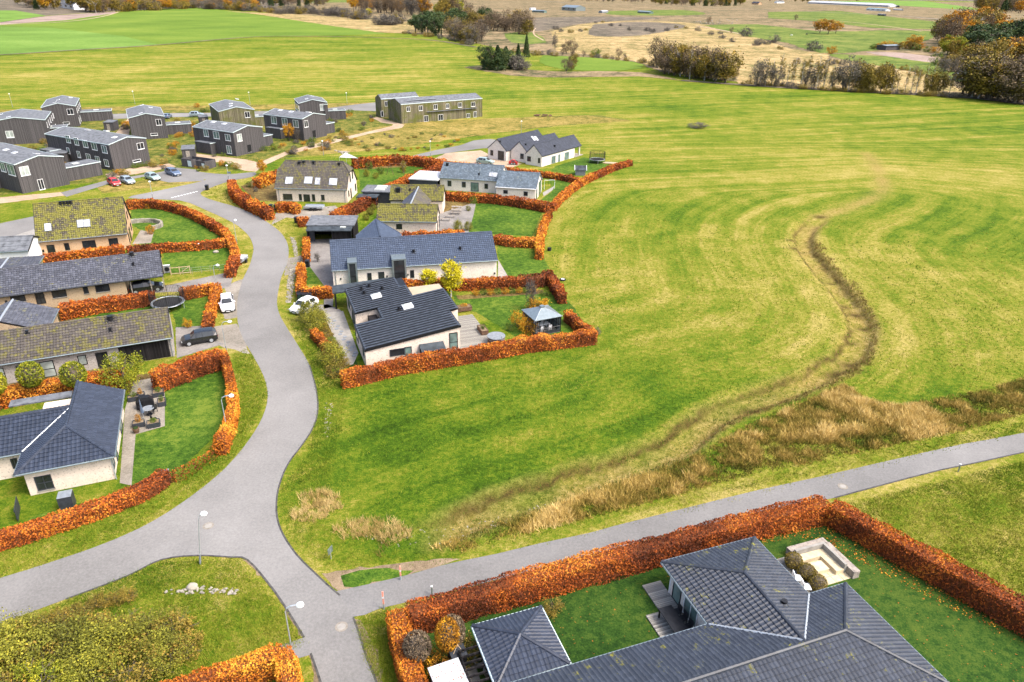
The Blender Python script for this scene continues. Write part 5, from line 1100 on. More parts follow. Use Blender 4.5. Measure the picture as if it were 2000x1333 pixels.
# ============================================================ plants
def leaf_quads(C, size, rs, squash=1.0):
    """one small random-facing diamond per centre"""
    n = len(C); a = rs.normal(size=(n, 3)); a[:, 2] *= squash; a /= np.linalg.norm(a, axis=1)[:, None]
    b = rs.normal(size=(n, 3)); b -= (a*b).sum(1)[:, None]*a; b /= np.linalg.norm(b, axis=1)[:, None]
    s_ = (size*(.6+.8*rs.random(n)))[:, None]
    return np.stack([C-a*s_, C-b*s_*.55, C+a*s_, C+b*s_*.55], 1).reshape(-1, 3)
def hedge(label, px, h=1.7, wd=1.1, leaf=None, dens=None, mat='beech', group='beech hedges of the gardens', sparse=0.0, world=None, taper=False):
    """clipped hedge along a line traced on the middle of its top"""
    rs = np.random.default_rng(len(label)*7+int(px[0][0])); P = [Vector((*p, 0)) for p in (world or [tuple(g(*q, h))[:2] for q in px])]
    P = [Vector((*q, 0)) for q in smooth([tuple(p)[:2] for p in P], 3)] if len(P) > 2 and not world else P
    o0 = P[0].copy(); dist = min((p-Vector((0, 0, CAMH))).length for p in P)
    leaf = leaf or min(.34, max(.070, dist*.00125)); dens = dens or min(200, 1.0/leaf**2)
    L_ = sum((b-a).length for a, b in zip(P, P[1:])); Cs = []
    seg = [(a, b, (b-a).length) for a, b in zip(P, P[1:])]
    per = 2*h+wd; n = int(L_*per*dens*(1-sparse))
    lens = np.array([s_[2] for s_ in seg]); which = rs.choice(len(seg), n, p=lens/lens.sum()); t = rs.random(n)
    A_a = np.array([list(s_[0]-o0) for s_ in seg])[which]; B_a = np.array([list(s_[1]-o0) for s_ in seg])[which]
    dr = (B_a-A_a)/np.linalg.norm(B_a-A_a, axis=1)[:, None]; nr = np.stack([-dr[:, 1], dr[:, 0], dr[:, 2]*0], 1)
    base = A_a+(B_a-A_a)*t[:, None]; q = rs.random(n)*per
    side = np.where(q < h, -1.0, np.where(q > h+wd, 1.0, 0.0)); hz = np.where(q < h, q, np.where(q > h+wd, per-q, h)); lat = np.where(side == 0, (q-h)/wd*2-1, side)*wd/2
    rounding = np.clip((hz-(h-.25))/.25, 0, 1); lat = np.where(side != 0, lat*(1-.12*rounding), lat); hz = np.where(side == 0, h-.12*np.abs(lat/(wd/2))**4, hz)
    X, Y = base[:, 0]+o0.x, base[:, 1]+o0.y
    ro_ = 1.0 if dist < 75 else 1.7; bmp_ = ((vnoise(X+hz, Y-hz, .9)-.5)*.34+(vnoise(X, Y+hz*2, 2.3)-.5)*.2)*ro_
    C = base+nr*(lat*(1+bmp_/wd*1.2))[:, None]; C[:, 2] = hz*(1+(bmp_)*.35)+.02
    C += rs.normal(size=C.shape)*leaf*.45; C[:, 2] = np.maximum(C[:, 2], .03)
    # ends
    m = int(wd*h*dens)
    for e, k in ((0, -1), (-1, 1)):
        p = seg[e][0 if e == 0 else 1]-o0; d_ = (seg[e][1]-seg[e][0]).normalized(); nn = Vector((-d_.y, d_.x, 0))
        E_ = np.array(p)[None]+np.array(nn)[None]*((rs.random(m)-.5)*wd)[:, None]+np.array(d_)[None]*(k*rs.random(m)*.2)[:, None]; E_[:, 2] = rs.random(m)*h; C = np.concatenate([C, E_])
    V = leaf_quads(C, leaf, rs)
    X, Y = C[:, 0]+o0.x, C[:, 1]+o0.y
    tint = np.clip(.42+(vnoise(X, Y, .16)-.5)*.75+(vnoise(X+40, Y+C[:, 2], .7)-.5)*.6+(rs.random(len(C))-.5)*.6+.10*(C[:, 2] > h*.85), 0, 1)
    root = thing('beech_hedge', (o0.x, o0.y, 0), label, 'hedge', group)
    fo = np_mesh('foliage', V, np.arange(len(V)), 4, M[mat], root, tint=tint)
    if not sparse:
        mb = MB(); w2 = wd*.36; q_ = [p-o0 for p in P]; Ls, Rs = [], []
        for i, p in enumerate(q_):
            d_ = (q_[min(i+1, len(q_)-1)]-q_[max(i-1, 0)]).normalized(); nn = Vector((-d_.y, d_.x, 0)); Ls.append(p+nn*w2); Rs.append(p-nn*w2)
        k = len(q_); up = Vector((0, 0, h*.90)); vs = Ls+Rs+[x+up for x in Ls]+[x+up for x in Rs]
        fs = [(k+i, k+i+1, i+1, i)[::-1] for i in range(0)]+[(2*k+i, 3*k+i, 3*k+i+1, 2*k+i+1) for i in range(k-1)]+[(i, 2*k+i, 2*k+i+1, i+1) for i in range(k-1)]+[(k+i, k+i+1, 3*k+i+1, 3*k+i) for i in range(k-1)]+[(0, k, 3*k, 2*k), (k-1, 3*k-1, 4*k-1, 2*k-1)]
        mb.mesh(vs, fs); mb.build('branches', M['twig'], root)
    return root
hedge('tall orange beech hedge running along the lower side of the asphalt path, bottom right', [(800,1190),(900,1161),(1020,1128),(1150,1092),(1280,1059),(1400,1027),(1520,998),(1612,977)], 1.9, 1.5)
hedge('orange beech hedge dropping from the road junction to the bottom edge beside the topiary trees', [(776,1192),(783,1230),(795,1275),(810,1325),(835,1400)], 1.9, 1.3, mat='beech_o')
hedge('rust-orange beech hedge sloping down to the right edge between lawn and open field', [(1630,982),(1700,1019),(1800,1073),(1900,1125),(2000,1181),(2080,1225)], 1.9, 1.5)
hedge('orange beech hedge at the bottom edge by the lamp post, turning a corner', [(280,1362),(340,1338),(420,1310),(500,1284),(547,1270),(560,1300),(572,1360)], 1.8, 1.2, mat='beech_o')
hedge('low orange beech hedge on the verge below the hip-roofed house, ending at the grey cabinets', [(-60,1060),(0,1041),(60,1024),(122,1004),(190,982),(250,958),(285,943),(305,930),(318,918)], 1.3, 1.2)
hedge('tall curved beech hedge beside the road around the round-cornered lawn', [(432,685),(441,705),(448,735),(452,765),(452,790),(446,815),(437,838),(428,858)], 1.7, .9, mat='beech_o')
hedge('thin young gap-filling beech hedge along the kerb of the round-cornered lawn', [(424,866),(400,888),(370,906),(340,920)], 1.1, .55, sparse=.62, mat='beech_o')
hedge('tall orange beech hedge between the carport bay and the round-cornered lawn', [(300,728),(340,712),(380,697),(428,684)], 2.2, 1.6)
hedge('reddish beech hedge behind the black glazed roof, under the clipped green trees', [(-60,785),(0,765),(60,752),(120,742),(180,732),(240,726)], 1.6, 1.6)
hedge('beech hedge in front of the yellow brick house, left of the big trampoline', [(115,598),(160,590),(205,583),(250,577),(298,570)], 1.8, 1.4)
hedge('beech hedge right of the big trampoline, turning down towards the white car', [(352,566),(385,560),(417,555),(421,566),(413,590),(406,612),(403,632)], 1.5, 1.0, mat='beech_o')
hedge('long curved rust beech hedge round the lawn of the mossy-roofed peach house', [(247,394),(290,391),(335,398),(375,412),(410,430),(438,448),(450,466),(457,484),(459,500),(452,513),(446,524)], 1.5, 1.1)
hedge('beech hedge close under the windows of the peach house', [(85,500),(120,494),(160,490),(200,485),(238,481)], 1.5, 1.3)
hedge('beech hedge crossing between the two lawns right of the peach house', [(248,484),(290,479),(340,475),(390,472),(442,466)], 1.4, 1.1)
hedge('tall rust beech hedge hugging the bend in front of the half-hipped house', [(452,352),(455,365),(468,378),(490,392),(512,402),(526,409)], 2.0, 1.6)
hedge('short rust beech hedge beside the waste bins of the half-hipped house', [(541,398),(560,396),(580,401)], 1.7, 1.6)
hedge('ragged orange beech hedge with self-sown trees at the corner of the sandy lane', [(500,350),(520,342),(545,333)], 2.0, 1.8, mat='beech_o')
hedge('long diagonal beech hedge between the half-hipped house and the mossy-roofed pair', [(650,416),(680,402),(710,390),(738,375),(760,361),(785,350),(815,338),(845,326),(862,318)], 1.9, 1.7)
hedge('wide rust beech hedge behind the garden of the half-hipped house', [(690,312),(720,309),(760,306),(800,306),(835,310),(866,314)], 2.0, 2.2)
hedge('low beech hedge running behind the grey-tiled white house', [(870,316),(920,321),(960,325),(1010,331),(1060,336),(1100,342),(1128,348)], 1.2, 1.3)
hedge('beech hedge curving out to the right along the open meadow edge', [(1232,313),(1205,321),(1175,333),(1148,345),(1125,358),(1105,373),(1088,390),(1079,400)], 1.3, 1.2)
hedge('pale orange beech hedge at the right end of the square lawn, meadow behind it', [(1074,408),(1066,425),(1059,445),(1055,465),(1053,490)], 1.5, 1.0, mat='beech_o')
hedge('beech hedge below the grey-tiled white house, above the square lawn', [(864,376),(900,378),(940,380),(985,384),(1030,391),(1072,399)], 1.6, 1.5)
hedge('beech hedge closing the lower side of the square lawn', [(968,460),(995,465),(1020,466),(1048,468)], 1.4, 1.4)
hedge('narrow strip of beech hedge behind the long blue-grey roof', [(785,455),(820,454),(870,452),(905,452)], 1.5, 1.2)
hedge('beech hedge between the long white house and the terrace garden', [(776,550),(830,547),(880,545),(940,545),(1000,543),(1050,539),(1068,533)], 1.6, 1.3)
hedge('short beech hedge spur at the meadow corner of the terrace garden', [(1068,528),(1080,542),(1090,557),(1099,574)], 1.5, 1.2)
hedge('tall rust beech hedge along the lower side of the cream house with stepped roofs', [(668,728),(720,716),(780,702),(840,692),(900,682),(960,672),(1020,662),(1080,654),(1130,649),(1162,645)], 1.8, 1.1)
hedge('short slanting beech hedge behind the glass pavilion', [(1108,607),(1122,618),(1138,630),(1152,640)], 1.5, .9)
hedge('beech hedge beside the three green bins, along the cobbled swale', [(587,513),(587,530),(586,548),(588,561),(615,563),(647,562)], 1.5, 1.0, mat='beech_o')
hedge('small upright beech hedge left of the block-paved forecourt', [(598,464),(597,480),(597,497)], 1.4, .8, mat='beech_o')
hedge('short ragged beech hedge on the kerb bank left of the pebble garden', [(612,642),(625,656),(640,674)], 1.2, 1.0, mat='beech_o')
hedge('small rust beech hedge beside the black carport', [(583,427),(600,424)], 1.5, 1.4)

# ---- trees and shrubs: prototypes
def limb(mb, p, d_, ln, r, depth, rs, spread=.55):
    q = p+d_*ln; mb.tube([p, p+d_*ln*.5+Vector(rs.normal(size=3)*ln*.03), q], r, 5 if r > .05 else 3, r*.6, cap=False)
    if depth:
        for k in range(3 if depth > 1 else 2):
            nd = (d_+Vector(rs.normal(size=3)*spread)); nd.z = abs(nd.z)*.8+.15; limb(mb, p+d_*ln*(.6+.4*rs.random()), nd.normalized(), ln*.62, r*.55, depth-1, rs, spread)
PROTO = {}
def proto(kind, seed):
    """a tree of height 1 unit built around the origin: trunk and crown meshes"""
    k = (kind, seed)
    if k in PROTO: return PROTO[k]
    rs = np.random.default_rng(seed*13+len(kind)); mb = MB(); C = None; leaf = .03; squash = 1
    mats = dict(bare='leaf_br', bare_grey='leaf_gr', conifer='leaf_dk', yellow='leaf_yg', orange='leaf_or', mixed='leaf_mx', poplar='leaf_mx', shrub='leaf_gr', shrub_mixed='leaf_mx', shrub_orange='leaf_or', shrub_green='leaf_g', dense='leaf_mx', ball='leaf_br', ball_orange='leaf_or', ball_green='leaf_yg', big_shrub='leaf_thick', evergreen_mass='leaf_dk', bushy='leaf_g', yellow_tree='leaf_ye', evergreen='leaf_g', willow='leaf_yg', twiggy='leaf_gr', pine='leaf_dk', box='leaf_mx')
    bark = 'bark_w' if kind in ('yellow_tree', 'poplar', 'mixed') else 'bark'
    def cluster(n, cz, rx, rz, nc, cr, flat=1.0, hollow=.5, low=None):
        cc = rs.normal(size=(nc, 3)); cc /= np.linalg.norm(cc, axis=1)[:, None]; cc *= (hollow+(1-hollow)*rs.random(nc))[:, None]**.6
        cc[:, 0] *= rx; cc[:, 1] *= rx; cc[:, 2] = cz+cc[:, 2]*rz
        if low is not None: cc[:, 2] = np.maximum(cc[:, 2], low)
        w_ = rs.integers(0, nc, n); p = cc[w_]+rs.normal(size=(n, 3))*cr*(.6+.8*rs.random(nc))[w_][:, None]; p[:, 2] = np.maximum(p[:, 2], .02)
        tn = rs.random(nc)[w_]; return p, tn
    if kind == 'conifer':
        mb.tube([(0,0,0),(0,0,.95)], .018, 6, .004); n = 2600; z = rs.random(n)**.8; a = rs.random(n)*6.283; arm = (a*3.3+z*40); r = (.24*(1-z)**.8+.01)*(.55+.45*np.cos(arm)**2)*np.sqrt(.25+.75*rs.random(n))
        C = np.stack([r*np.cos(a), r*np.sin(a), .06+z*.94-r*.35], 1); tn = .5+.3*np.cos(arm); leaf = .026
    elif kind == 'pine':
        mb.tube([(0,0,0),(.02,0,.55),(0,.02,.9)], .022, 6, .008)
        for i in range(7): limb(mb, Vector((0,0,.5+.06*i)), Vector((math.cos(i*2.4), math.sin(i*2.4), .35)).normalized(), .15, .010, 0, rs)
        C, tn = cluster(1700, .72, .20, .25, 16, .055); leaf = .026
    elif kind in ('bare', 'bare_grey', 'twiggy'):
        for i in range(3 if kind != 'twiggy' else 6): limb(mb, Vector((rs.normal()*.02, rs.normal()*.02, 0)), Vector((rs.normal()*.18, rs.normal()*.18, 1)).normalized(), .42, .016, 3, rs, .5)
        C, tn = cluster(2200, .54, .34, .44, 44, .06, hollow=.3, low=.08); leaf = .018
    elif kind == 'poplar':
        mb.tube([(0,0,0),(.01,0,.5),(0,.01,1)], .012, 5, .002)
        for i in range(12): z = .2+.06*i; limb(mb, Vector((0,0,z)), Vector((math.cos(i*2.4)*.45, math.sin(i*2.4)*.45, 1)).normalized(), .16*(1.1-z*.7), .005, 1, rs, .3)
        C, tn = cluster(420, .58, .10, .40, 22, .03, hollow=.1); leaf = .016
    elif kind in ('evergreen_mass', 'mixed', 'dense', 'orange', 'yellow', 'yellow_tree', 'willow'):
        mb.tube([(0,0,0),(.01,0,.3),(0,.01,.7)], .022, 6, .008)
        for i in range(7): limb(mb, Vector((0,0,.25+.05*i)), Vector((math.cos(i*2.4)*.7, math.sin(i*2.4)*.7, .8)).normalized(), .26, .011, 2, rs, .45)
        wide = dict(yellow_tree=.24, willow=.50, orange=.36).get(kind, .32)
        cz_, rz_ = (.52, .45) if kind in ('dense', 'evergreen_mass', 'mixed') else (.60, .36)
        C, tn = cluster(2600 if kind not in ('willow', 'yellow_tree') else 4200, cz_, wide, rz_, 46, .05, hollow=.35, low=.2 if cz_ > .55 and kind != 'willow' else .05)
        if kind == 'willow': C[:, 2] -= .35*(np.hypot(C[:, 0], C[:, 1])/wide)**2*rs.random(len(C)); C[:, 2] = np.maximum(C[:, 2], .12)
        leaf = .024 if kind != 'willow' else .018
    elif kind.startswith('ball') or kind == 'box':
        if kind != 'box': mb.tube([(0,0,0),(0,0,.6)], .02, 6, .015)
        n = 2600; a = rs.normal(size=(n, 3)); a /= np.linalg.norm(a, axis=1)[:, None]; rr = .9+.16*rs.random(n); zc, rz_, rx_ = (.70, .30, .27) if kind != 'box' else (.5, .48, .5)
        C = a*rr[:, None]*[rx_, rx_, rz_]+[0, 0, zc]; tn = vnoise(C[:, 0]*9, C[:, 1]*9+C[:, 2]*7, 1); leaf = .022 if kind != 'box' else .03
        if kind == 'box': mb.blob((0,0,.48), .44, .44, .44)
        else: mb.blob((0,0,.70), .2, .2, .22)
    else:                                                            # shrubs: many stems from the ground, wide and loose
        for i in range(9): limb(mb, Vector((rs.normal()*.1, rs.normal()*.1, 0)), Vector((rs.normal()*.5, rs.normal()*.5, .8)).normalized(), .38, .010, 2, rs, .5)
        n = 5200 if kind == 'big_shrub' else 1500
        C, tn = cluster(n, .42, .52, .42, 60 if kind == 'big_shrub' else 30, .085, hollow=.45, low=.06); leaf = .021 if kind == 'big_shrub' else .032
    tr = mb.build('trunk' if 'shrub' not in kind and kind != 'box' else 'stems', M[bark]); S.collection.objects.unlink(tr)
    V = leaf_quads(C, leaf, rs); up = (C[:, 2]-C[:, 2].min())/(np.ptp(C[:, 2])+1e-6)
    tint = np.clip(.30+.35*tn+(rs.random(len(C))-.5)*.5, 0, 1)
    cr = np_mesh('crown', V, np.arange(len(V)), 4, M[mats[kind]], 'none', tint=tint)
    PROTO[k] = (tr, cr); return PROTO[k]
NAMES = dict(big_shrub='leafy_bush', shrub_green='green_bush', shrub_orange='orange_bush', shrub_mixed='mixed_bush', conifer='spruce_tree', pine='pine_tree', evergreen_mass='evergreen_tree', bare='bare_tree', bare_grey='bare_tree', twiggy='bare_tree', poplar='slender_tree', mixed='autumn_tree', dense='autumn_tree', orange='orange_tree', yellow='yellow_tree', yellow_tree='yellow_tree', willow='weeping_tree', ball='topiary_tree', ball_orange='topiary_tree', ball_green='topiary_tree', box='clipped_bush')
def tree(kind, px, py, h, label, cat='tree', group=None, wide=1.0, seed=None, world=None):
    seed = random.randint(0, 2) if seed is None else seed; tr, cr = proto(kind, seed); p = Vector((*world, 0)) if world else g(px, py)
    root = thing(NAMES.get(kind, 'shrub'), (p.x, p.y, -.02), label, cat, group, random.uniform(0, 6.28)); root.scale = (h*wide, h*wide, h)
    for o in (tr, cr): c = o.copy(); S.collection.objects.link(c); c.parent = root
    return root
def wood(spec, label, group, cat='tree'):
    for kind, px, py, h, *w_ in spec: tree(kind, px, py, h, label, cat, group, w_[0] if w_ else 1.0)
ADJ = dict(conifer='dark spruce', pine='dark pine', evergreen_mass='dark evergreen', bare='bare brown tree', bare_grey='bare grey tree', twiggy='bare tangled tree', poplar='slender thin-leaved tree', mixed='thinning tree', dense='bushy brown-green tree', orange='orange-leaved tree', yellow='golden tree', yellow_tree='yellow tree', shrub='grey leafless bush', shrub_mixed='brown-green bush', shrub_orange='orange bush', shrub_green='green bush', big_shrub='leafy yellow-green bush', willow='drooping green bush')
def which(kind, h, h0, f, group):
    return ('low ' if h < h0*.88 else 'tall ' if h > h0*1.08 else '')+ADJ[kind]+', '+('left end' if f < .2 else 'left part' if f < .45 else 'middle' if f < .6 else 'right part' if f < .85 else 'right end')+' of the '+group
def scatter_px(kinds, line, n, h, label, group, jx=4, jy=2, wide=1.0, cat='tree'):
    """trees spread along a traced line"""
    P = [Vector((*p, 0)) for p in line]; ls = [(b-a).length for a, b in zip(P, P[1:])]; tot = sum(ls)
    for i in range(n):
        s_ = (i+random.uniform(.1, .9))/n*tot; k = 0
        while k < len(ls)-1 and s_ > ls[k]: s_ -= ls[k]; k += 1
        p = P[k].lerp(P[k+1], min(1, s_/ls[k])); kd = random.choice(kinds); hh = h*random.uniform(.72, 1.22); tree(kd, p.x+random.uniform(-jx, jx), p.y+random.uniform(-jy, jy), hh, which(kd, hh, h, i/n, group), cat, group, wide*random.uniform(.85, 1.2))
# far woods, top left to top right
scatter_px(['mixed','bare','dense','orange'], [(40,10),(110,17),(60,16)], 22, 27, 'autumn tree of the small wood left of the white farmhouse, top left', 'trees left of the white farmhouse', 8, 3, 1.1)
scatter_px(['mixed','bare','orange','dense'], [(140,14),(190,24),(225,21)], 30, 27, 'autumn tree of the wood right of the white farmhouse, top left', 'trees right of the white farmhouse', 10, 3, 1.1)
tree('conifer', 72, 19, 18, 'dark conifer in the small wood left of the white farmhouse', group=None, wide=1.3)
scatter_px(['shrub_mixed','bare','dense','shrub','orange'], [(238,23),(300,20),(380,16),(440,19),(500,22)], 74, 15, 'low autumn tree of the field-edge belt above the bright green crop', 'trees of the belt above the bright crop', 4, 1.2, 1.25)
scatter_px(['bare','mixed','bare_grey','conifer'], [(240,14),(330,11),(420,9),(520,10),(640,10)], 84, 30, 'tall autumn tree of the dim wood along the top left edge', 'trees along the top left edge', 8, 3, 1.1)
scatter_px(['shrub','bare_grey','shrub_mixed','shrub'], [(500,22),(540,27),(600,26),(650,30),(700,38)], 44, 11, 'grey leafless bush of the belt above the tan strip, top centre', 'grey bushes above the tan strip', 6, 2.5, 1.3)
scatter_px(['shrub','shrub','shrub_mixed'], [(690,38),(715,38)], 4, 11, 'wide grey thorn bush by the yellow-green bush, top centre', 'wide grey thorn bushes', 4, 1.5, 1.2)
scatter_px(['shrub','shrub','shrub_mixed'], [(735,48),(760,51),(785,46)], 9, 12, 'wide grey thorn bush standing alone on the tan strip, top centre', 'thorn bushes on the tan strip', 4, 1.5, 1.3)
tree('yellow_tree', 720, 34, 11, 'small bright yellow tree among grey bushes, top centre', wide=1.5)
scatter_px(['bare_grey','bare','bare','orange'], [(690,20),(740,24),(790,26),(830,30)], 44, 28, 'tall bare tree of the grey wood above the tan strip, top centre', 'tall bare trees top centre', 8, 4, .9)
scatter_px(['dense','yellow','bare'], [(850,34),(880,38),(900,36)], 12, 26, 'rounded pale autumn tree behind the dark pines', 'pale trees behind the pines', 8, 4, 1.1)
for i, (x, y, h) in enumerate([(812,65,15),(824,66,16),(836,68,16),(850,71,17),(862,70,15),(872,60,19),(893,57,19),(906,55,17),(846,60,17),(818,60,17),(830,62,18),(843,66,17),(856,66,18)]): tree('evergreen_mass' if i % 2 else 'pine', x, y, h, ('taller' if h > 16.5 else 'lower')+' dark '+('pine' if i % 2 == 0 else 'evergreen')+', '+('left' if x < 830 else 'middle' if x < 860 else 'right')+' of the dense clump at the end of the tan strip', group='dark pines of the central clump', wide=1.2 if i % 2 else 1.9)
tree('pine', 956, 58, 20, 'lone dark pine with a bare stem right of the pine clump', wide=1.3); tree('pine', 942, 54, 18, 'dark pine just behind the lone bare-stemmed pine', wide=1.4)
scatter_px(['bare','bare_grey','dense'], [(875,72),(895,78),(925,84),(940,82)], 20, 14, 'bushy brown tree in front of the dark pine clump', 'brown trees in front of the pines', 5, 3, 1.25)
scatter_px(['bare','bare','dense'], [(915,50),(960,58),(1000,62),(1035,65)], 24, 17, 'violet-brown bare tree right of the pine clump', 'violet-brown trees right of the pines', 8, 4, 1.2)
scatter_px(['shrub','shrub_mixed'], [(775,66),(800,68),(860,76),(930,90)], 10, 4, 'low dark bush at the foot of the pine clump', 'low bushes at the foot of the pines', 6, 2, 1.4)
for i, (x, y, h) in enumerate([(945,134,12),(954,137,11),(962,138,12.5),(972,138,12),(980,137,11.5),(988,135,11),(992,133,9.5)]): tree('conifer' if i % 2 else 'evergreen_mass', x, y, h, ('left' if x < 955 else 'middle' if x < 980 else 'right')+(' full dark spruce' if i % 2 else ' ragged dark spruce')+' of the round clump standing in the meadow', group='spruces in the meadow clump', wide=1.7 if i % 2 else 1.0)
tree('conifer', 1012, 122, 10, 'dark spruce just right of the round meadow clump', wide=1.2); tree('conifer', 1028, 112, 13, 'taller thin spruce farther right of the meadow clump', wide=.9)
scatter_px(['bare','shrub'], [(1000,132),(1025,138)], 4, 7, 'brown bush at the right foot of the spruces', 'brown bushes by the spruces', 5, 2, 1.4)
tree('bare', 1106, 140, 7, 'lone brown bush below the bright green strip', 'bush', wide=1.3); tree('dense', 1117, 138, 8, 'greenish bush next to the lone brown bush', 'bush', wide=1.1)
tree('bare', 1106, 106, 9, 'leftmost brown bush on the ditch line beyond the green strip', wide=1.0); tree('bare', 1117, 107, 10, 'second brown bush on the ditch line beyond the green strip', wide=1.0)
tree('evergreen', 1162, 109, 7, 'small round dark green bush on the ditch line', 'bush') if False else tree('shrub_green', 1162, 110, 6, 'small round dark green bush on the ditch line', 'bush', wide=1.0)
tree('bare', 1208, 113, 6, 'small brown bush right of the round green bush', 'bush', wide=1.0); tree('bare_grey', 1084, 97, 11, 'thin grey bare tree beside the field footpath', wide=.6)
scatter_px(['dense','bare','poplar','mixed','bare'], [(1280,134),(1310,143),(1345,150),(1380,154),(1415,158)], 40, 12.5, 'bushy brown-green tree in the thicket at the meadow edge', 'trees of the meadow thicket', 6, 5, 1.15)
scatter_px(['bare','poplar'], [(1410,158),(1435,160)], 4, 9, 'thin brown tree at the right end of the meadow thicket', 'thin trees at the thicket end', 5, 2, .9)
scatter_px(['poplar','poplar','bare_grey'], [(1470,168),(1530,170),(1590,174),(1650,178)], 26, 12, 'slender bare tree in the row along the far meadow edge', 'slender trees along the far meadow edge', 4, 1.5, .95)
scatter_px(['poplar','dense','poplar'], [(1650,178),(1720,181),(1790,184),(1850,187)], 22, 11, 'thin leafy tree in the right half of the far meadow row', 'thin leafy trees of the meadow row', 6, 1.5, 1.0)
scatter_px(['shrub','shrub_mixed','shrub_mixed'], [(1440,164),(1500,169),(1600,176),(1700,182),(1800,187),(1870,192)], 34, 2.6, 'low dark bush under the row of slender trees', 'low bushes under the slender trees', 4, 1.2, 1.4, cat='bush')
tree('shrub', 1455, 72, 9, 'round brown thorn bush alone on the green paddock', 'bush', wide=1.5); tree('bare', 1428, 66, 7, 'small brown bush left of the round thorn bush', 'bush', wide=.9)
tree('bare', 1384, 47, 9, 'small dark bush among the pale stones on the heath', 'bush', wide=1.2)
for x, y, h, l in ((1601,66,15,'left one of the three orange trees on the paddock'),(1617,68,15,'middle one of the three orange trees on the paddock'),(1632,66,13,'right one of the three orange trees on the paddock')): tree('orange', x, y, h, l, wide=1.3)
tree('shrub', 1588, 100, 8, 'round grey bush between tan heath and paddock', 'bush', wide=1.4); tree('shrub_orange', 1623, 106, 6, 'small orange bush at the paddock corner', 'bush', wide=1.1); tree('shrub', 1511, 84, 7, 'round brown bush at the left end of the paddock edge', 'bush', wide=1.4)
tree('bare', 1554, 40, 8, 'brown bush beside the far farm track', 'bush', wide=1.2)
scatter_px(['shrub_orange','dense','shrub_green'], [(1700,96),(1740,97),(1790,97),(1825,106)], 12, 6, 'low autumn bush round the open shelter in the allotments', 'bushes round the open shelter', 5, 2, 1.3, cat='bush')
tree('orange', 1783, 96, 11, 'round orange tree right of the open shelter', wide=1.4)
scatter_px(['bare','mixed','orange','dense'], [(1830,84),(1850,90),(1880,80),(1930,75)], 24, 25, 'tall violet-grey bare tree of the wood at the top right', 'tall bare trees top right', 8, 6, 1.0)
scatter_px(['dense','orange','yellow'], [(1840,105),(1870,112),(1890,104)], 10, 13, 'orange-yellow tree at the foot of the top right wood', 'orange trees at the foot of the right wood', 7, 4, 1.2)
scatter_px(['evergreen_mass','pine'], [(1885,112),(1910,104),(1945,100),(1985,98)], 14, 18, 'dark evergreen in the middle of the top right wood', 'dark evergreens of the right wood', 6, 4, 1.8)
scatter_px(['orange','yellow','dense'], [(1950,88),(1990,84),(2020,95)], 10, 20, 'golden tree behind the dark evergreens, right edge', 'golden trees behind the evergreens', 8, 4, 1.2)
scatter_px(['dense','bare','mixed','orange'], [(1890,140),(1930,142),(1960,135),(2000,140)], 18, 15.5, 'large brown-orange tree in front of the dark evergreens', 'large brown trees before the evergreens', 7, 5, 1.3)
scatter_px(['mixed','twiggy','bare','dense'], [(1880,188),(1930,192),(1975,198),(2010,200)], 26, 14, 'bare tangled tree at the right end of the far meadow edge', 'tangled trees at the right edge', 7, 5, 1.2)
tree('shrub_green', 1830, 128, 8, 'yellow-green bush alone in the allotment right of the ploughed strip', 'bush', wide=1.1)
scatter_px(['bare_grey','dense'], [(1830,140),(1870,142)], 5, 8, 'loose brown bush in front of the allotment shed', 'loose bushes in front of the allotment shed', 7, 3, 1.2)
scatter_px(['dense','conifer','bare','orange'], [(1900,16),(1945,22),(2005,24)], 26, 34, 'tree of the dark wood in the top right corner', 'trees of the corner wood', 10, 4, 1.2)
scatter_px(['dense','conifer','bare','yellow'], [(1285,9),(1340,11),(1400,12),(1460,9)], 34, 26, 'tree of the dark belt along the top edge, right of centre', 'trees of the top belt', 8, 1.5, 1.3)
scatter_px(['bare','bare_grey','dense'], [(1120,2),(1200,3),(1290,6)], 26, 24, 'bare tree of the faint belt at the very top', 'trees of the faint top belt', 8, 1.5, 1.2)
scatter_px(['bare','bare_grey','dense'], [(1500,2),(1560,4),(1700,1)], 14, 18, 'bare tree beside the long stable at the top', 'trees beside the long stable', 8, 1.5, 1.2)
scatter_px(['bare','shrub','shrub_mixed'], [(1000,104),(1060,108),(1150,112),(1250,124),(1290,132)], 22, 3.5, '', 'scrub along the ditch beyond the meadow', 5, 2, 1.3, cat='bush')
scatter_px(['shrub','shrub_mixed','shrub'], [(1010,60),(1100,62),(1200,50),(1320,62),(1420,80),(1530,100)], 26, 4, '', 'scattered scrub on the tan heath', 20, 10, 1.5, cat='bush')
scatter_px(['shrub','shrub_mixed','bare'], [(1560,118),(1680,128),(1800,150),(1860,172)], 16, 4, '', 'scrub between meadow row and allotments', 14, 7, 1.3, cat='bush')
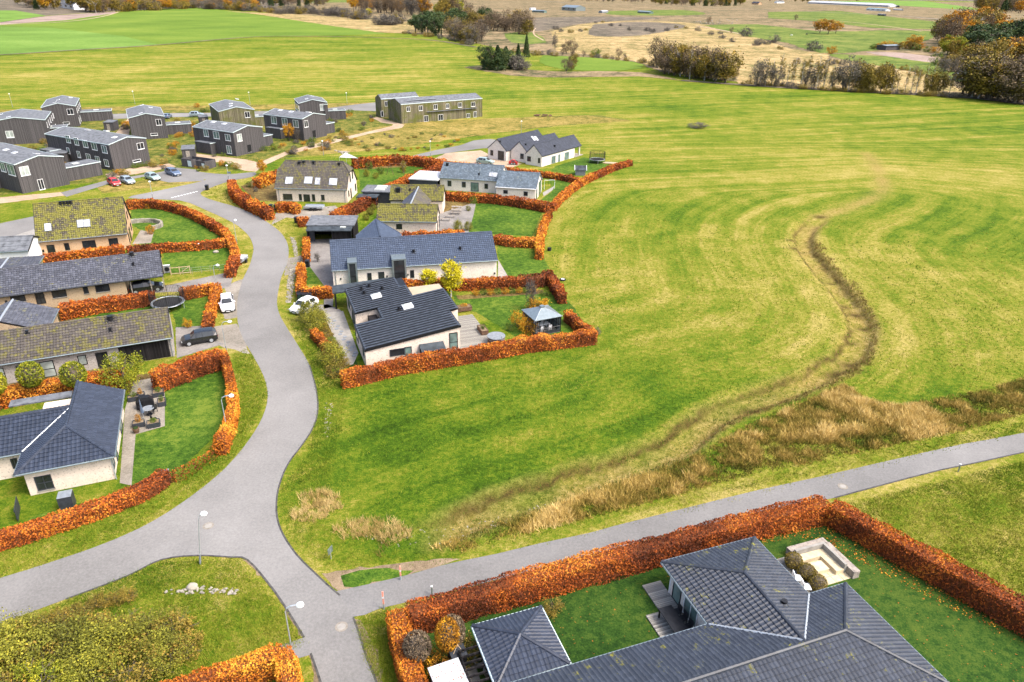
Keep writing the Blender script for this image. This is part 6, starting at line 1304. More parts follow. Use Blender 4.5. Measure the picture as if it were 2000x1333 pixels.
# gardens
tree('yellow_tree', 881, 580, 5.2, 'tall bright yellow-green tree in front of the long white house', wide=1.05); tree('yellow_tree', 838, 568, 3.2, 'shorter golden tree left of the bright yellow-green tree', wide=1.3)
tree('twiggy', 1036, 605, 4.6, 'thin leafless birch on the terrace garden lawn', wide=.5)
tree('willow', 247, 762, 4.6, 'spreading yellow-green weeping tree on the hedge by the grey mottled house', wide=1.05, seed=1)
for x, l in ((75,'left one of the clipped round green trees above the rust hedge'),(157,'right one of the clipped round green trees above the rust hedge'),(2,'clipped round green tree cut by the left edge')): tree('ball_green', x, 782 if x > 10 else 800, 4.3, l, wide=1.0)
for i, (x, y, l, k) in enumerate([(608,628,'round green shrub half hiding the white car by the swale','big_shrub'),(622,645,'second round green shrub on the bank, above the pebble garden','big_shrub'),(648,712,'green shrub with a pink bloom at the lower end of the bank','big_shrub'),(656,735,'dark purple shrub at the hedge corner below the bank','shrub_mixed')]): tree(k, x, y, 3.1 if k == 'big_shrub' else 2.2, l, 'bush', wide=.95)
tree('shrub_orange', 1030, 650, 2.4, 'orange beech bush left of the glass pavilion', 'bush', wide=.9); tree('shrub_orange', 1014, 640, 2.6, 'tall orange beech bush farther left of the glass pavilion', 'bush', wide=.7)
tree('shrub_orange', 1052, 608, 2.2, 'low orange bush behind the glass pavilion', 'bush', wide=1.2); tree('shrub_mixed', 1040, 606, 2.0, 'brownish bush behind the glass pavilion, by the birch', 'bush', wide=.9)
tree('shrub_green', 997, 645, 1.2, 'little leafy plant in the bed beside the hot tub', 'bush'); tree('shrub_green', 1063, 577, .9, 'flat dark green juniper in the garden bed', 'bush', wide=1.4)
for i in range(9): tree('shrub_green' if i % 2 else 'shrub_orange', 930+i*14, 577-i*.8, 1.0, ('first','second','third','fourth','fifth','sixth','seventh','eighth','ninth')[i]+' low perennial from the left in the flower bed under the garden hedge', 'plant', 'perennials in the flower bed', 1.1)
for i in range(11): tree(random.choice(['shrub_green','shrub_mixed','shrub_orange']), 620+i*5.5, 625+i*9, 1.0, ('first','second','third','fourth','fifth','sixth','seventh','eighth','ninth','tenth','eleventh')[i]+' low plant down the bank beside the pebble garden', 'plant', 'plants on the pebble garden bank', 1.2)
for x, y, h, l, k in ((703,328,2.6,'dark green round bush at the back of the half-hipped house garden','shrub_green'),(722,330,2.0,'second dark green bush at the back of that garden','shrub_green'),(745,340,2.2,'third dark green bush, in the middle of that garden','shrub_green'),(716,345,1.8,'yellow-green flowering bush nearest the half-hipped house','big_shrub'),(734,349,1.6,'low pale bush beside the yellow-green flowering bush','big_shrub'),(788,338,3.0,'old fruit tree with few leaves in the back garden','mixed'),
    (724,420,1.7,'bright yellow-green bush between the diagonal hedge and the mossy roofs','big_shrub'),(715,430,1.4,'lower bright green bush between the diagonal hedge and the mossy roofs','big_shrub'),(730,410,1.3,'upper small green bush beside the diagonal hedge','big_shrub'),(626,405,1.5,'green bush under the wall of the half-hipped house','shrub_green'),
    (895,452,2.2,'big yellow-green bush at the lower end of the picnic terrace','big_shrub'),(915,450,1.8,'yellow bush beside the big one at the picnic terrace','big_shrub'),(875,462,1.6,'dark red bush below the picnic terrace','shrub_orange'),(900,385,1.5,'dark bush at the upper end of the picnic terrace','shrub_green'),(925,398,1.8,'dark green bush at the corner of the square lawn','shrub_green'),(915,412,1.2,'low flowering bush beside the picnic tables','big_shrub'),
    (486,366,1.4,'loose green bush in the front bed of the half-hipped house','shrub_green'),(500,375,1.2,'low grey bush in the front bed of the half-hipped house','shrub'),(515,368,1.3,'brown bush in the front bed of the half-hipped house','shrub_mixed'),(513,342,3.6,'golden young tree at the corner of the sandy lane','orange'),
    (290,408,1.2,'straw-coloured grass clump on the peach house lawn','shrub_orange'),(295,458,1.8,'yellow shrub at the curved garden wall','shrub_orange'),(620,512,1.6,'thin dark shrub beside the block-paved forecourt','twiggy'),(368,640,1.4,'orange beech cone on the lawn above the black car','shrub_orange'),(1165,655,1.2,'grey weed clump at the hedge end by the meadow','shrub'),(1095,420,.01,'x','shrub')):
    if l != 'x': tree(k, x, y, h, l, 'bush' if k != 'mixed' and k != 'orange' else 'tree', wide=.8)
tree('orange', 523, 305, 5.0, 'golden-yellow birch in front of the porch house beside the sandy path', wide=.9) if False else tree('orange', 566, 276, 5.2, 'golden birch standing before the dark timber house with the porch', wide=.75)
tree('twiggy', 582, 277, 4.0, 'thin birch right of the golden birch', wide=.6)
# scrub of the eco village
ECO = [(20,240),(60,262),(150,262),(190,275),(240,245),(300,262),(350,262),(380,262),(420,262),(500,262),(520,290),(560,300),(600,282),(640,290),(680,275),(700,250),(730,232),(650,235),(680,225),(330,300),(310,325),(270,322),(230,345),(120,318),(60,300),(180,312),(400,330),(450,325),(430,300),(350,285),(470,292),(120,275),(90,285),(260,252),(360,245),(395,215),(660,258)]
for i, (x, y) in enumerate(ECO):
    for k in range(5): kd = random.choice(['shrub_mixed','shrub_green','shrub_orange','shrub']); hh = random.uniform(.7, 1.9); tree(kd, x+random.uniform(-16, 16), y+random.uniform(-7, 7), hh, which(kd, hh, 1.3, x/700, 'rough gardens between the timber houses'), 'bush', 'rough gardens between the timber houses', 1.25)
for i in range(56): kd = random.choice(['shrub_mixed','shrub_orange','shrub_green','shrub']); x = 540+360*i/56; hh = random.uniform(.5, 1.1); tree(kd, x, random.uniform(262, 296), hh, which(kd, hh, .8, i/56, 'weed clumps on the rough strip'), 'bush', 'weed clumps on the rough strip', 1.6)
tree('shrub', 1362, 250, 1.8, 'brown bramble patch alone in the meadow', 'bush', wide=3.2)
# the big thicket in the bottom left corner
for i, (x, y, h, k) in enumerate([(300,1262,3.6,'big_shrub'),(340,1245,3.0,'shrub_mixed'),(250,1250,3.6,'shrub_mixed'),(215,1285,4.0,'big_shrub'),(160,1270,3.6,'big_shrub'),(110,1300,4.2,'big_shrub'),(60,1290,4.0,'shrub_mixed'),(20,1320,4.6,'big_shrub'),(330,1300,3.0,'big_shrub'),(270,1320,3.4,'shrub_mixed'),(180,1340,3.8,'big_shrub'),(90,1370,4.2,'willow'),(20,1390,4.0,'shrub_mixed'),(-20,1290,4.2,'big_shrub'),(120,1240,2.6,'shrub_mixed'),(50,1250,2.8,'big_shrub'),(200,1235,2.4,'shrub_mixed'),(370,1275,2.4,'shrub_mixed')]):
    tree(k, x, y, h*.72, which(k, h, 3.5, (x+20)/400, 'corner thicket')+(', towards the road' if y < 1265 else ', by the bottom edge' if y > 1310 else ''), 'bush', 'bushes of the corner thicket', 1.22)
for i in range(8): tree('shrub_mixed', 100+i*22, 1212-i*6+random.uniform(-6, 6), 1.1, ('first','second','third','fourth','fifth','sixth','seventh','eighth')[i]+' twiggy sapling from the left on the verge behind the corner thicket', 'bush', 'saplings behind the corner thicket', 1.0)
# bottom garden
bf = BRF
tree('ball', 818, 1312, 3.2, 'clipped round brown tree on a stem beside the corner hedge', wide=.95); tree('ball_orange', 876, 1300, 3.9, 'bright orange-yellow tree on a stem near the pyramid roof', wide=.72); tree('ball', 886, 1290, 3.7, 'leafless grey-brown round tree just behind the orange-yellow one', wide=.75)
tree('shrub_orange', 858, 1310, 1.7, 'orange beech bush behind the white-topped shed', 'bush', wide=1.15); tree('shrub_mixed', 916, 1290, 2.2, 'orange and yellow bush against the pyramid-roofed garage', 'bush', wide=1.0); tree('shrub_mixed', 1078, 1196, 1.3, 'small yellow-brown bush beyond the far corner of the pyramid roof', 'bush', wide=1.1)
for px, l in (((1547,1108),'upper one of the three clipped brown bushes beside the sunken terrace'),((1572,1130),'middle one of the three clipped brown bushes beside the sunken terrace'),((1594,1152),'lower one of the three clipped brown bushes beside the sunken terrace')): tree('box', *px, 1.3, l, 'bush', wide=.95)
# ---- grasses
def blades(name, X, Y, Z, h, k, mat, spread=.12, label=None, lean=.5, width=.03, tint=None, seed=1):
    rs = np.random.default_rng(seed); n = len(X); X, Y, Z = (np.repeat(a, k) for a in (X, Y, Z)); m = n*k
    h = np.repeat(np.broadcast_to(h, (n,)), k)*(.6+.7*rs.random(m)); bx_ = X+rs.normal(size=m)*spread; by_ = Y+rs.normal(size=m)*spread
    a = rs.random(m)*6.283; le = lean*h*(.3+rs.random(m)); wv = np.broadcast_to(width, (n,)).repeat(k)*(.7+.6*rs.random(m))
    c, s_ = np.cos(a), np.sin(a); b_ = rs.random(m)*6.283; lx, ly = le*np.cos(b_), le*np.sin(b_)
    V = np.stack([np.stack([bx_-c*wv, by_-s_*wv, Z-.02], 1), np.stack([bx_+c*wv, by_+s_*wv, Z-.02], 1), np.stack([bx_+lx, by_+ly, Z+h], 1)], 1).reshape(-1, 3)
    t = (rs.random(m)-.5)*.5+.5 if tint is None else np.clip(np.repeat(tint, k)+(rs.random(m)-.5)*.4, 0, 1)
    o = np_mesh(name, V, np.arange(3*m), 3, M[mat], tint=t); tag(o, label, 'grass' if label else None, kind='stuff'); return o
rs = np.random.default_rng(5)
def rand_in(px, n):
    P = G2(px); xs_, ys_ = zip(*P); X = rs.uniform(min(xs_), max(xs_), n*3); Y = rs.uniform(min(ys_), max(ys_), n*3); k = inpoly(X, Y, P); return X[k][:n], Y[k][:n]
TALL = [(840,1068),(900,1048),(980,1022),(1060,998),(1130,968),(1200,945),(1290,915),(1360,888),(1440,842),(1520,805),(1590,775),(1650,748),(1690,780),(1760,792),(1850,775),(1930,762),(2000,738),(2080,722),(2080,790),(2000,810),(1900,838),(1750,870),(1600,903),(1500,920),(1400,948),(1300,975),(1200,1000),(1100,1026),(1000,1050),(900,1080)]
X, Y = rand_in(TALL, 40000); cl = .10*(X < g(1200,970).x)+vnoise(X, Y, .22)*.55+vnoise(X, Y, .75)*.45+(vnoise(X, Y, 2.2)-.5)*.25
tl = [tuple(q) for q in G2(TALL)]; ed, _, _ = pdist(X, Y, tl+[tl[0]]); k = rs.random(len(X)) < np.clip((cl-.16)*3.2, .2, 1)*np.clip(.35+ed/.9, 0, 1); X, Y, cl, ed = X[k], Y[k], cl[k], ed[k]
blades('tall_grass', X, Y, ditch_z(X, Y), .16+.58*np.clip((cl-.30)*1.9, 0, 1)*np.clip(.35+ed/3, 0, 1), 6, 'grass_mix', .15, 'tall straw-coloured dry grass on the bank between ditch and path', .85, .036, tint=.08+.95*np.clip((cl-.24)*1.7, 0, 1)-.2*(vnoise(X+30, Y, .35) > .68), seed=2)
X, Y = rand_in([(700,1060),(780,1040),(900,1000),(1100,930),(1300,850),(1450,770),(1560,735),(1640,700),(1670,650),(1640,580),(1590,520),(1570,470),(1620,470),(1670,540),(1720,640),(1700,720),(1600,770),(1480,810),(1300,900),(1050,990),(850,1060),(740,1090)], 26000); dd, al, sd = pdist(X, Y, DITCH); k = (dd > 1.2) & (dd < 2.0+vnoise(X, Y, .5)*1.6) & (rs.random(len(X)) < .6); X, Y = X[k], Y[k]
blades('bank_grass', X, Y, ditch_z(X, Y), .22+.2*vnoise(X, Y, .9), 6, 'grass_d', .1, 'short brown grass along both lips of the ditch', .8, .025, tint=-.05+.35*vnoise(X, Y, .7), seed=3)
c_ = [((622,975),1.3,130),((605,1005),1.2,110),((640,990),.9,60),((700,1035),1.5,90),((735,1032),1.6,110),((765,1045),1.2,60)]
XX, YY = [], []
for (px, r, n) in c_:
    p = g(*px); a = rs.random(n)*6.28; q = r*np.sqrt(rs.random(n)); XX.append(p.x+q*np.cos(a)*1.3); YY.append(p.y+q*np.sin(a)*.8)
X, Y = np.concatenate(XX), np.concatenate(YY)
blades('dry_tussocks', X, Y, X*0, .22+.3*vnoise(X, Y, 1.2), 9, 'grass_d', .1, 'pale dry grass tussocks on the meadow corner by the road bend', .8, .022, tint=.35+.5*vnoise(X, Y, .9), seed=4)
# short rough grass on the near meadow, thinning with distance
X, Y = rand_in([(545,960),(640,780),(660,755),(1180,665),(1075,520),(1110,380),(1240,320),(1000,235),(1200,180),(2080,230),(2080,830),(1640,930),(1150,1045),(860,1100),(660,1120),(550,1010)], 300000)
def grass_tint(X, Y):
    u, a, _, _ = flow(X, Y); return -.05+.35*vnoise(X, Y, .10)+.25*vnoise(X+9, Y, .5)+.55*vnoise(u, a*.05, .42)+.03+.9*dry_bias(X, Y, X, Y)
dist = np.hypot(np.hypot(X, Y), CAMH); k = (rs.random(len(X)) < np.clip(62/dist, 0, 1)**2.6*np.clip((170-dist)/60, 0, 1)); X, Y, dist = X[k], Y[k], dist[k]
blades('meadow_grass', X, Y, ditch_z(X, Y), .06+.0005*dist+.08*vnoise(X, Y, .6), 3, 'grass_g', .2, 'short uneven green grass of the open meadow', .9, dist*.00050, tint=grass_tint(X, Y), seed=6)
VG = [([(-60,1180),(0,1150),(210,1075),(380,980),(470,880),(525,770),(490,680),(455,690),(470,780),(440,870),(340,950),(0,1075),(-60,1095)],9000),([(0,1235),(130,1175),(315,1098),(460,1092),(560,1200),(600,1262),(300,1340),(0,1400)],14000),([(1650,985),(2050,890),(2050,1200)],9000),([(560,620),(600,700),(622,800),(600,890),(545,960),(640,960),(680,760),(640,690),(600,630)],6000),([(545,1000),(560,1050),(640,1110),(860,1090),(1200,1010),(1600,925),(2050,835),(2050,815),(1600,905),(900,1080),(700,1080),(560,960)],12000),([(690,1215),(760,1190),(790,1260),(830,1400),(760,1400)],3500),([(390,378),(450,350),(470,390),(540,420),(600,440),(590,520),(560,560),(565,600),(550,540),(565,480),(520,428)],2600)]
XX, YY = [], []
for P_, n in VG: a, b = rand_in(P_, n); XX.append(a); YY.append(b)
X, Y = np.concatenate(XX), np.concatenate(YY); dist = np.hypot(np.hypot(X, Y), CAMH)
road_w = [tuple(p) for p in smooth(G2(ROAD)+[G2(ROAD)[0]], 3)[:-1]]; path_w = [tuple(p) for p in smooth(G2(PATH)+[G2(PATH)[0]], 2)[:-1]]
k = ~(inpoly(X, Y, road_w) | inpoly(X, Y, path_w)); X, Y, dist = X[k], Y[k], dist[k]
blades('verge_grass', X, Y, X*0, .07+.09*vnoise(X, Y, .8), 4, 'grass_g', .14, 'short grass on the verges beside road and path', .9, dist*.00042, tint=.20+.4*vnoise(X, Y, .5)+.25*vnoise(X, Y, .08)+1.6*dry_bias(X, Y, X, Y), seed=7)
# fallen leaves under the beech hedges of the bottom garden
X, Y = rand_in([(1330,1060),(1605,1008),(1800,1110),(2000,1225),(1950,1240),(1700,1110),(1560,1050),(1350,1090)], 2600)
V = leaf_quads(np.stack([X, Y, X*0+.05], 1), .06, rs, .15); tag(np_mesh('fallen_leaves', V, np.arange(len(V)), 4, M['beech_o'], tint=rs.random(len(X))), 'scattered fallen orange leaves on the dark lawn under the hedge', 'leaves', kind='stuff')

# ============================================================ street furniture, vehicles, garden things
M['car_white'] = plain('white_car_paint', (.70,.72,.75), .25, var=.02, spec=.6); M['car_black'] = plain('black_car_paint', (.012,.014,.018), .2, var=.1, spec=.7)
M['car_red'] = plain('red_car_paint', (.42,.03,.03), .25, var=.05, spec=.6); M['car_silver'] = plain('silver_blue_car_paint', (.30,.37,.42), .3, .3, var=.05, spec=.6)
M['car_teal'] = plain('pale_teal_car_paint', (.32,.42,.42), .3, .3, var=.05, spec=.6); M['car_blue'] = plain('dark_blue_car_paint', (.10,.14,.22), .3, .2, var=.05, spec=.6)
M['headlamp'] = plain('headlamp', (.65,.70,.75), .1, var=.02); M['redlamp'] = plain('red_lamp', (.4,.02,.02), .2, var=.02); M['green_bin'] = plain('dark_green_plastic', (.02,.045,.035), .5, var=.1)
def street_lamp(px, py, h, label, az=0, arm=.9):
    p = g(px, py); t = thing('street_lamp', (p.x, p.y, 0), label, 'street lamp', 'street lamps along the roads', R(az))
    MB().tube([(0,0,0),(0,0,.9)], .07, 8).build('base', M['midgrey'], t)
    if arm > 0: pts = [(0,0,.9),(0,0,h-.35),(.10,0,h-.10),(.35,0,h+.03),(arm-.1,0,h+.03)]
    else: pts = [(0,0,.9),(0,0,h)]
    MB().tube(pts, .042, 6).build('pole', M['steel'], t)
    mb = MB(); mb.blob((max(arm,0),0,h-.02 if arm > 0 else h+.12), .25, .25, .15, 10, 6); mb.cyl((max(arm,0),0,h+.08 if arm > 0 else h+.22), .09, .07, 8); mb.build('lamp_head', M['lampglass'], t, True); return t
street_lamp(446,853,4.3,'street lamp at the tall curved hedge, in front of the round-cornered lawn', 18); street_lamp(391,1102,4.5,'street lamp seen almost from behind at the junction, tip of the grass triangle', 20, .35).rotation_euler.y = R(8)
street_lamp(573,1287,4.4,'street lamp beside the paved stub at the bottom, left of the road', 15); street_lamp(443,690,3.9,'street lamp just above the tall orange hedge by the black car', 15)
street_lamp(425,571,3.9,'street lamp at the mouth of the concrete driveway above the white car', 15, .6); street_lamp(463,477,4.0,'street lamp in the bend beside the grey cable cabinet, nearest the half-hipped house', 15, .3)
street_lamp(299,388,3.2,'street lamp among the parked cars, above the give-way marks', 0, 0); street_lamp(632,304,3.4,'street lamp behind the half-hipped house, on the rough strip', 0, 0)
street_lamp(841,306,3.6,'street lamp beside the access road to the three-gabled house', 0, 0); street_lamp(1018,263,3.6,'street lamp behind the three-gabled house', 0, 0)
street_lamp(678,203,3.6,'street lamp in the meadow left of the greenish-brown block', 0, 0); street_lamp(264,204,4.2,'street lamp behind the house with the plain gable, far road', 0, 0); street_lamp(25,210,4.2,'street lamp at the far left of the far road', 0, 0); street_lamp(489,206,4.2,'street lamp behind the brownish house on the far road', 0, 0)
street_lamp(447,352,3.0,'street lamp at the mouth of the parking area beside the blue sign', 0, 0)
def car(px, py, yaw, label, paint, L_=4.2, W_=1.78, H_=1.48, kind='hatch', group=None, z=0, world=None, name='parked_car'):
    p = Vector(world) if world else g(px, py)
    if isinstance(yaw, tuple): n_ = g(*yaw)-p; yaw = math.degrees(math.atan2(n_.y, n_.x))
    t = thing(name, (p.x, p.y, z), label, 'car', group, R(yaw)); h = L_/2
    # stations along x: (x, half width, underside, shoulder, top, half width of the top)
    if kind == 'suv': st = [(-h,.80,.42,.86,.90,.70),(-h+.12,.88,.30,.98,1.30,.62),(-h+.45,.9,.28,1.0,1.56,.64),(-.35,.9,.26,1.0,1.64,.66),(.45,.9,.26,1.0,1.55,.62),(.95,.9,.28,1.0,1.04,.72),(h-.45,.88,.30,.92,.94,.72),(h-.08,.80,.34,.70,.78,.66),(h,.70,.38,.58,.62,.60)]
    else: st = [(-h,.78,.38,.80,.84,.66),(-h+.14,.86,.28,.92,1.16,.60),(-h+.60,.88,.24,.93,1.42,.60),(-.30,.88,.22,.92,1.48,.62),(.40,.88,.22,.92,1.38,.60),(1.05,.88,.24,.92,.95,.72),(h-.45,.86,.26,.80,.84,.70),(h-.08,.78,.30,.62,.70,.64),(h,.66,.34,.52,.56,.56)]
    kx = W_/1.78; kz = H_/1.48 if kind != 'suv' else H_/1.64; vs = []; n = 10
    for x, w_, zb, zs, zt, wt in st:
        w_ *= kx; wt *= kx; zb, zs, zt = zb*kz, zs*kz, zt*kz
        vs += [(x,-w_*.9,zb),(x,-w_,zb+(zs-zb)*.35),(x,-w_*.985,zs),(x,-wt,zt-.03*(zt-zs)),(x,-wt*.5,zt+.015),(x,wt*.5,zt+.015),(x,wt,zt-.03*(zt-zs)),(x,w_*.985,zs),(x,w_,zb+(zs-zb)*.35),(x,w_*.9,zb)]
    fs = [(i*n+j, (i+1)*n+j, (i+1)*n+(j+1) % n, i*n+(j+1) % n) for i in range(len(st)-1) for j in range(n)]+[tuple(range(n)), tuple((len(st)-1)*n+j for j in range(n))[::-1]]
    body = MB().mesh(vs, fs).build('body', M[paint], t)
    sec = lambda i, j: Vector(vs[i*n+j])
    def pane(name, quads, k=.93, out=.014):
        cc = [sec(a, b) for a, b in sum(quads, [])]; c = sum(cc, Vector())/len(cc); mb = MB()
        for q in quads:
            A = [sec(a, b) for a, b in q]; nn = (A[2]-A[0]).cross(A[3]-A[1]).normalized()
            if nn.dot(sum(A, Vector())/4-Vector((0,0,.7))) < 0: nn = -nn
            mb.poly([c+(v-c)*k+nn*out for v in A])
        mb.build(name, M['glass'], t)
    qd = lambda i, j: [(i, j), (i+1, j), (i+1, j+1), (i, j+1)]
    pane('windscreen', [qd(4, 3), qd(4, 4), qd(4, 5)]); pane('rear_window', [qd(1, 3), qd(1, 4), qd(1, 5)])
    for jj in (2, 6):
        for i_ in (2, 3): pane('side_window', [qd(i_, jj)], .88)
    for x in (-h+.78, h-.78):
        for s_ in (-1, 1):
            y = s_*(W_/2-.10); wh = MB().tube([(x,y-.11,.33),(x,y+.11,.33)], .33, 14).build('wheel', M['rubber'], t)
            MB().tube([(x,y+s_*.10,.33),(x,y+s_*.118,.33)], .21, 10).build('rim', M['steel'], wh)
    for s_ in (-1, 1):
        MB().box(h-.24,h-.03,s_*W_*.28,s_*W_*.43,.60*kz,.72*kz).build('headlight', M['headlamp'], t); MB().box(-h-.015,-h+.10,s_*W_*.33,s_*W_*.44,.68*kz,.86*kz).build('tail_light', M['redlamp'], t)
        MB().box(.62,.80,s_*(W_/2+.0),s_*(W_/2+.14),.93*kz,1.03*kz).build('mirror', M[paint], t)
    MB().box(h-.04,h+.012,-.36,.36,.36,.50).build('grille', M['black'], t); MB().box(h+.0121,h+.02,-.25,.25,.28,.37).build('number_plate', M['white'], t)
    return t
car(445,601,(447.5,625),'white hatchback parked on the gravel verge beside the road, facing the camera','car_white',4.2,1.8,1.55)
car(391,668,(350,675),'black SUV on the paved driveway beside the grey mottled house','car_black',4.0,1.7,1.5,'suv')
car(224,362,(236,367.5),'small red car, leftmost in the row by the dark timber houses','car_red',3.8,1.66,1.48); car(250,358,(263,363),'silver-blue hatchback right next to the small red car','car_silver',4.2); car(299,351,(313,356),'pale teal car parked alone in the middle of the row','car_teal',4.3); car(339,342,(354,347),'dark blue estate with a silver bonnet, rightmost in the row','car_blue',4.6,1.8,1.5)
car(948,320,-20,'grey-green car before the left gable of the three-gabled house','car_teal',4.3)
car(385,228,10,'pale van-like car parked on the far road behind the timber houses','car_silver',4.2,1.8,1.66,'suv'); car(328,231,95,'dark blue car half hidden behind the house with the plain gable','car_blue',4.0)
car(595,605,(578,614),'white car at the bin corner, mostly hidden by the round green shrub','car_white',4.0)
car(0,0,25.5,'dark car inside the carport of the yellow brick house, only its wheels catching light','car_black',4.3,world=tuple(B_['fr'].w(16.3,1.9,0))[:3])
car(853,355,80,'red car tucked between the white carport roof and the white house','car_red',3.8,1.66)
car(1003,322,-12,'red garden tractor with black bonnet before the middle gable','car_red',2.2,1.2,1.2,name='garden_tractor')['category'] = 'tractor'
def trailer(px, py, yaw, label, cover=True, L_=2.1, W_=1.3, flat=False):
    p = g(px, py); t = thing('car_trailer', (p.x, p.y, 0), label, 'trailer', None, R(yaw)); h = L_/2
    MB().box(-h,h,-W_/2,W_/2,.45,.60 if flat else .85).build('box', M['steel'], t)
    if cover: MB().box(-h-.03,h+.03,-W_/2-.03,W_/2+.03,.86,.94).build('cover', M['felt_white'], t)
    else:
        for s_ in (-1, 1): MB().box(-h,h,s_*W_/2-.03,s_*W_/2+.03,.61,.85).build('side_board', M['steel'], t)
    MB().tube([(h,.45*W_,.45),(h+.7,0,.42),(h,-.45*W_,.45)], .035, 5).build('drawbar', M['steel'], t); MB().tube([(h+.7,0,.42),(h+1.05,0,.42)], .04, 5).build('coupling', M['black'], t)
    for x in ((0,) if not flat else (-.35,.4)):
        for s_ in (-1, 1): MB().tube([(x,s_*(W_/2+.03),.28),(x,s_*(W_/2+.2),.28)], .28, 12).build('wheel', M['rubber'], t); MB().box(x-.33,x+.33,s_*(W_/2+.01),s_*(W_/2+.23),.57,.60).build('mudguard', M['darkgrey'], t)
trailer(471,513,-97,'small trailer with a flat white lid on the verge beside the hedge bend', True, 1.9, 1.5); trailer(614,410,0,'long silver flatbed trailer in front of the half-hipped house', False, 3.6, 1.7, True)
def trampoline(px, py, label, r, net=1.7, frame='black'):
    p = g(px, py); t = thing('trampoline', (p.x, p.y, 0), label, 'trampoline'); n = 20
    ring = [(r*math.cos(2*math.pi*i/n), r*math.sin(2*math.pi*i/n), .85) for i in range(n)]
    MB().mesh([(x*.86,y*.86,.83) for x,y,_ in ring], [tuple(range(n))]).build('mat', M['rubber'], t)
    mb = MB(); mb.mesh([(x,y,.86) for x,y,_ in ring]+[(x*.87,y*.87,.865) for x,y,_ in ring], [(i,(i+1)%n,(i+1)%n+n,i+n) for i in range(n)]); mb.build('safety_pad', M['midgrey'], t)
    mb = MB(); mb.tube(ring+[ring[0]], .04, 6, cap=False); mb.build('frame', M['steel'], t)
    for i in range(0, n, 5): a = 2*math.pi*i/n; MB().tube([(r*math.cos(a),r*math.sin(a),.83),(r*.98*math.cos(a),r*.98*math.sin(a),0)], .035, 5).build('leg', M['steel'], t)
    for i in range(8): a = 2*math.pi*(i+.5)/8; MB().tube([(r*1.03*math.cos(a),r*1.03*math.sin(a),.3),(r*1.06*math.cos(a),r*1.06*math.sin(a),.9),(r*1.0*math.cos(a),r*1.0*math.sin(a),.85+net)], .03, 5).build('net_pole', M[frame], t)
    mb = MB(); m_ = 60
    for k in range(9): z = .9+net*k/8; mb.tube([(r*math.cos(2*math.pi*i/m_), r*math.sin(2*math.pi*i/m_), z) for i in range(m_+1)], .013 if k < 8 else .035, 3, cap=False)
    for i in range(m_): a = 2*math.pi*i/m_; mb.tube([(r*math.cos(a),r*math.sin(a),.9),(r*math.cos(a),r*math.sin(a),.9+net)], .016, 3, cap=False)
    mb.build('net', M['rubber'], t)
trampoline(330,602,'big round trampoline with a black net behind the grey mottled house', 2.05, 1.55); trampoline(1166,318,'black netted trampoline on the lawn right of the three-gabled house', 1.9, 1.7)
# glass pavilion
fr = Fr(g(1045,658,0), R(25.5)); t = thing('garden_pavilion', fr, 'square glass pavilion with a grey pyramid roof in the hedge-lined garden', 'greenhouse'); a_ = 3.5; zc = 2.15; ap = (a_/2,a_/2,3.0); c = [(-.12,-.12,zc),(a_+.12,-.12,zc),(a_+.12,a_+.12,zc),(-.12,a_+.12,zc)]
for i in range(4):
    rp_ = MB().mesh([c[i],c[(i+1)%4],ap,Vector(c[i])-Vector((0,0,.05)),Vector(c[(i+1)%4])-Vector((0,0,.05)),Vector(ap)-Vector((0,0,.05))], [(0,1,2),(5,4,3),(0,3,4,1)]).build('roof_pane', M['felt_white'] if False else M['zinc'], t)
    MB().tube([c[i],ap], .045, 5).build('roof_bar', M['steel'], t)
MB().box(a_/2-.25,a_/2+.25,a_/2-.25,a_/2+.25,2.92,3.12).build('roof_vent', M['zinc'], t)
for i in range(4):
    A, B = [Vector(v) for v in ((0,0,0),(a_,0,0),(a_,a_,0),(0,a_,0),(0,0,0))[i:i+2]]
    for k in range(6): q = A.lerp(B, k/6); MB().tube([q,q+Vector((0,0,2.15))], .035 if k else .06, 4).build('post', M['black'], t)
    for z_ in (.05,.85,2.1): MB().tube([A+Vector((0,0,z_)),B+Vector((0,0,z_))], .035, 4).build('rail', M['black'], t)
    if i in (1, 2): MB().mesh([A+Vector((0,0,.08)),B+Vector((0,0,.08)),B+Vector((0,0,2.08)),A+Vector((0,0,2.08))], [(0,1,2,3)]).build('pane', M['clear'], t)
    nn = (B-A).cross(Vector((0,0,1))).normalized()*.01; MB().mesh([A+nn+Vector((0,0,.08)),B+nn+Vector((0,0,.08)),B+nn+Vector((0,0,.5)),A+nn+Vector((0,0,.5))], [(0,1,2,3)]).build('plinth_board', M['darkgrey'], t)
MB().box(.1,a_-.1,.1,a_-.1,0,.04).build('floor', M['concrete'], t)
tb = thing('garden_table', fr.w(1.9,1.6,.04), 'white table inside the glass pavilion', 'table', rz=fr.yaw); MB().box(-.8,.8,-.45,.45,.68,.73).build('table_top', M['white'], tb)
for x in (-.7,.7):
    for y in (-.38,.38): MB().box(x-.03,x+.03,y-.03,y+.03,0,.68).build('leg', M['white'], tb)
for i, (x, y, rz_) in enumerate(((1.3,.8,0),(2.4,.8,0),(1.3,2.4,3.14),(2.4,2.4,3.14))):
    ch = thing('garden_chair', fr.w(x,y,.04), ('white chair at the pavilion table, front left','white chair at the pavilion table, front right','white chair at the pavilion table, back left','white chair at the pavilion table, back right')[i], 'chair', 'chairs in the pavilion', fr.yaw+rz_)
    MB().box(-.22,.22,-.22,.22,.40,.44).build('seat', M['white'], ch); MB().box(-.22,.22,-.24,-.20,.45,.85).build('backrest', M['white'], ch)
    for x_ in (-.19,.19):
        for y_ in (-.19,.19): MB().box(x_-.02,x_+.02,y_-.02,y_+.02,0,.4).build('leg', M['white'], ch)
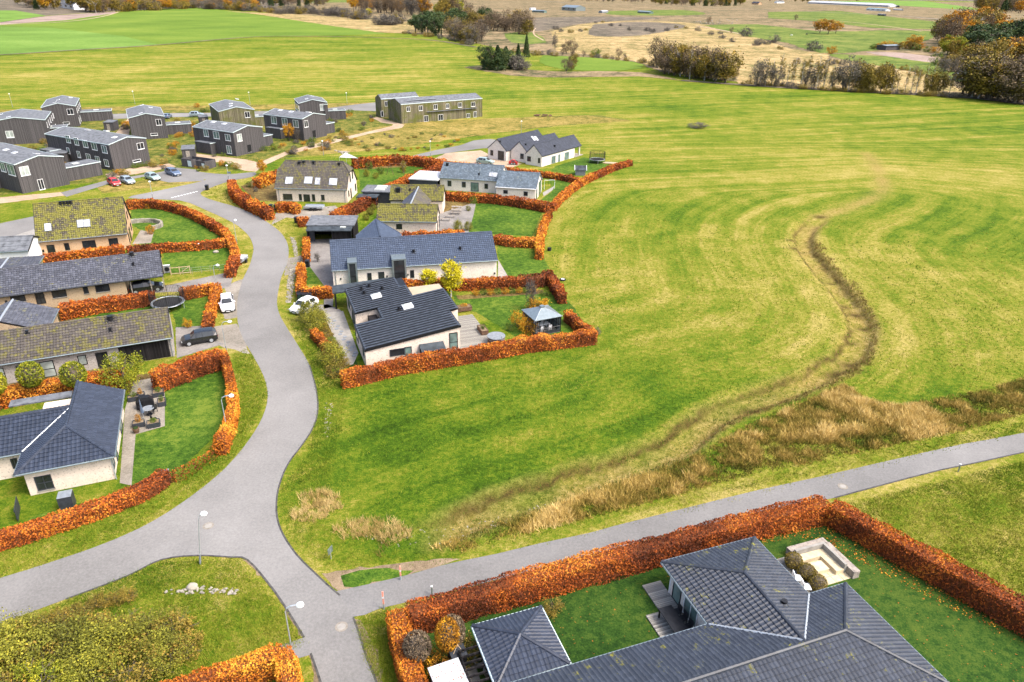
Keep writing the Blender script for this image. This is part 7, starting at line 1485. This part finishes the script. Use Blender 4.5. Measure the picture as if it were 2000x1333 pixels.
# terrace deck, hot tub and planters of H1
fr = HF; dx0 = HW[0]+.02; q1 = fr.L(895+30,598+2,0); q2 = fr.L(955,658,0); q3 = fr.L(948,690,0)
t = thing('terrace_deck', fr.w(0,0,0), 'weathered grey wooden deck along the right side of the cream stepped-roof house', 'deck', rz=fr.yaw)
n = 26; y0_, y1_ = -.6, HW[2]-.5; xr_ = max(q2.x, dx0+3.2)
for k in range(n): MB().box(dx0+(xr_-dx0)*k/n, dx0+(xr_-dx0)*(k+.9)/n, y0_, y1_, .02, .14).build('deck_board', M['deck'], t)
MB().box(dx0,xr_,y0_+.02,y1_-.02,.0,.10).build('subframe', M['wood'], t)
p = g(969,672,0); t = thing('hot_tub', (p.x,p.y,0), 'round dark hot tub with a grey lid beside the deck', 'hot tub', rz=.36)
mb = MB(); n = 24
for k in range(n): a = 2*math.pi*k/n; MB().obox((1.0*math.cos(a),1.0*math.sin(a),.5), (.02*math.cos(a),.02*math.sin(a),0), (-.125*math.sin(a),.125*math.cos(a),0), (0,0,.5)).build('stave', M['wood'], t)
MB().cyl((0,0,1.0), 1.08, .1, 24).build('lid', M['midgrey'], t); MB().tube([(.2,-1.5,0),(.2,-1.5,1.7)], .07, 8).build('flue', M['steel'], t); MB().box(-.35,.55,-1.5,-1.05,0,.9).build('stove', M['black'], t)
for z_ in (.2,.8): MB().tube([(1.03*math.cos(2*math.pi*k/24),1.03*math.sin(2*math.pi*k/24),z_) for k in range(25)], .015, 4).build('hoop', M['steel'], t)
def planter(p, rz, sx, sy, h, label, plant='shrub_orange', ph=.9, mat='wood'):
    t = thing('planter_box', (p[0],p[1],p[2] if len(p) > 2 else 0), label, 'planter', rz=rz)
    for s_ in (-1,1): MB().box(-sx,sx,s_*sy-.03,s_*sy+.03,.02,h).build('board', M[mat], t); MB().box(s_*sx-.03,s_*sx+.03,-sy+.031,sy-.031,.02,h).build('board', M[mat], t)
    MB().box(-sx+.03,sx-.03,-sy+.03,sy-.03,.02,h-.06).build('soil', M['dirt'], t)
    tr, cr = proto(plant, 1)
    c = cr.copy(); S.collection.objects.link(c); c.parent = t; c.name = 'plant'; c.location = (0,0,h-.1); c.scale = (sx*1.1, sy*1.3, ph)
q = g(906,606,.1); planter((q.x,q.y,.14), HF.yaw, .95, .5, .55, 'long dark wooden planter at the far end of the deck', ph=.5)
q = g(943,649,.1); planter((q.x,q.y,.14), HF.yaw-math.pi/2, .95, .42, .55, 'dark wooden planter with tall grass beside the hot tub', 'shrub_green', .9)
# pebble garden slabs
fr = HF
t = thing('stepping_path', g(640,640,0), 'row of round grey stepping stones in the pale pebble strip left of the stepped-roof house', 'path'); t.location.z = 0
for i in range(15):
    q = g(644+i*3.4+(i%2)*6, 622+i*5.2, .02)-t.location; MB().cyl((q.x,q.y,.02), .26, .04, 9).build('stepping_stone', M['midgrey'], t)
# bins
def bin_(p, rz, label, group, mat='green_bin'):
    t = thing('wheeled_bin', (p.x,p.y,0), label, 'bin', group, rz); MB().mesh([(x*(.9 if z<.5 else 1),y*(.85 if z<.5 else 1),z) for z in (.08,1.0) for x,y in ((-.28,-.32),(.28,-.32),(.28,.32),(-.28,.32))], [(3,2,1,0),(4,5,6,7),(0,1,5,4),(1,2,6,5),(2,3,7,6),(3,0,4,7)]).build('body', M[mat], t)
    MB().prism([(-.31,-.37,1.05),(.31,-.37,1.05),(.31,.35,1.12),(-.31,.35,1.12)], .05).build('lid', M['black'], t)
    for s_ in (-1,1): MB().tube([(s_*.2,.33,.1),(s_*.28,.33,.1)], .1, 10).build('wheel', M['rubber'], t)
for i, n_ in enumerate(('left','middle','right')):
    bin_(g(586.5+i*9.5,588), R(18), n_+' one of the three dark green bins below the beech hedge, above the white car', 'bins at the beech hedge'); bin_(g(530+i*9,411), R(0), n_+' one of the three bins at the half-hipped house driveway', 'bins of the half-hipped house')
t = thing('bin_screen', g(583,591,0), 'low black slatted screen round the three green bins', 'fence', rz=R(18))
for x in (-.1,2.35): MB().box(x,x+.06,-.2,.9,0,1.25).build('panel', M['black'], t)
MB().box(-.04,2.35,.9,.96,0,1.25).build('panel', M['black'], t)
bin_(g(579,436), 0, 'single black bin beside the driveway of the black carport', None, 'black'); bin_(g(601.5,522), 0, 'black bin beside the small front lawn, forecourt on its right', None, 'black'); bin_(g(405,372), 0, 'black litter bin alone on the grass tip of the side road', None, 'black')
# grey cabinets and dark garden box at the hedge end, lower left
for i, (px, py, l) in enumerate(((316,945,'left grey utility cabinet at the end of the low hedge'),(327,940,'right grey utility cabinet at the end of the low hedge'))):
    t = thing('utility_cabinet', g(px,py,0), l, 'cabinet', 'grey cabinets at the hedge end', R(24)); MB().box(-.27,.27,-.16,.16,0,1.05).build('body', M['zinc'], t); MB().box(-.30,.30,-.19,.19,1.05,1.1).build('lid', M['midgrey'], t); MB().box(-.22,.22,-.175,-.161,.1,.98).build('door', M['steel'], t)
t = thing('utility_cabinet', g(457,476,0), 'pale cable cabinet beside the lamp in the road bend', 'cabinet', rz=R(60)); MB().box(-.2,.2,-.14,.14,0,.95).build('body', M['zinc'], t); MB().box(-.23,.23,-.17,.17,.95,1.0).build('lid', M['midgrey'], t)
t = thing('garden_box', g(134,990,0), 'dark grey square box with a louvred top in front of the black-roofed house', 'box', rz=R(22)); MB().box(-.5,.5,-.5,.5,0,1.25).build('body', M['darkgrey'], t)
for k in range(6): MB().box(-.5,.5,-.5+k*.17,-.5+k*.17+.1,1.26,1.30).build('slat', M['steel'], t)
fr = Fr(g(36,1020,0), R(118)); t = thing('garden_fence', fr, 'short dark board fence at the left corner of the black-roofed house', 'fence')
for k in range(12): MB().box(k*.16,k*.16+.14,-.02,.02,.05,1.2).build('board', M['darkgrey'], t)
for z_ in (.3,1.0): MB().box(0,1.9,.021,.06,z_,z_+.08).build('rail', M['darkgrey'], t)
# patio of G
pz = lambda px, py, z=0.02: g(px, py, z)
t = thing('barbecue', pz(285,795), 'large barbecue under a black cover on the small terrace', 'barbecue', rz=R(25))
MB().mesh([(-.8,-.38,0),(.8,-.38,0),(.8,.38,0),(-.8,.38,0),(-.78,-.36,.85),(.78,-.36,.85),(.78,.36,.85),(-.78,.36,.85),(-.45,-.3,1.2),(.45,-.3,1.2),(.45,.25,1.2),(-.45,.25,1.2)], [(0,1,5,4),(1,2,6,5),(2,3,7,6),(3,0,4,7),(4,5,9,8),(5,6,10,9),(6,7,11,10),(7,4,8,11),(8,9,10,11)]).build('cover', M['black'], t)
t = thing('round_table', pz(292,810), 'round grey garden table with a folded parasol leaning beside it', 'table'); MB().cyl((0,0,.70), .55, .04, 20).build('table_top', M['midgrey'], t); MB().cyl((0,0,.0), .05, .7, 8).build('leg', M['black'], t); MB().cyl((0,0,0), .3, .03, 12).build('foot', M['black'], t)
t = thing('folded_parasol', pz(281,818), 'folded blue-grey parasol beside the round table', 'parasol'); MB().tube([(0,0,0),(0,0,2.0)], .025, 6).build('pole', M['steel'], t); MB().tube([(0,0,.7),(0,0,1.2),(0,0,2.1)], .17, 8, .03).build('canopy', M['car_blue'], t)
for i, (px, py, l) in enumerate(((278,803,'black garden chair left of the round table'),(303,826,'black slatted chair in front of the round table'),(301,806,'black garden chair behind the round table'))):
    t = thing('garden_chair', pz(px,py), l, 'chair', 'chairs on the small terrace', R(30+i*110)); MB().box(-.25,.25,-.25,.25,.40,.44).build('seat', M['black'], t)
    for k in range(5): MB().box(-.25+k*.11,-.25+k*.11+.06,.22,.26,.45,.95).build('slat', M['black'], t)
    for x_ in (-.22,.22):
        for y_ in (-.22,.22): MB().box(x_-.02,x_+.02,y_-.02,y_+.02,0,.4).build('leg', M['black'], t)
for px, py, l, sx, sy, k, h in ((262,782,'dark planter at the back left of the small terrace',.5,.3,'shrub_green',.7),(275,777,'dark planter at the back of the small terrace, middle',.4,.3,'shrub_orange',.8),(310,772,'tall dark pallet planter at the back right corner',.5,.45,'shrub_green',.7),(317,790,'dark planter on the right edge of the small terrace',.35,.5,'shrub_green',.8),(301,832,'dark slatted planter at the front of the small terrace',.55,.4,'shrub_green',.6),(272,832,'planter with an orange plant at the front left of the terrace',.5,.35,'shrub_orange',1.0)):
    planter(pz(px,py), R(24), sx, sy, .5, l, k, h, 'darkgrey')
t = thing('flower_pot', pz(267,845), 'round terracotta pot at the lower corner of the small terrace', 'pot'); MB().tube([(0,0,0),(0,0,.45)], .22, 12, .33).build('pot', M['wood'], t); MB().blob((0,0,.5), .25,.25,.12,8,4,.2).build('plant', M['leaf_g'], t)
# posts at the footway, sign, small bollards
for px, py, l, h in ((750,1190,'red and white marker post on the near side of the footway mouth',1.6),(783,1133,'red and white marker post on the far side of the footway mouth',1.3)):
    t = thing('marker_post', g(px,py,0), l, 'bollard', 'marker posts of the footway'); MB().tube([(0,0,0),(0,0,h*.3)], .06, 8).build('base', M['steel'], t); MB().box(-.05,.05,-.04,.04,h*.3,h).build('post', M['orangep'], t); MB().box(-.052,.052,-.042,.042,h*.62,h*.72).build('band', M['white'], t)
for px, py, l in ((844,1163,'short grey post at the hedge beside the footway'),(1871,922,'short blue-grey post on the grass at the right part of the footway')):
    t = thing('small_post', g(px,py,0), l, 'post'); MB().cyl((0,0,0), .06, .8, 8).build('post', M['zinc'], t); MB().cyl((0,0,.8), .08, .05, 8).build('cap', M['white'], t)
t = thing('road_sign', g(647,1092,0), 'small road sign seen edge-on at the meadow corner', 'sign', rz=R(70)); MB().tube([(0,0,0),(0,0,1.0)], .03, 6).build('post', M['steel'], t); MB().box(-.28,.28,-.015,.015,.55,1.1).build('sign_board', M['zinc'], t)
t = thing('road_sign', g(449,350,0), 'little blue street sign at the parking entrance', 'sign', rz=R(0)); MB().tube([(0,0,0),(0,0,1.6)], .03, 6).build('post', M['steel'], t); MB().box(-.4,.4,-.015,.015,1.2,1.6).build('sign_board', M['car_blue'], t)
# manholes
for px, py, l in ((407,1028,'pale ring manhole cover on the road junction'),(667,1225,'round concrete manhole cover near the footway mouth'),(1646,951,'faint reddish manhole cover on the footway')):
    q = g(px,py,0); t = thing('manhole_cover', (q.x,q.y,.031), l, 'manhole cover'); MB().cyl((0,0,0), .42, .008, 20).build('ring', M['gravel'], t); MB().cyl((0,0,.0085), .28, .006, 16).build('lid', M['concrete'], t)
# heat pump, gates and fence of B
fr = Fr(g(322,535,0), R(20)); t = thing('heat_pump', fr, 'white and grey heat pump at the gable end of the yellow brick house', 'heat pump'); MB().box(-.1,.85,0,.35,.1,1.2).build('body', M['midgrey'], t); MB().tube([(.38,-.03,.65),(.38,-.005,.65)], .33, 14).build('fan_grille', M['black'], t); MB().box(-.08,.83,.02,.33,1.2,1.24).build('lid', M['white'], t)
fr = Fr(g(334,538,0), R(18)); t = thing('garden_gate', fr, 'pale wooden gate with a diagonal brace beside the heat pump', 'gate')
for x in (0,1.2,2.6): MB().box(x,x+.1,-.05,.05,0,1.2).build('post', M['wood_pale'], t)
for z_ in (.15,1.05): MB().box(.1,2.6,-.02,.02,z_,z_+.1).build('rail', M['wood_pale'], t)
MB().tube([(1.3,0,.2),(2.55,0,1.05)], .04, 4).build('brace', M['wood_pale'], t)
fr = Fr(g(358,537,0), R(19)); t = thing('wire_fence', fr, 'low thin wire fence between the small lawn and the driveway', 'fence')
for k in range(6): MB().tube([(k*1.25,0,0),(k*1.25,0,1.0)], .025, 5).build('post', M['wood_grey'], t)
for z_ in (.3,.6,.95): MB().tube([(0,0,z_),(6.25,0,z_)], .008, 3).build('wire', M['steel'], t)
# boulders
for px, py, l, s_ in ((430,484,'larger pale boulder on the small lawn by the hedge bend',.42),(422,494,'second pale boulder on the small lawn',.38),(407,486,'small brownish boulder on the small lawn, half in grass',.3),(376,1149,'big pale boulder in the stone row on the triangle',.35)):
    t = thing('boulder', g(px,py,0), l, 'boulder'); MB().blob((0,0,s_*.4), s_*1.2, s_, s_*.6, 9, 6, .12).build('stone', M['stone_w'], t, True)
t = thing('garden_lamp', g(386,491,0), 'small hooked garden lamp on the lawn behind the boulders', 'lamp'); MB().tube([(0,0,0),(0,0,1.2),(.15,0,1.35),(.35,0,1.3)], .03, 6).build('pole', M['black'], t); MB().blob((.37,0,1.25), .12,.12,.08,8,5).build('lamp_head', M['lampglass'], t)
def stones(name, label, px, n, s0, s1, mat='stone_w', rows=None):
    X, Y = rand_in(px, n); mb = MB(); random.seed(n)
    for x, y in zip(X, Y): s_ = random.uniform(s0, s1); mb.blob((float(x),float(y),s_*.3), s_*random.uniform(.8,1.3), s_*random.uniform(.7,1.1), s_*.6, 5, 4, .15)
    return tag(mb.build(name, M[mat]), label, 'stones', kind='stuff')
stones('cobble_swale', 'lower strip of whitish cobbles on the verge left of the beech hedge', [(566,525),(577,525),(574,560),(568,592),(559,592),(561,555)], 560, .07, .15)
stones('cobble_swale', 'upper strip of whitish cobbles on the verge beside the block-paved forecourt', [(567,464),(577,466),(583,500),(576,501)], 300, .07, .15)
stones('stone_row', 'row of small stones laid across the grass triangle at the junction', [(322,1152),(376,1146),(465,1150),(462,1162),(400,1160),(325,1161)], 70, .07, .16)
stones('loose_stones', 'loose pale stones on the verge below the cream house hedge', [(636,785),(650,790),(642,860),(632,860)], 45, .04, .09); stones('loose_stones', 'scattered pale stones in the ditch end at the meadow corner', [(690,1045),(900,1030),(1050,985),(1100,985),(900,1060),(760,1075)], 90, .03, .07)
stones('heath_stones', 'heap of pale stones strewn on the far heath', [(1350,42),(1440,38),(1445,48),(1355,48)], 40, .5, 1.2)
stones('heath_stones', 'pale rubble on the rough strip near the sandy path', [(652,295),(682,298),(670,302)], 40, .15, .35)
# garden of the mossy pair: picnic tables
for i, (px, py, l) in enumerate(((892,411,'upper grey picnic table on the terrace of the mossy-roofed house'),(891,418,'second grey picnic table, just below the upper one'))):
    t = thing('picnic_table', g(px,py,0), l, 'table', 'picnic tables on the terrace', R(-3)); 
    for k in range(5): MB().box(-.95,.95,-.37+k*.15,-.37+k*.15+.13,.72,.76).build('board', M['wood_grey'], t)
    for s_ in (-1,1): MB().box(-.95,.95,s_*.72-.14,s_*.72+.14,.42,.46).build('bench_board', M['wood_grey'], t)
    for x in (-.7,.7): MB().box(x-.04,x+.04,-.8,.8,.36,.42).build('crossbeam', M['wood_grey'], t); MB().tube([(x,-.7,0),(x,-.2,.72)], .04, 4).build('leg', M['wood_grey'], t); MB().tube([(x,.7,0),(x,.2,.72)], .04, 4).build('leg', M['wood_grey'], t)
for px, py, l in ((879,426,'long pale bench below the picnic tables'),(870,432,'short grey bench at the lower left of the picnic terrace')):
    t = thing('garden_bench', g(px,py,0), l, 'bench', rz=R(-3)); MB().box(-.9,.9,-.2,.2,.42,.47).build('seat', M['wood_grey'], t)
    for x in (-.75,.75): MB().box(x-.04,x+.04,-.18,.18,0,.42).build('leg', M['wood_grey'], t)
t = thing('barbecue', g(862,410,0), 'black covered kettle grill at the gable of the mossy-roofed house', 'barbecue'); MB().blob((0,0,.85),.35,.35,.3,10,6).build('cover', M['black'], t); MB().cyl((0,0,0),.2,.6,8).build('leg', M['black'], t)
# playhouse, swing, log, parts by the meadow
fr = Fr(g(1124,343,0), R(-2)); t = thing('playhouse', fr, 'little grey playhouse with white gable boards on the meadow-side lawn', 'playhouse'); MB().box(0,2.2,0,1.8,0,1.3).build('wall', M['midgrey'], t)
for s_, y0_ in ((1,-.25),(-1,2.05)): MB().prism([(-.2,y0_,1.25),(2.4,y0_,1.25),(2.4,.9,2.1),(-.2,.9,2.1)][::s_], .07).build('roof', M['felt_dark'], t)
for x in (-.24,2.44):
    for y0_ in (-.3,2.1): MB().tube([(x,y0_,1.2),(x,.9,2.15)], .06, 4).build('bargeboard', M['white'], t)
fr = Fr(g(1063,370,0), R(10)); t = thing('swing_frame', fr, 'white frame standing beside the terrace of the grey-tiled white house', 'frame'); MB().tube([(0,0,0),(0,0,1.9),(2.2,0,1.9),(2.2,0,0)], .05, 5).build('frame', M['white'], t); MB().tube([(.8,0,1.9),(.8,0,.5),(1.4,0,.5),(1.4,0,1.9)], .015, 4).build('swing', M['black'], t)
t = thing('log_pile', g(1192,320,0), 'low pile of logs and planks right of the far trampoline', 'logs', rz=R(-15))
for k in range(6): MB().tube([(-1.6+random.uniform(-.3,.3),-.6+k*.24,.14),(1.6,-.6+k*.24,.14+.05*(k%2))], .12, 7).build('log', M['wood_pale'], t)
t = thing('fire_pit', g(1060,227,0), 'dark ring of logs and timber lying on the strip beyond the three-gabled house', 'logs')
for k in range(7): a = k*.9; MB().tube([(3*math.cos(a),1.5*math.sin(a),.2),(3*math.cos(a+.7),1.5*math.sin(a+.7),.25)], .18, 6).build('log', M['wood'], t)
t = thing('trampoline_bed', g(735,246,0), 'x', 'x') if False else None
for px, py, l, s_ in ((1082,409,'dark round composter at the corner where the hedges meet','a'),(1073,490,'dark bucket beside the pale orange hedge end','b')):
    t = thing('compost_bin' if s_ == 'a' else 'bucket', g(px,py,0), l, 'container'); MB().tube([(0,0,0),(0,0,.9 if s_=='a' else .5)], .42 if s_=='a' else .3, 12, .3 if s_=='a' else .34).build('body', M['rubber'], t); MB().cyl((0,0,.9 if s_=='a' else .3), .28, .05, 12).build('lid', M['midgrey'], t)
t = thing('discarded_ring', g(1099,548,0), 'white-rimmed tyre lying in the grass beyond the hedge spur', 'tyre'); n=16; MB().tube([(.35*math.cos(2*math.pi*i/n),.35*math.sin(2*math.pi*i/n),.12) for i in range(n+1)], .12, 6).build('tyre', M['rubber'], t); MB().tube([(.22*math.cos(2*math.pi*i/n),.22*math.sin(2*math.pi*i/n),.2) for i in range(n+1)], .05, 5).build('rim', M['white'], t)
t = thing('arbour', g(762,342,0), 'dark wooden climbing arch in the back garden of the half-hipped house', 'frame')
for s_ in (-1,1): MB().tube([(s_*.8,0,0),(0,0,2.6)], .05, 5).build('leg', M['wood'], t)
MB().tube([(0,0,2.5),(2.8,0,2.5)], .05, 5).build('beam', M['wood'], t); MB().tube([(2.8,0,2.5),(3.3,0,0)], .05, 5).build('leg', M['wood'], t)
t = thing('parasol_roof', g(684,327,0), 'pale triangular sail canopy behind the half-hipped house', 'canopy'); MB().prism([(-2,-1.5,2.6),(2.2,-1.2,2.4),(-1.2,1.8,3.0)], .05).build('sail', M['felt_white'], t)
for x, y, z_ in ((-2,-1.5,2.6),(2.2,-1.2,2.4),(-1.2,1.8,3.0)): MB().tube([(x,y,0),(x,y,z_)], .04, 5).build('post', M['steel'], t)
t = thing('garden_wall', g(264,440,0), 'low curved dry-stone wall on the peach house lawn', 'wall')
for k in range(26): a = 2.4-k*.12; q = Vector((3.2*math.cos(a)*1.1+1.5, 2.6*math.sin(a)-1, 0)); MB().obox(q+Vector((0,0,.35)), Vector((math.sin(a),-math.cos(a),0))*.19, Vector((math.cos(a),math.sin(a),0))*.18, (0,0,.35+.03*(k%3))).build('stone', M['stone'], t)
# horses
def horse(px, py, rz, mat, label):
    t = thing('horse', g(px,py,0.2), label, 'horse', rz=R(rz)); me = bpy.data.meshes.new('body')
    V_ = [(0,0,1.15),(-.55,0,1.2),(-.75,0,1.15),(.45,0,1.2),(.62,0,1.3),(.95,0,1.0),(1.15,0,.55),(1.32,0,.2),(1.5,0,.1)]; E_ = [(0,1),(1,2),(0,3),(3,4),(4,5),(5,6),(6,7),(7,8)]; Rr = [.30,.31,.20,.29,.25,.17,.13,.12,.08]
    for x, y, b in ((.48,.14,3),(.48,-.14,3),(-.6,.15,1),(-.6,-.15,1)):
        k = len(V_); kk = .05 if x > 0 else -.12; V_ += [(x,y,.85),(x+(.0 if x > 0 else .1),y,.55) if x > 0 else (x+.06,y,.62),(x+kk if x < 0 else x,y,.42),(x-.02,y,.06)]; E_ += [(b,k),(k,k+1),(k+1,k+2),(k+2,k+3)]; Rr += [.13,.075,.05,.055]
    k = len(V_); V_ += [(-.95,0,.95),(-1.0,0,.45)]; E_ += [(2,k),(k,k+1)]; Rr += [.06,.05]
    me.from_pydata(V_, E_, []); o = link(bpy.data.objects.new('body', me), t); sk_ = o.modifiers.new('skin', 'SKIN'); me.skin_vertices.new() if not me.skin_vertices else None
    for i, r_ in enumerate(Rr): me.skin_vertices[0].data[i].radius = (r_, r_)
    me.skin_vertices[0].data[0].use_root = True; o.modifiers.new('sub', 'SUBSURF').levels = 1; o.modifiers['sub'].render_levels = 1; me.materials.append(M[mat])
    MB().mesh([(.60,0,1.55),(.98,0,1.22),(1.15,0,.80),(.55,.05,1.35),(.9,.08,1.0)], [(0,1,4,3),(1,2,4)]).build('mane', M['black'], t)
horse(1546,71,160,'white','white horse grazing on the far paddock'); horse(1575,69,20,'black','black horse grazing on the far paddock')
# ---- bottom garden: terrace, decks, shed, pergola
fr = BRF; X1_, X2_, L2_, Wm_ = BRX
def Lf(px, py, z=0): return fr.L(px, py, z)
t = thing('sunken_lounge', fr.w(0,0,0), 'sunken square terrace with an L-shaped stone bench and pale slabs beside the big black roof', 'terrace', rz=fr.yaw)
a, b, c, d_ = Lf(1553,1090), Lf(1605,1073), Lf(1660,1130), Lf(1600,1150)
x0_, x1_ = (a.x+d_.x)/2, (b.x+c.x)/2; y0_, y1_ = (c.y+d_.y)/2, (a.y+b.y)/2
nx_, ny_ = 4, 5
for i in range(nx_):
    for j in range(ny_): MB().box(x0_+(x1_-x0_)*i/nx_+.01, x0_+(x1_-x0_)*(i+1)/nx_-.02, y0_+(y1_-y0_)*j/ny_+.01, y0_+(y1_-y0_)*(j+1)/ny_-.02, .02, .07).build('paving_stone', M['slab_warm'], t)
for (xa, xb, ya_, yb_, z_, nm, mt) in ((x0_-.2,x1_+.45,y1_,y1_+.55,.65,'ledge','wood_grey'),(x1_,x1_+.55,y0_-.1,y1_-.01,.65,'ledge','wood_grey'),(x0_,x1_-.01,y1_-.22,y1_-.01,.85,'bench_back','concrete'),(x1_-.22,x1_-.01,y0_+.6,y1_-.23,.85,'bench_back','concrete'),(x0_+.1,x1_-.23,y1_-.85,y1_-.23,.42,'bench_seat','slab_warm'),(x1_-.9,x1_-.23,y0_+.6,y1_-.86,.42,'bench_seat','slab_warm'),(x0_+.5,x0_+1.5,y0_+1.0,y0_+1.9,.40,'table','slab_warm')):
    MB().box(xa,xb,ya_,yb_,.02,z_).build(nm, M[mt], t)
def deck(label, c4, nb, mat='deck', along='y'):
    P = [Lf(*q) for q in c4]; xa, xb = min(p.x for p in P), max(p.x for p in P); ya_, yb_ = min(p.y for p in P), max(p.y for p in P)
    t = thing('wooden_deck', fr.w(0,0,0), label, 'deck', rz=fr.yaw)
    for k in range(nb):
        if along == 'y': MB().box(xa+(xb-xa)*k/nb, xa+(xb-xa)*(k+.92)/nb, ya_, yb_, .03, .12).build('deck_board', M[mat], t)
        else: MB().box(xa, xb, ya_+(yb_-ya_)*k/nb, ya_+(yb_-ya_)*(k+.92)/nb, .03, .12).build('deck_board', M[mat], t)
    return t, xa, xb, ya_, yb_
def deckx(label, xa, xb, ya_, yb_, nb):
    t = thing('wooden_deck', fr.w(0,0,0), label, 'deck', rz=fr.yaw)
    for k in range(nb): MB().box(xa, xb, ya_+(yb_-ya_)*k/nb, ya_+(yb_-ya_)*(k+.93)/nb, .03, .12).build('deck_board', M['deck'], t)
    return t
q = Lf(1254,1146); q2 = Lf(1284,1197); q3 = Lf(1260,1203)
deckx('larger grey plank deck left of the upper black roof', q.x, X1_+.49, q2.y, q.y, 16); deckx('smaller grey plank deck below the larger one, under the covered table', q3.x, X1_+.49, .3, q2.y-.03, 12)
MB_ = deckx('plank walkway between the upper black roof and the clipped bushes', X2_+.0, x0_-.25, .1, L2_-.3, 22)
t = thing('garden_table', fr.w(X1_-.9, (q2.y+.3)/2+.3, .12), 'long black table with chairs folded over it on the smaller deck', 'table', rz=fr.yaw+R(90)); MB().box(-1.1,1.1,-.5,.5,.70,.76).build('table_top', M['black'], t)
for x in (-1.0,1.0):
    for y in (-.42,.42): MB().box(x-.05,x+.05,y-.05,y+.05,0,.7).build('leg', M['black'], t)
for i, (x, y, l) in enumerate(((-.6,.75,'black chair at the upper end of the long black table'),(.1,.78,'black chair in the middle beside the long black table'),(.75,.74,'black chair at the lower end of the long black table'))):
    ch = thing('garden_chair', t.matrix_basis @ Vector((x,-y,0)), l, 'chair', 'chairs at the long black table', fr.yaw+R(90)); MB().box(-.24,.24,-.24,.24,.4,.45).build('seat', M['black'], ch); MB().box(-.24,.24,-.27,-.22,.46,.95).build('backrest', M['black'], ch)
    for x_ in (-.21,.21):
        for y_ in (-.21,.21): MB().box(x_-.02,x_+.02,y_-.02,y_+.02,0,.4).build('leg', M['black'], ch)
for px, py, l in ((1555,1138,'upper white garden chair between the roof edge and the clipped bushes'),(1572,1155,'lower white garden chair between the roof edge and the clipped bushes')):
    ch = thing('garden_chair', g(px,py,.12), l, 'chair', 'white chairs beside the roof edge', fr.yaw+1.2); MB().box(-.3,.3,-.3,.3,.4,.46).build('seat', M['white'], ch); MB().box(-.3,.3,.25,.31,.47,.9).build('backrest', M['white'], ch)
    for x_ in (-.27,.27):
        for y_ in (-.27,.27): MB().box(x_-.025,x_+.025,y_-.025,y_+.025,0,.4).build('leg', M['black'], ch)
# shed with a white top
fs = Fr(g(846,1334,2.0), R(24)); t = thing('garden_shed', fs, 'small shed with a flat white roof strewn with dead leaves inside the corner hedge', 'shed'); q = fs.L(835,1307,2.0); q1 = fs.L(873,1293,2.0)
W_ = 1.9; MB().box(.1,W_-.1,-2.4,.0+q1.y-.1,0,1.95).build('wall', M['wood'], t); MB().box(0,W_,-2.5,q1.y,1.96,2.06).build('roof', M['felt_white'], t)
lv = np.stack([rs.uniform(.05,W_-.05,260), rs.uniform(-2.4,q1.y-.05,260), np.full(260,2.075)], 1); lv = lv[(np.abs(lv[:,0]-W_/2) > .5)|(rs.random(260)<.25)]
o = np_mesh('dead_leaves', leaf_quads(lv,.05,rs,.1), np.arange(len(lv)*4), 4, M['beech'], t, tint=rs.random(len(lv))*.5+.1); tag(o, kind='stuff')
fg = Fr(g(923.6,1223.9,2.3), R(20.4)); t = thing('pergola', fg, 'black beamed pergola on the left side of the pyramid-roofed garage', 'pergola')
for k in range(7): MB().box(-1.35,-.12,-1.4-k*.48,-1.33-k*.48,2.05,2.2).build('beam', M['board_black'], t)
for y in (-1.45,-4.3): MB().box(-1.3,-1.2,y,y+.1,0,2.04).build('post', M['board_black'], t)
MB().box(-1.32,-1.22,-4.4,-1.2,1.9,2.04).build('edge_beam', M['board_black'], t); MB().box(-1.6,-.2,-4.6,-1.0,.02,.06).build('floor', M['concrete'], t)
t = thing('garden_stove', g(895,1312,0), 'tall black garden fireplace between the white-topped shed and the pergola', 'fireplace', rz=R(22)); MB().box(-.45,.45,-.4,.4,0,1.7).build('body', M['black'], t); MB().box(-.5,.5,-.45,.45,1.7,1.8).build('lid', M['darkgrey'], t); MB().tube([(-.3,-.1,1.8),(.1,.2,2.2),(.2,.2,2.5)], .02, 4).build('branch', M['wood_pale'], t); MB().tube([(.3,-.2,1.8),(0,.1,2.3)], .02, 4).build('branch', M['wood_pale'], t)
for k, (px, py, l) in enumerate(((936,1300,'grey stone tub under the pergola, left'),(955,1318,'grey stone tub under the pergola, right'))):
    t = thing('stone_tub', g(px,py,0), l, 'pot'); MB().tube([(0,0,.05),(0,0,.5)], .3, 10, .38).build('tub', M['concrete'], t); MB().blob((0,0,.55),.25,.25,.15,8,4,.2).build('plant', M['leaf_g'], t)
# low fences and a second far country edge: hills closing the view
hb = MB(); n = 60
prof = [(-5200+i*10400/n, 30+34*math.sin(i*.55)*.5+20*math.sin(i*.21+1)) for i in range(n+1)]
V_ = [(x, 5200, -5) for x, _ in prof]+[(x, 6400, 45+z) for x, z in prof]+[(x, 8200, 60+z*1.2) for x, z in prof]
hb.mesh(V_, [(r*(n+1)+i, r*(n+1)+i+1, (r+1)*(n+1)+i+1, (r+1)*(n+1)+i) for r in (0,1) for i in range(n)]); tag(hb.build('hills', M['heath_v'], smooth=True), kind='structure')
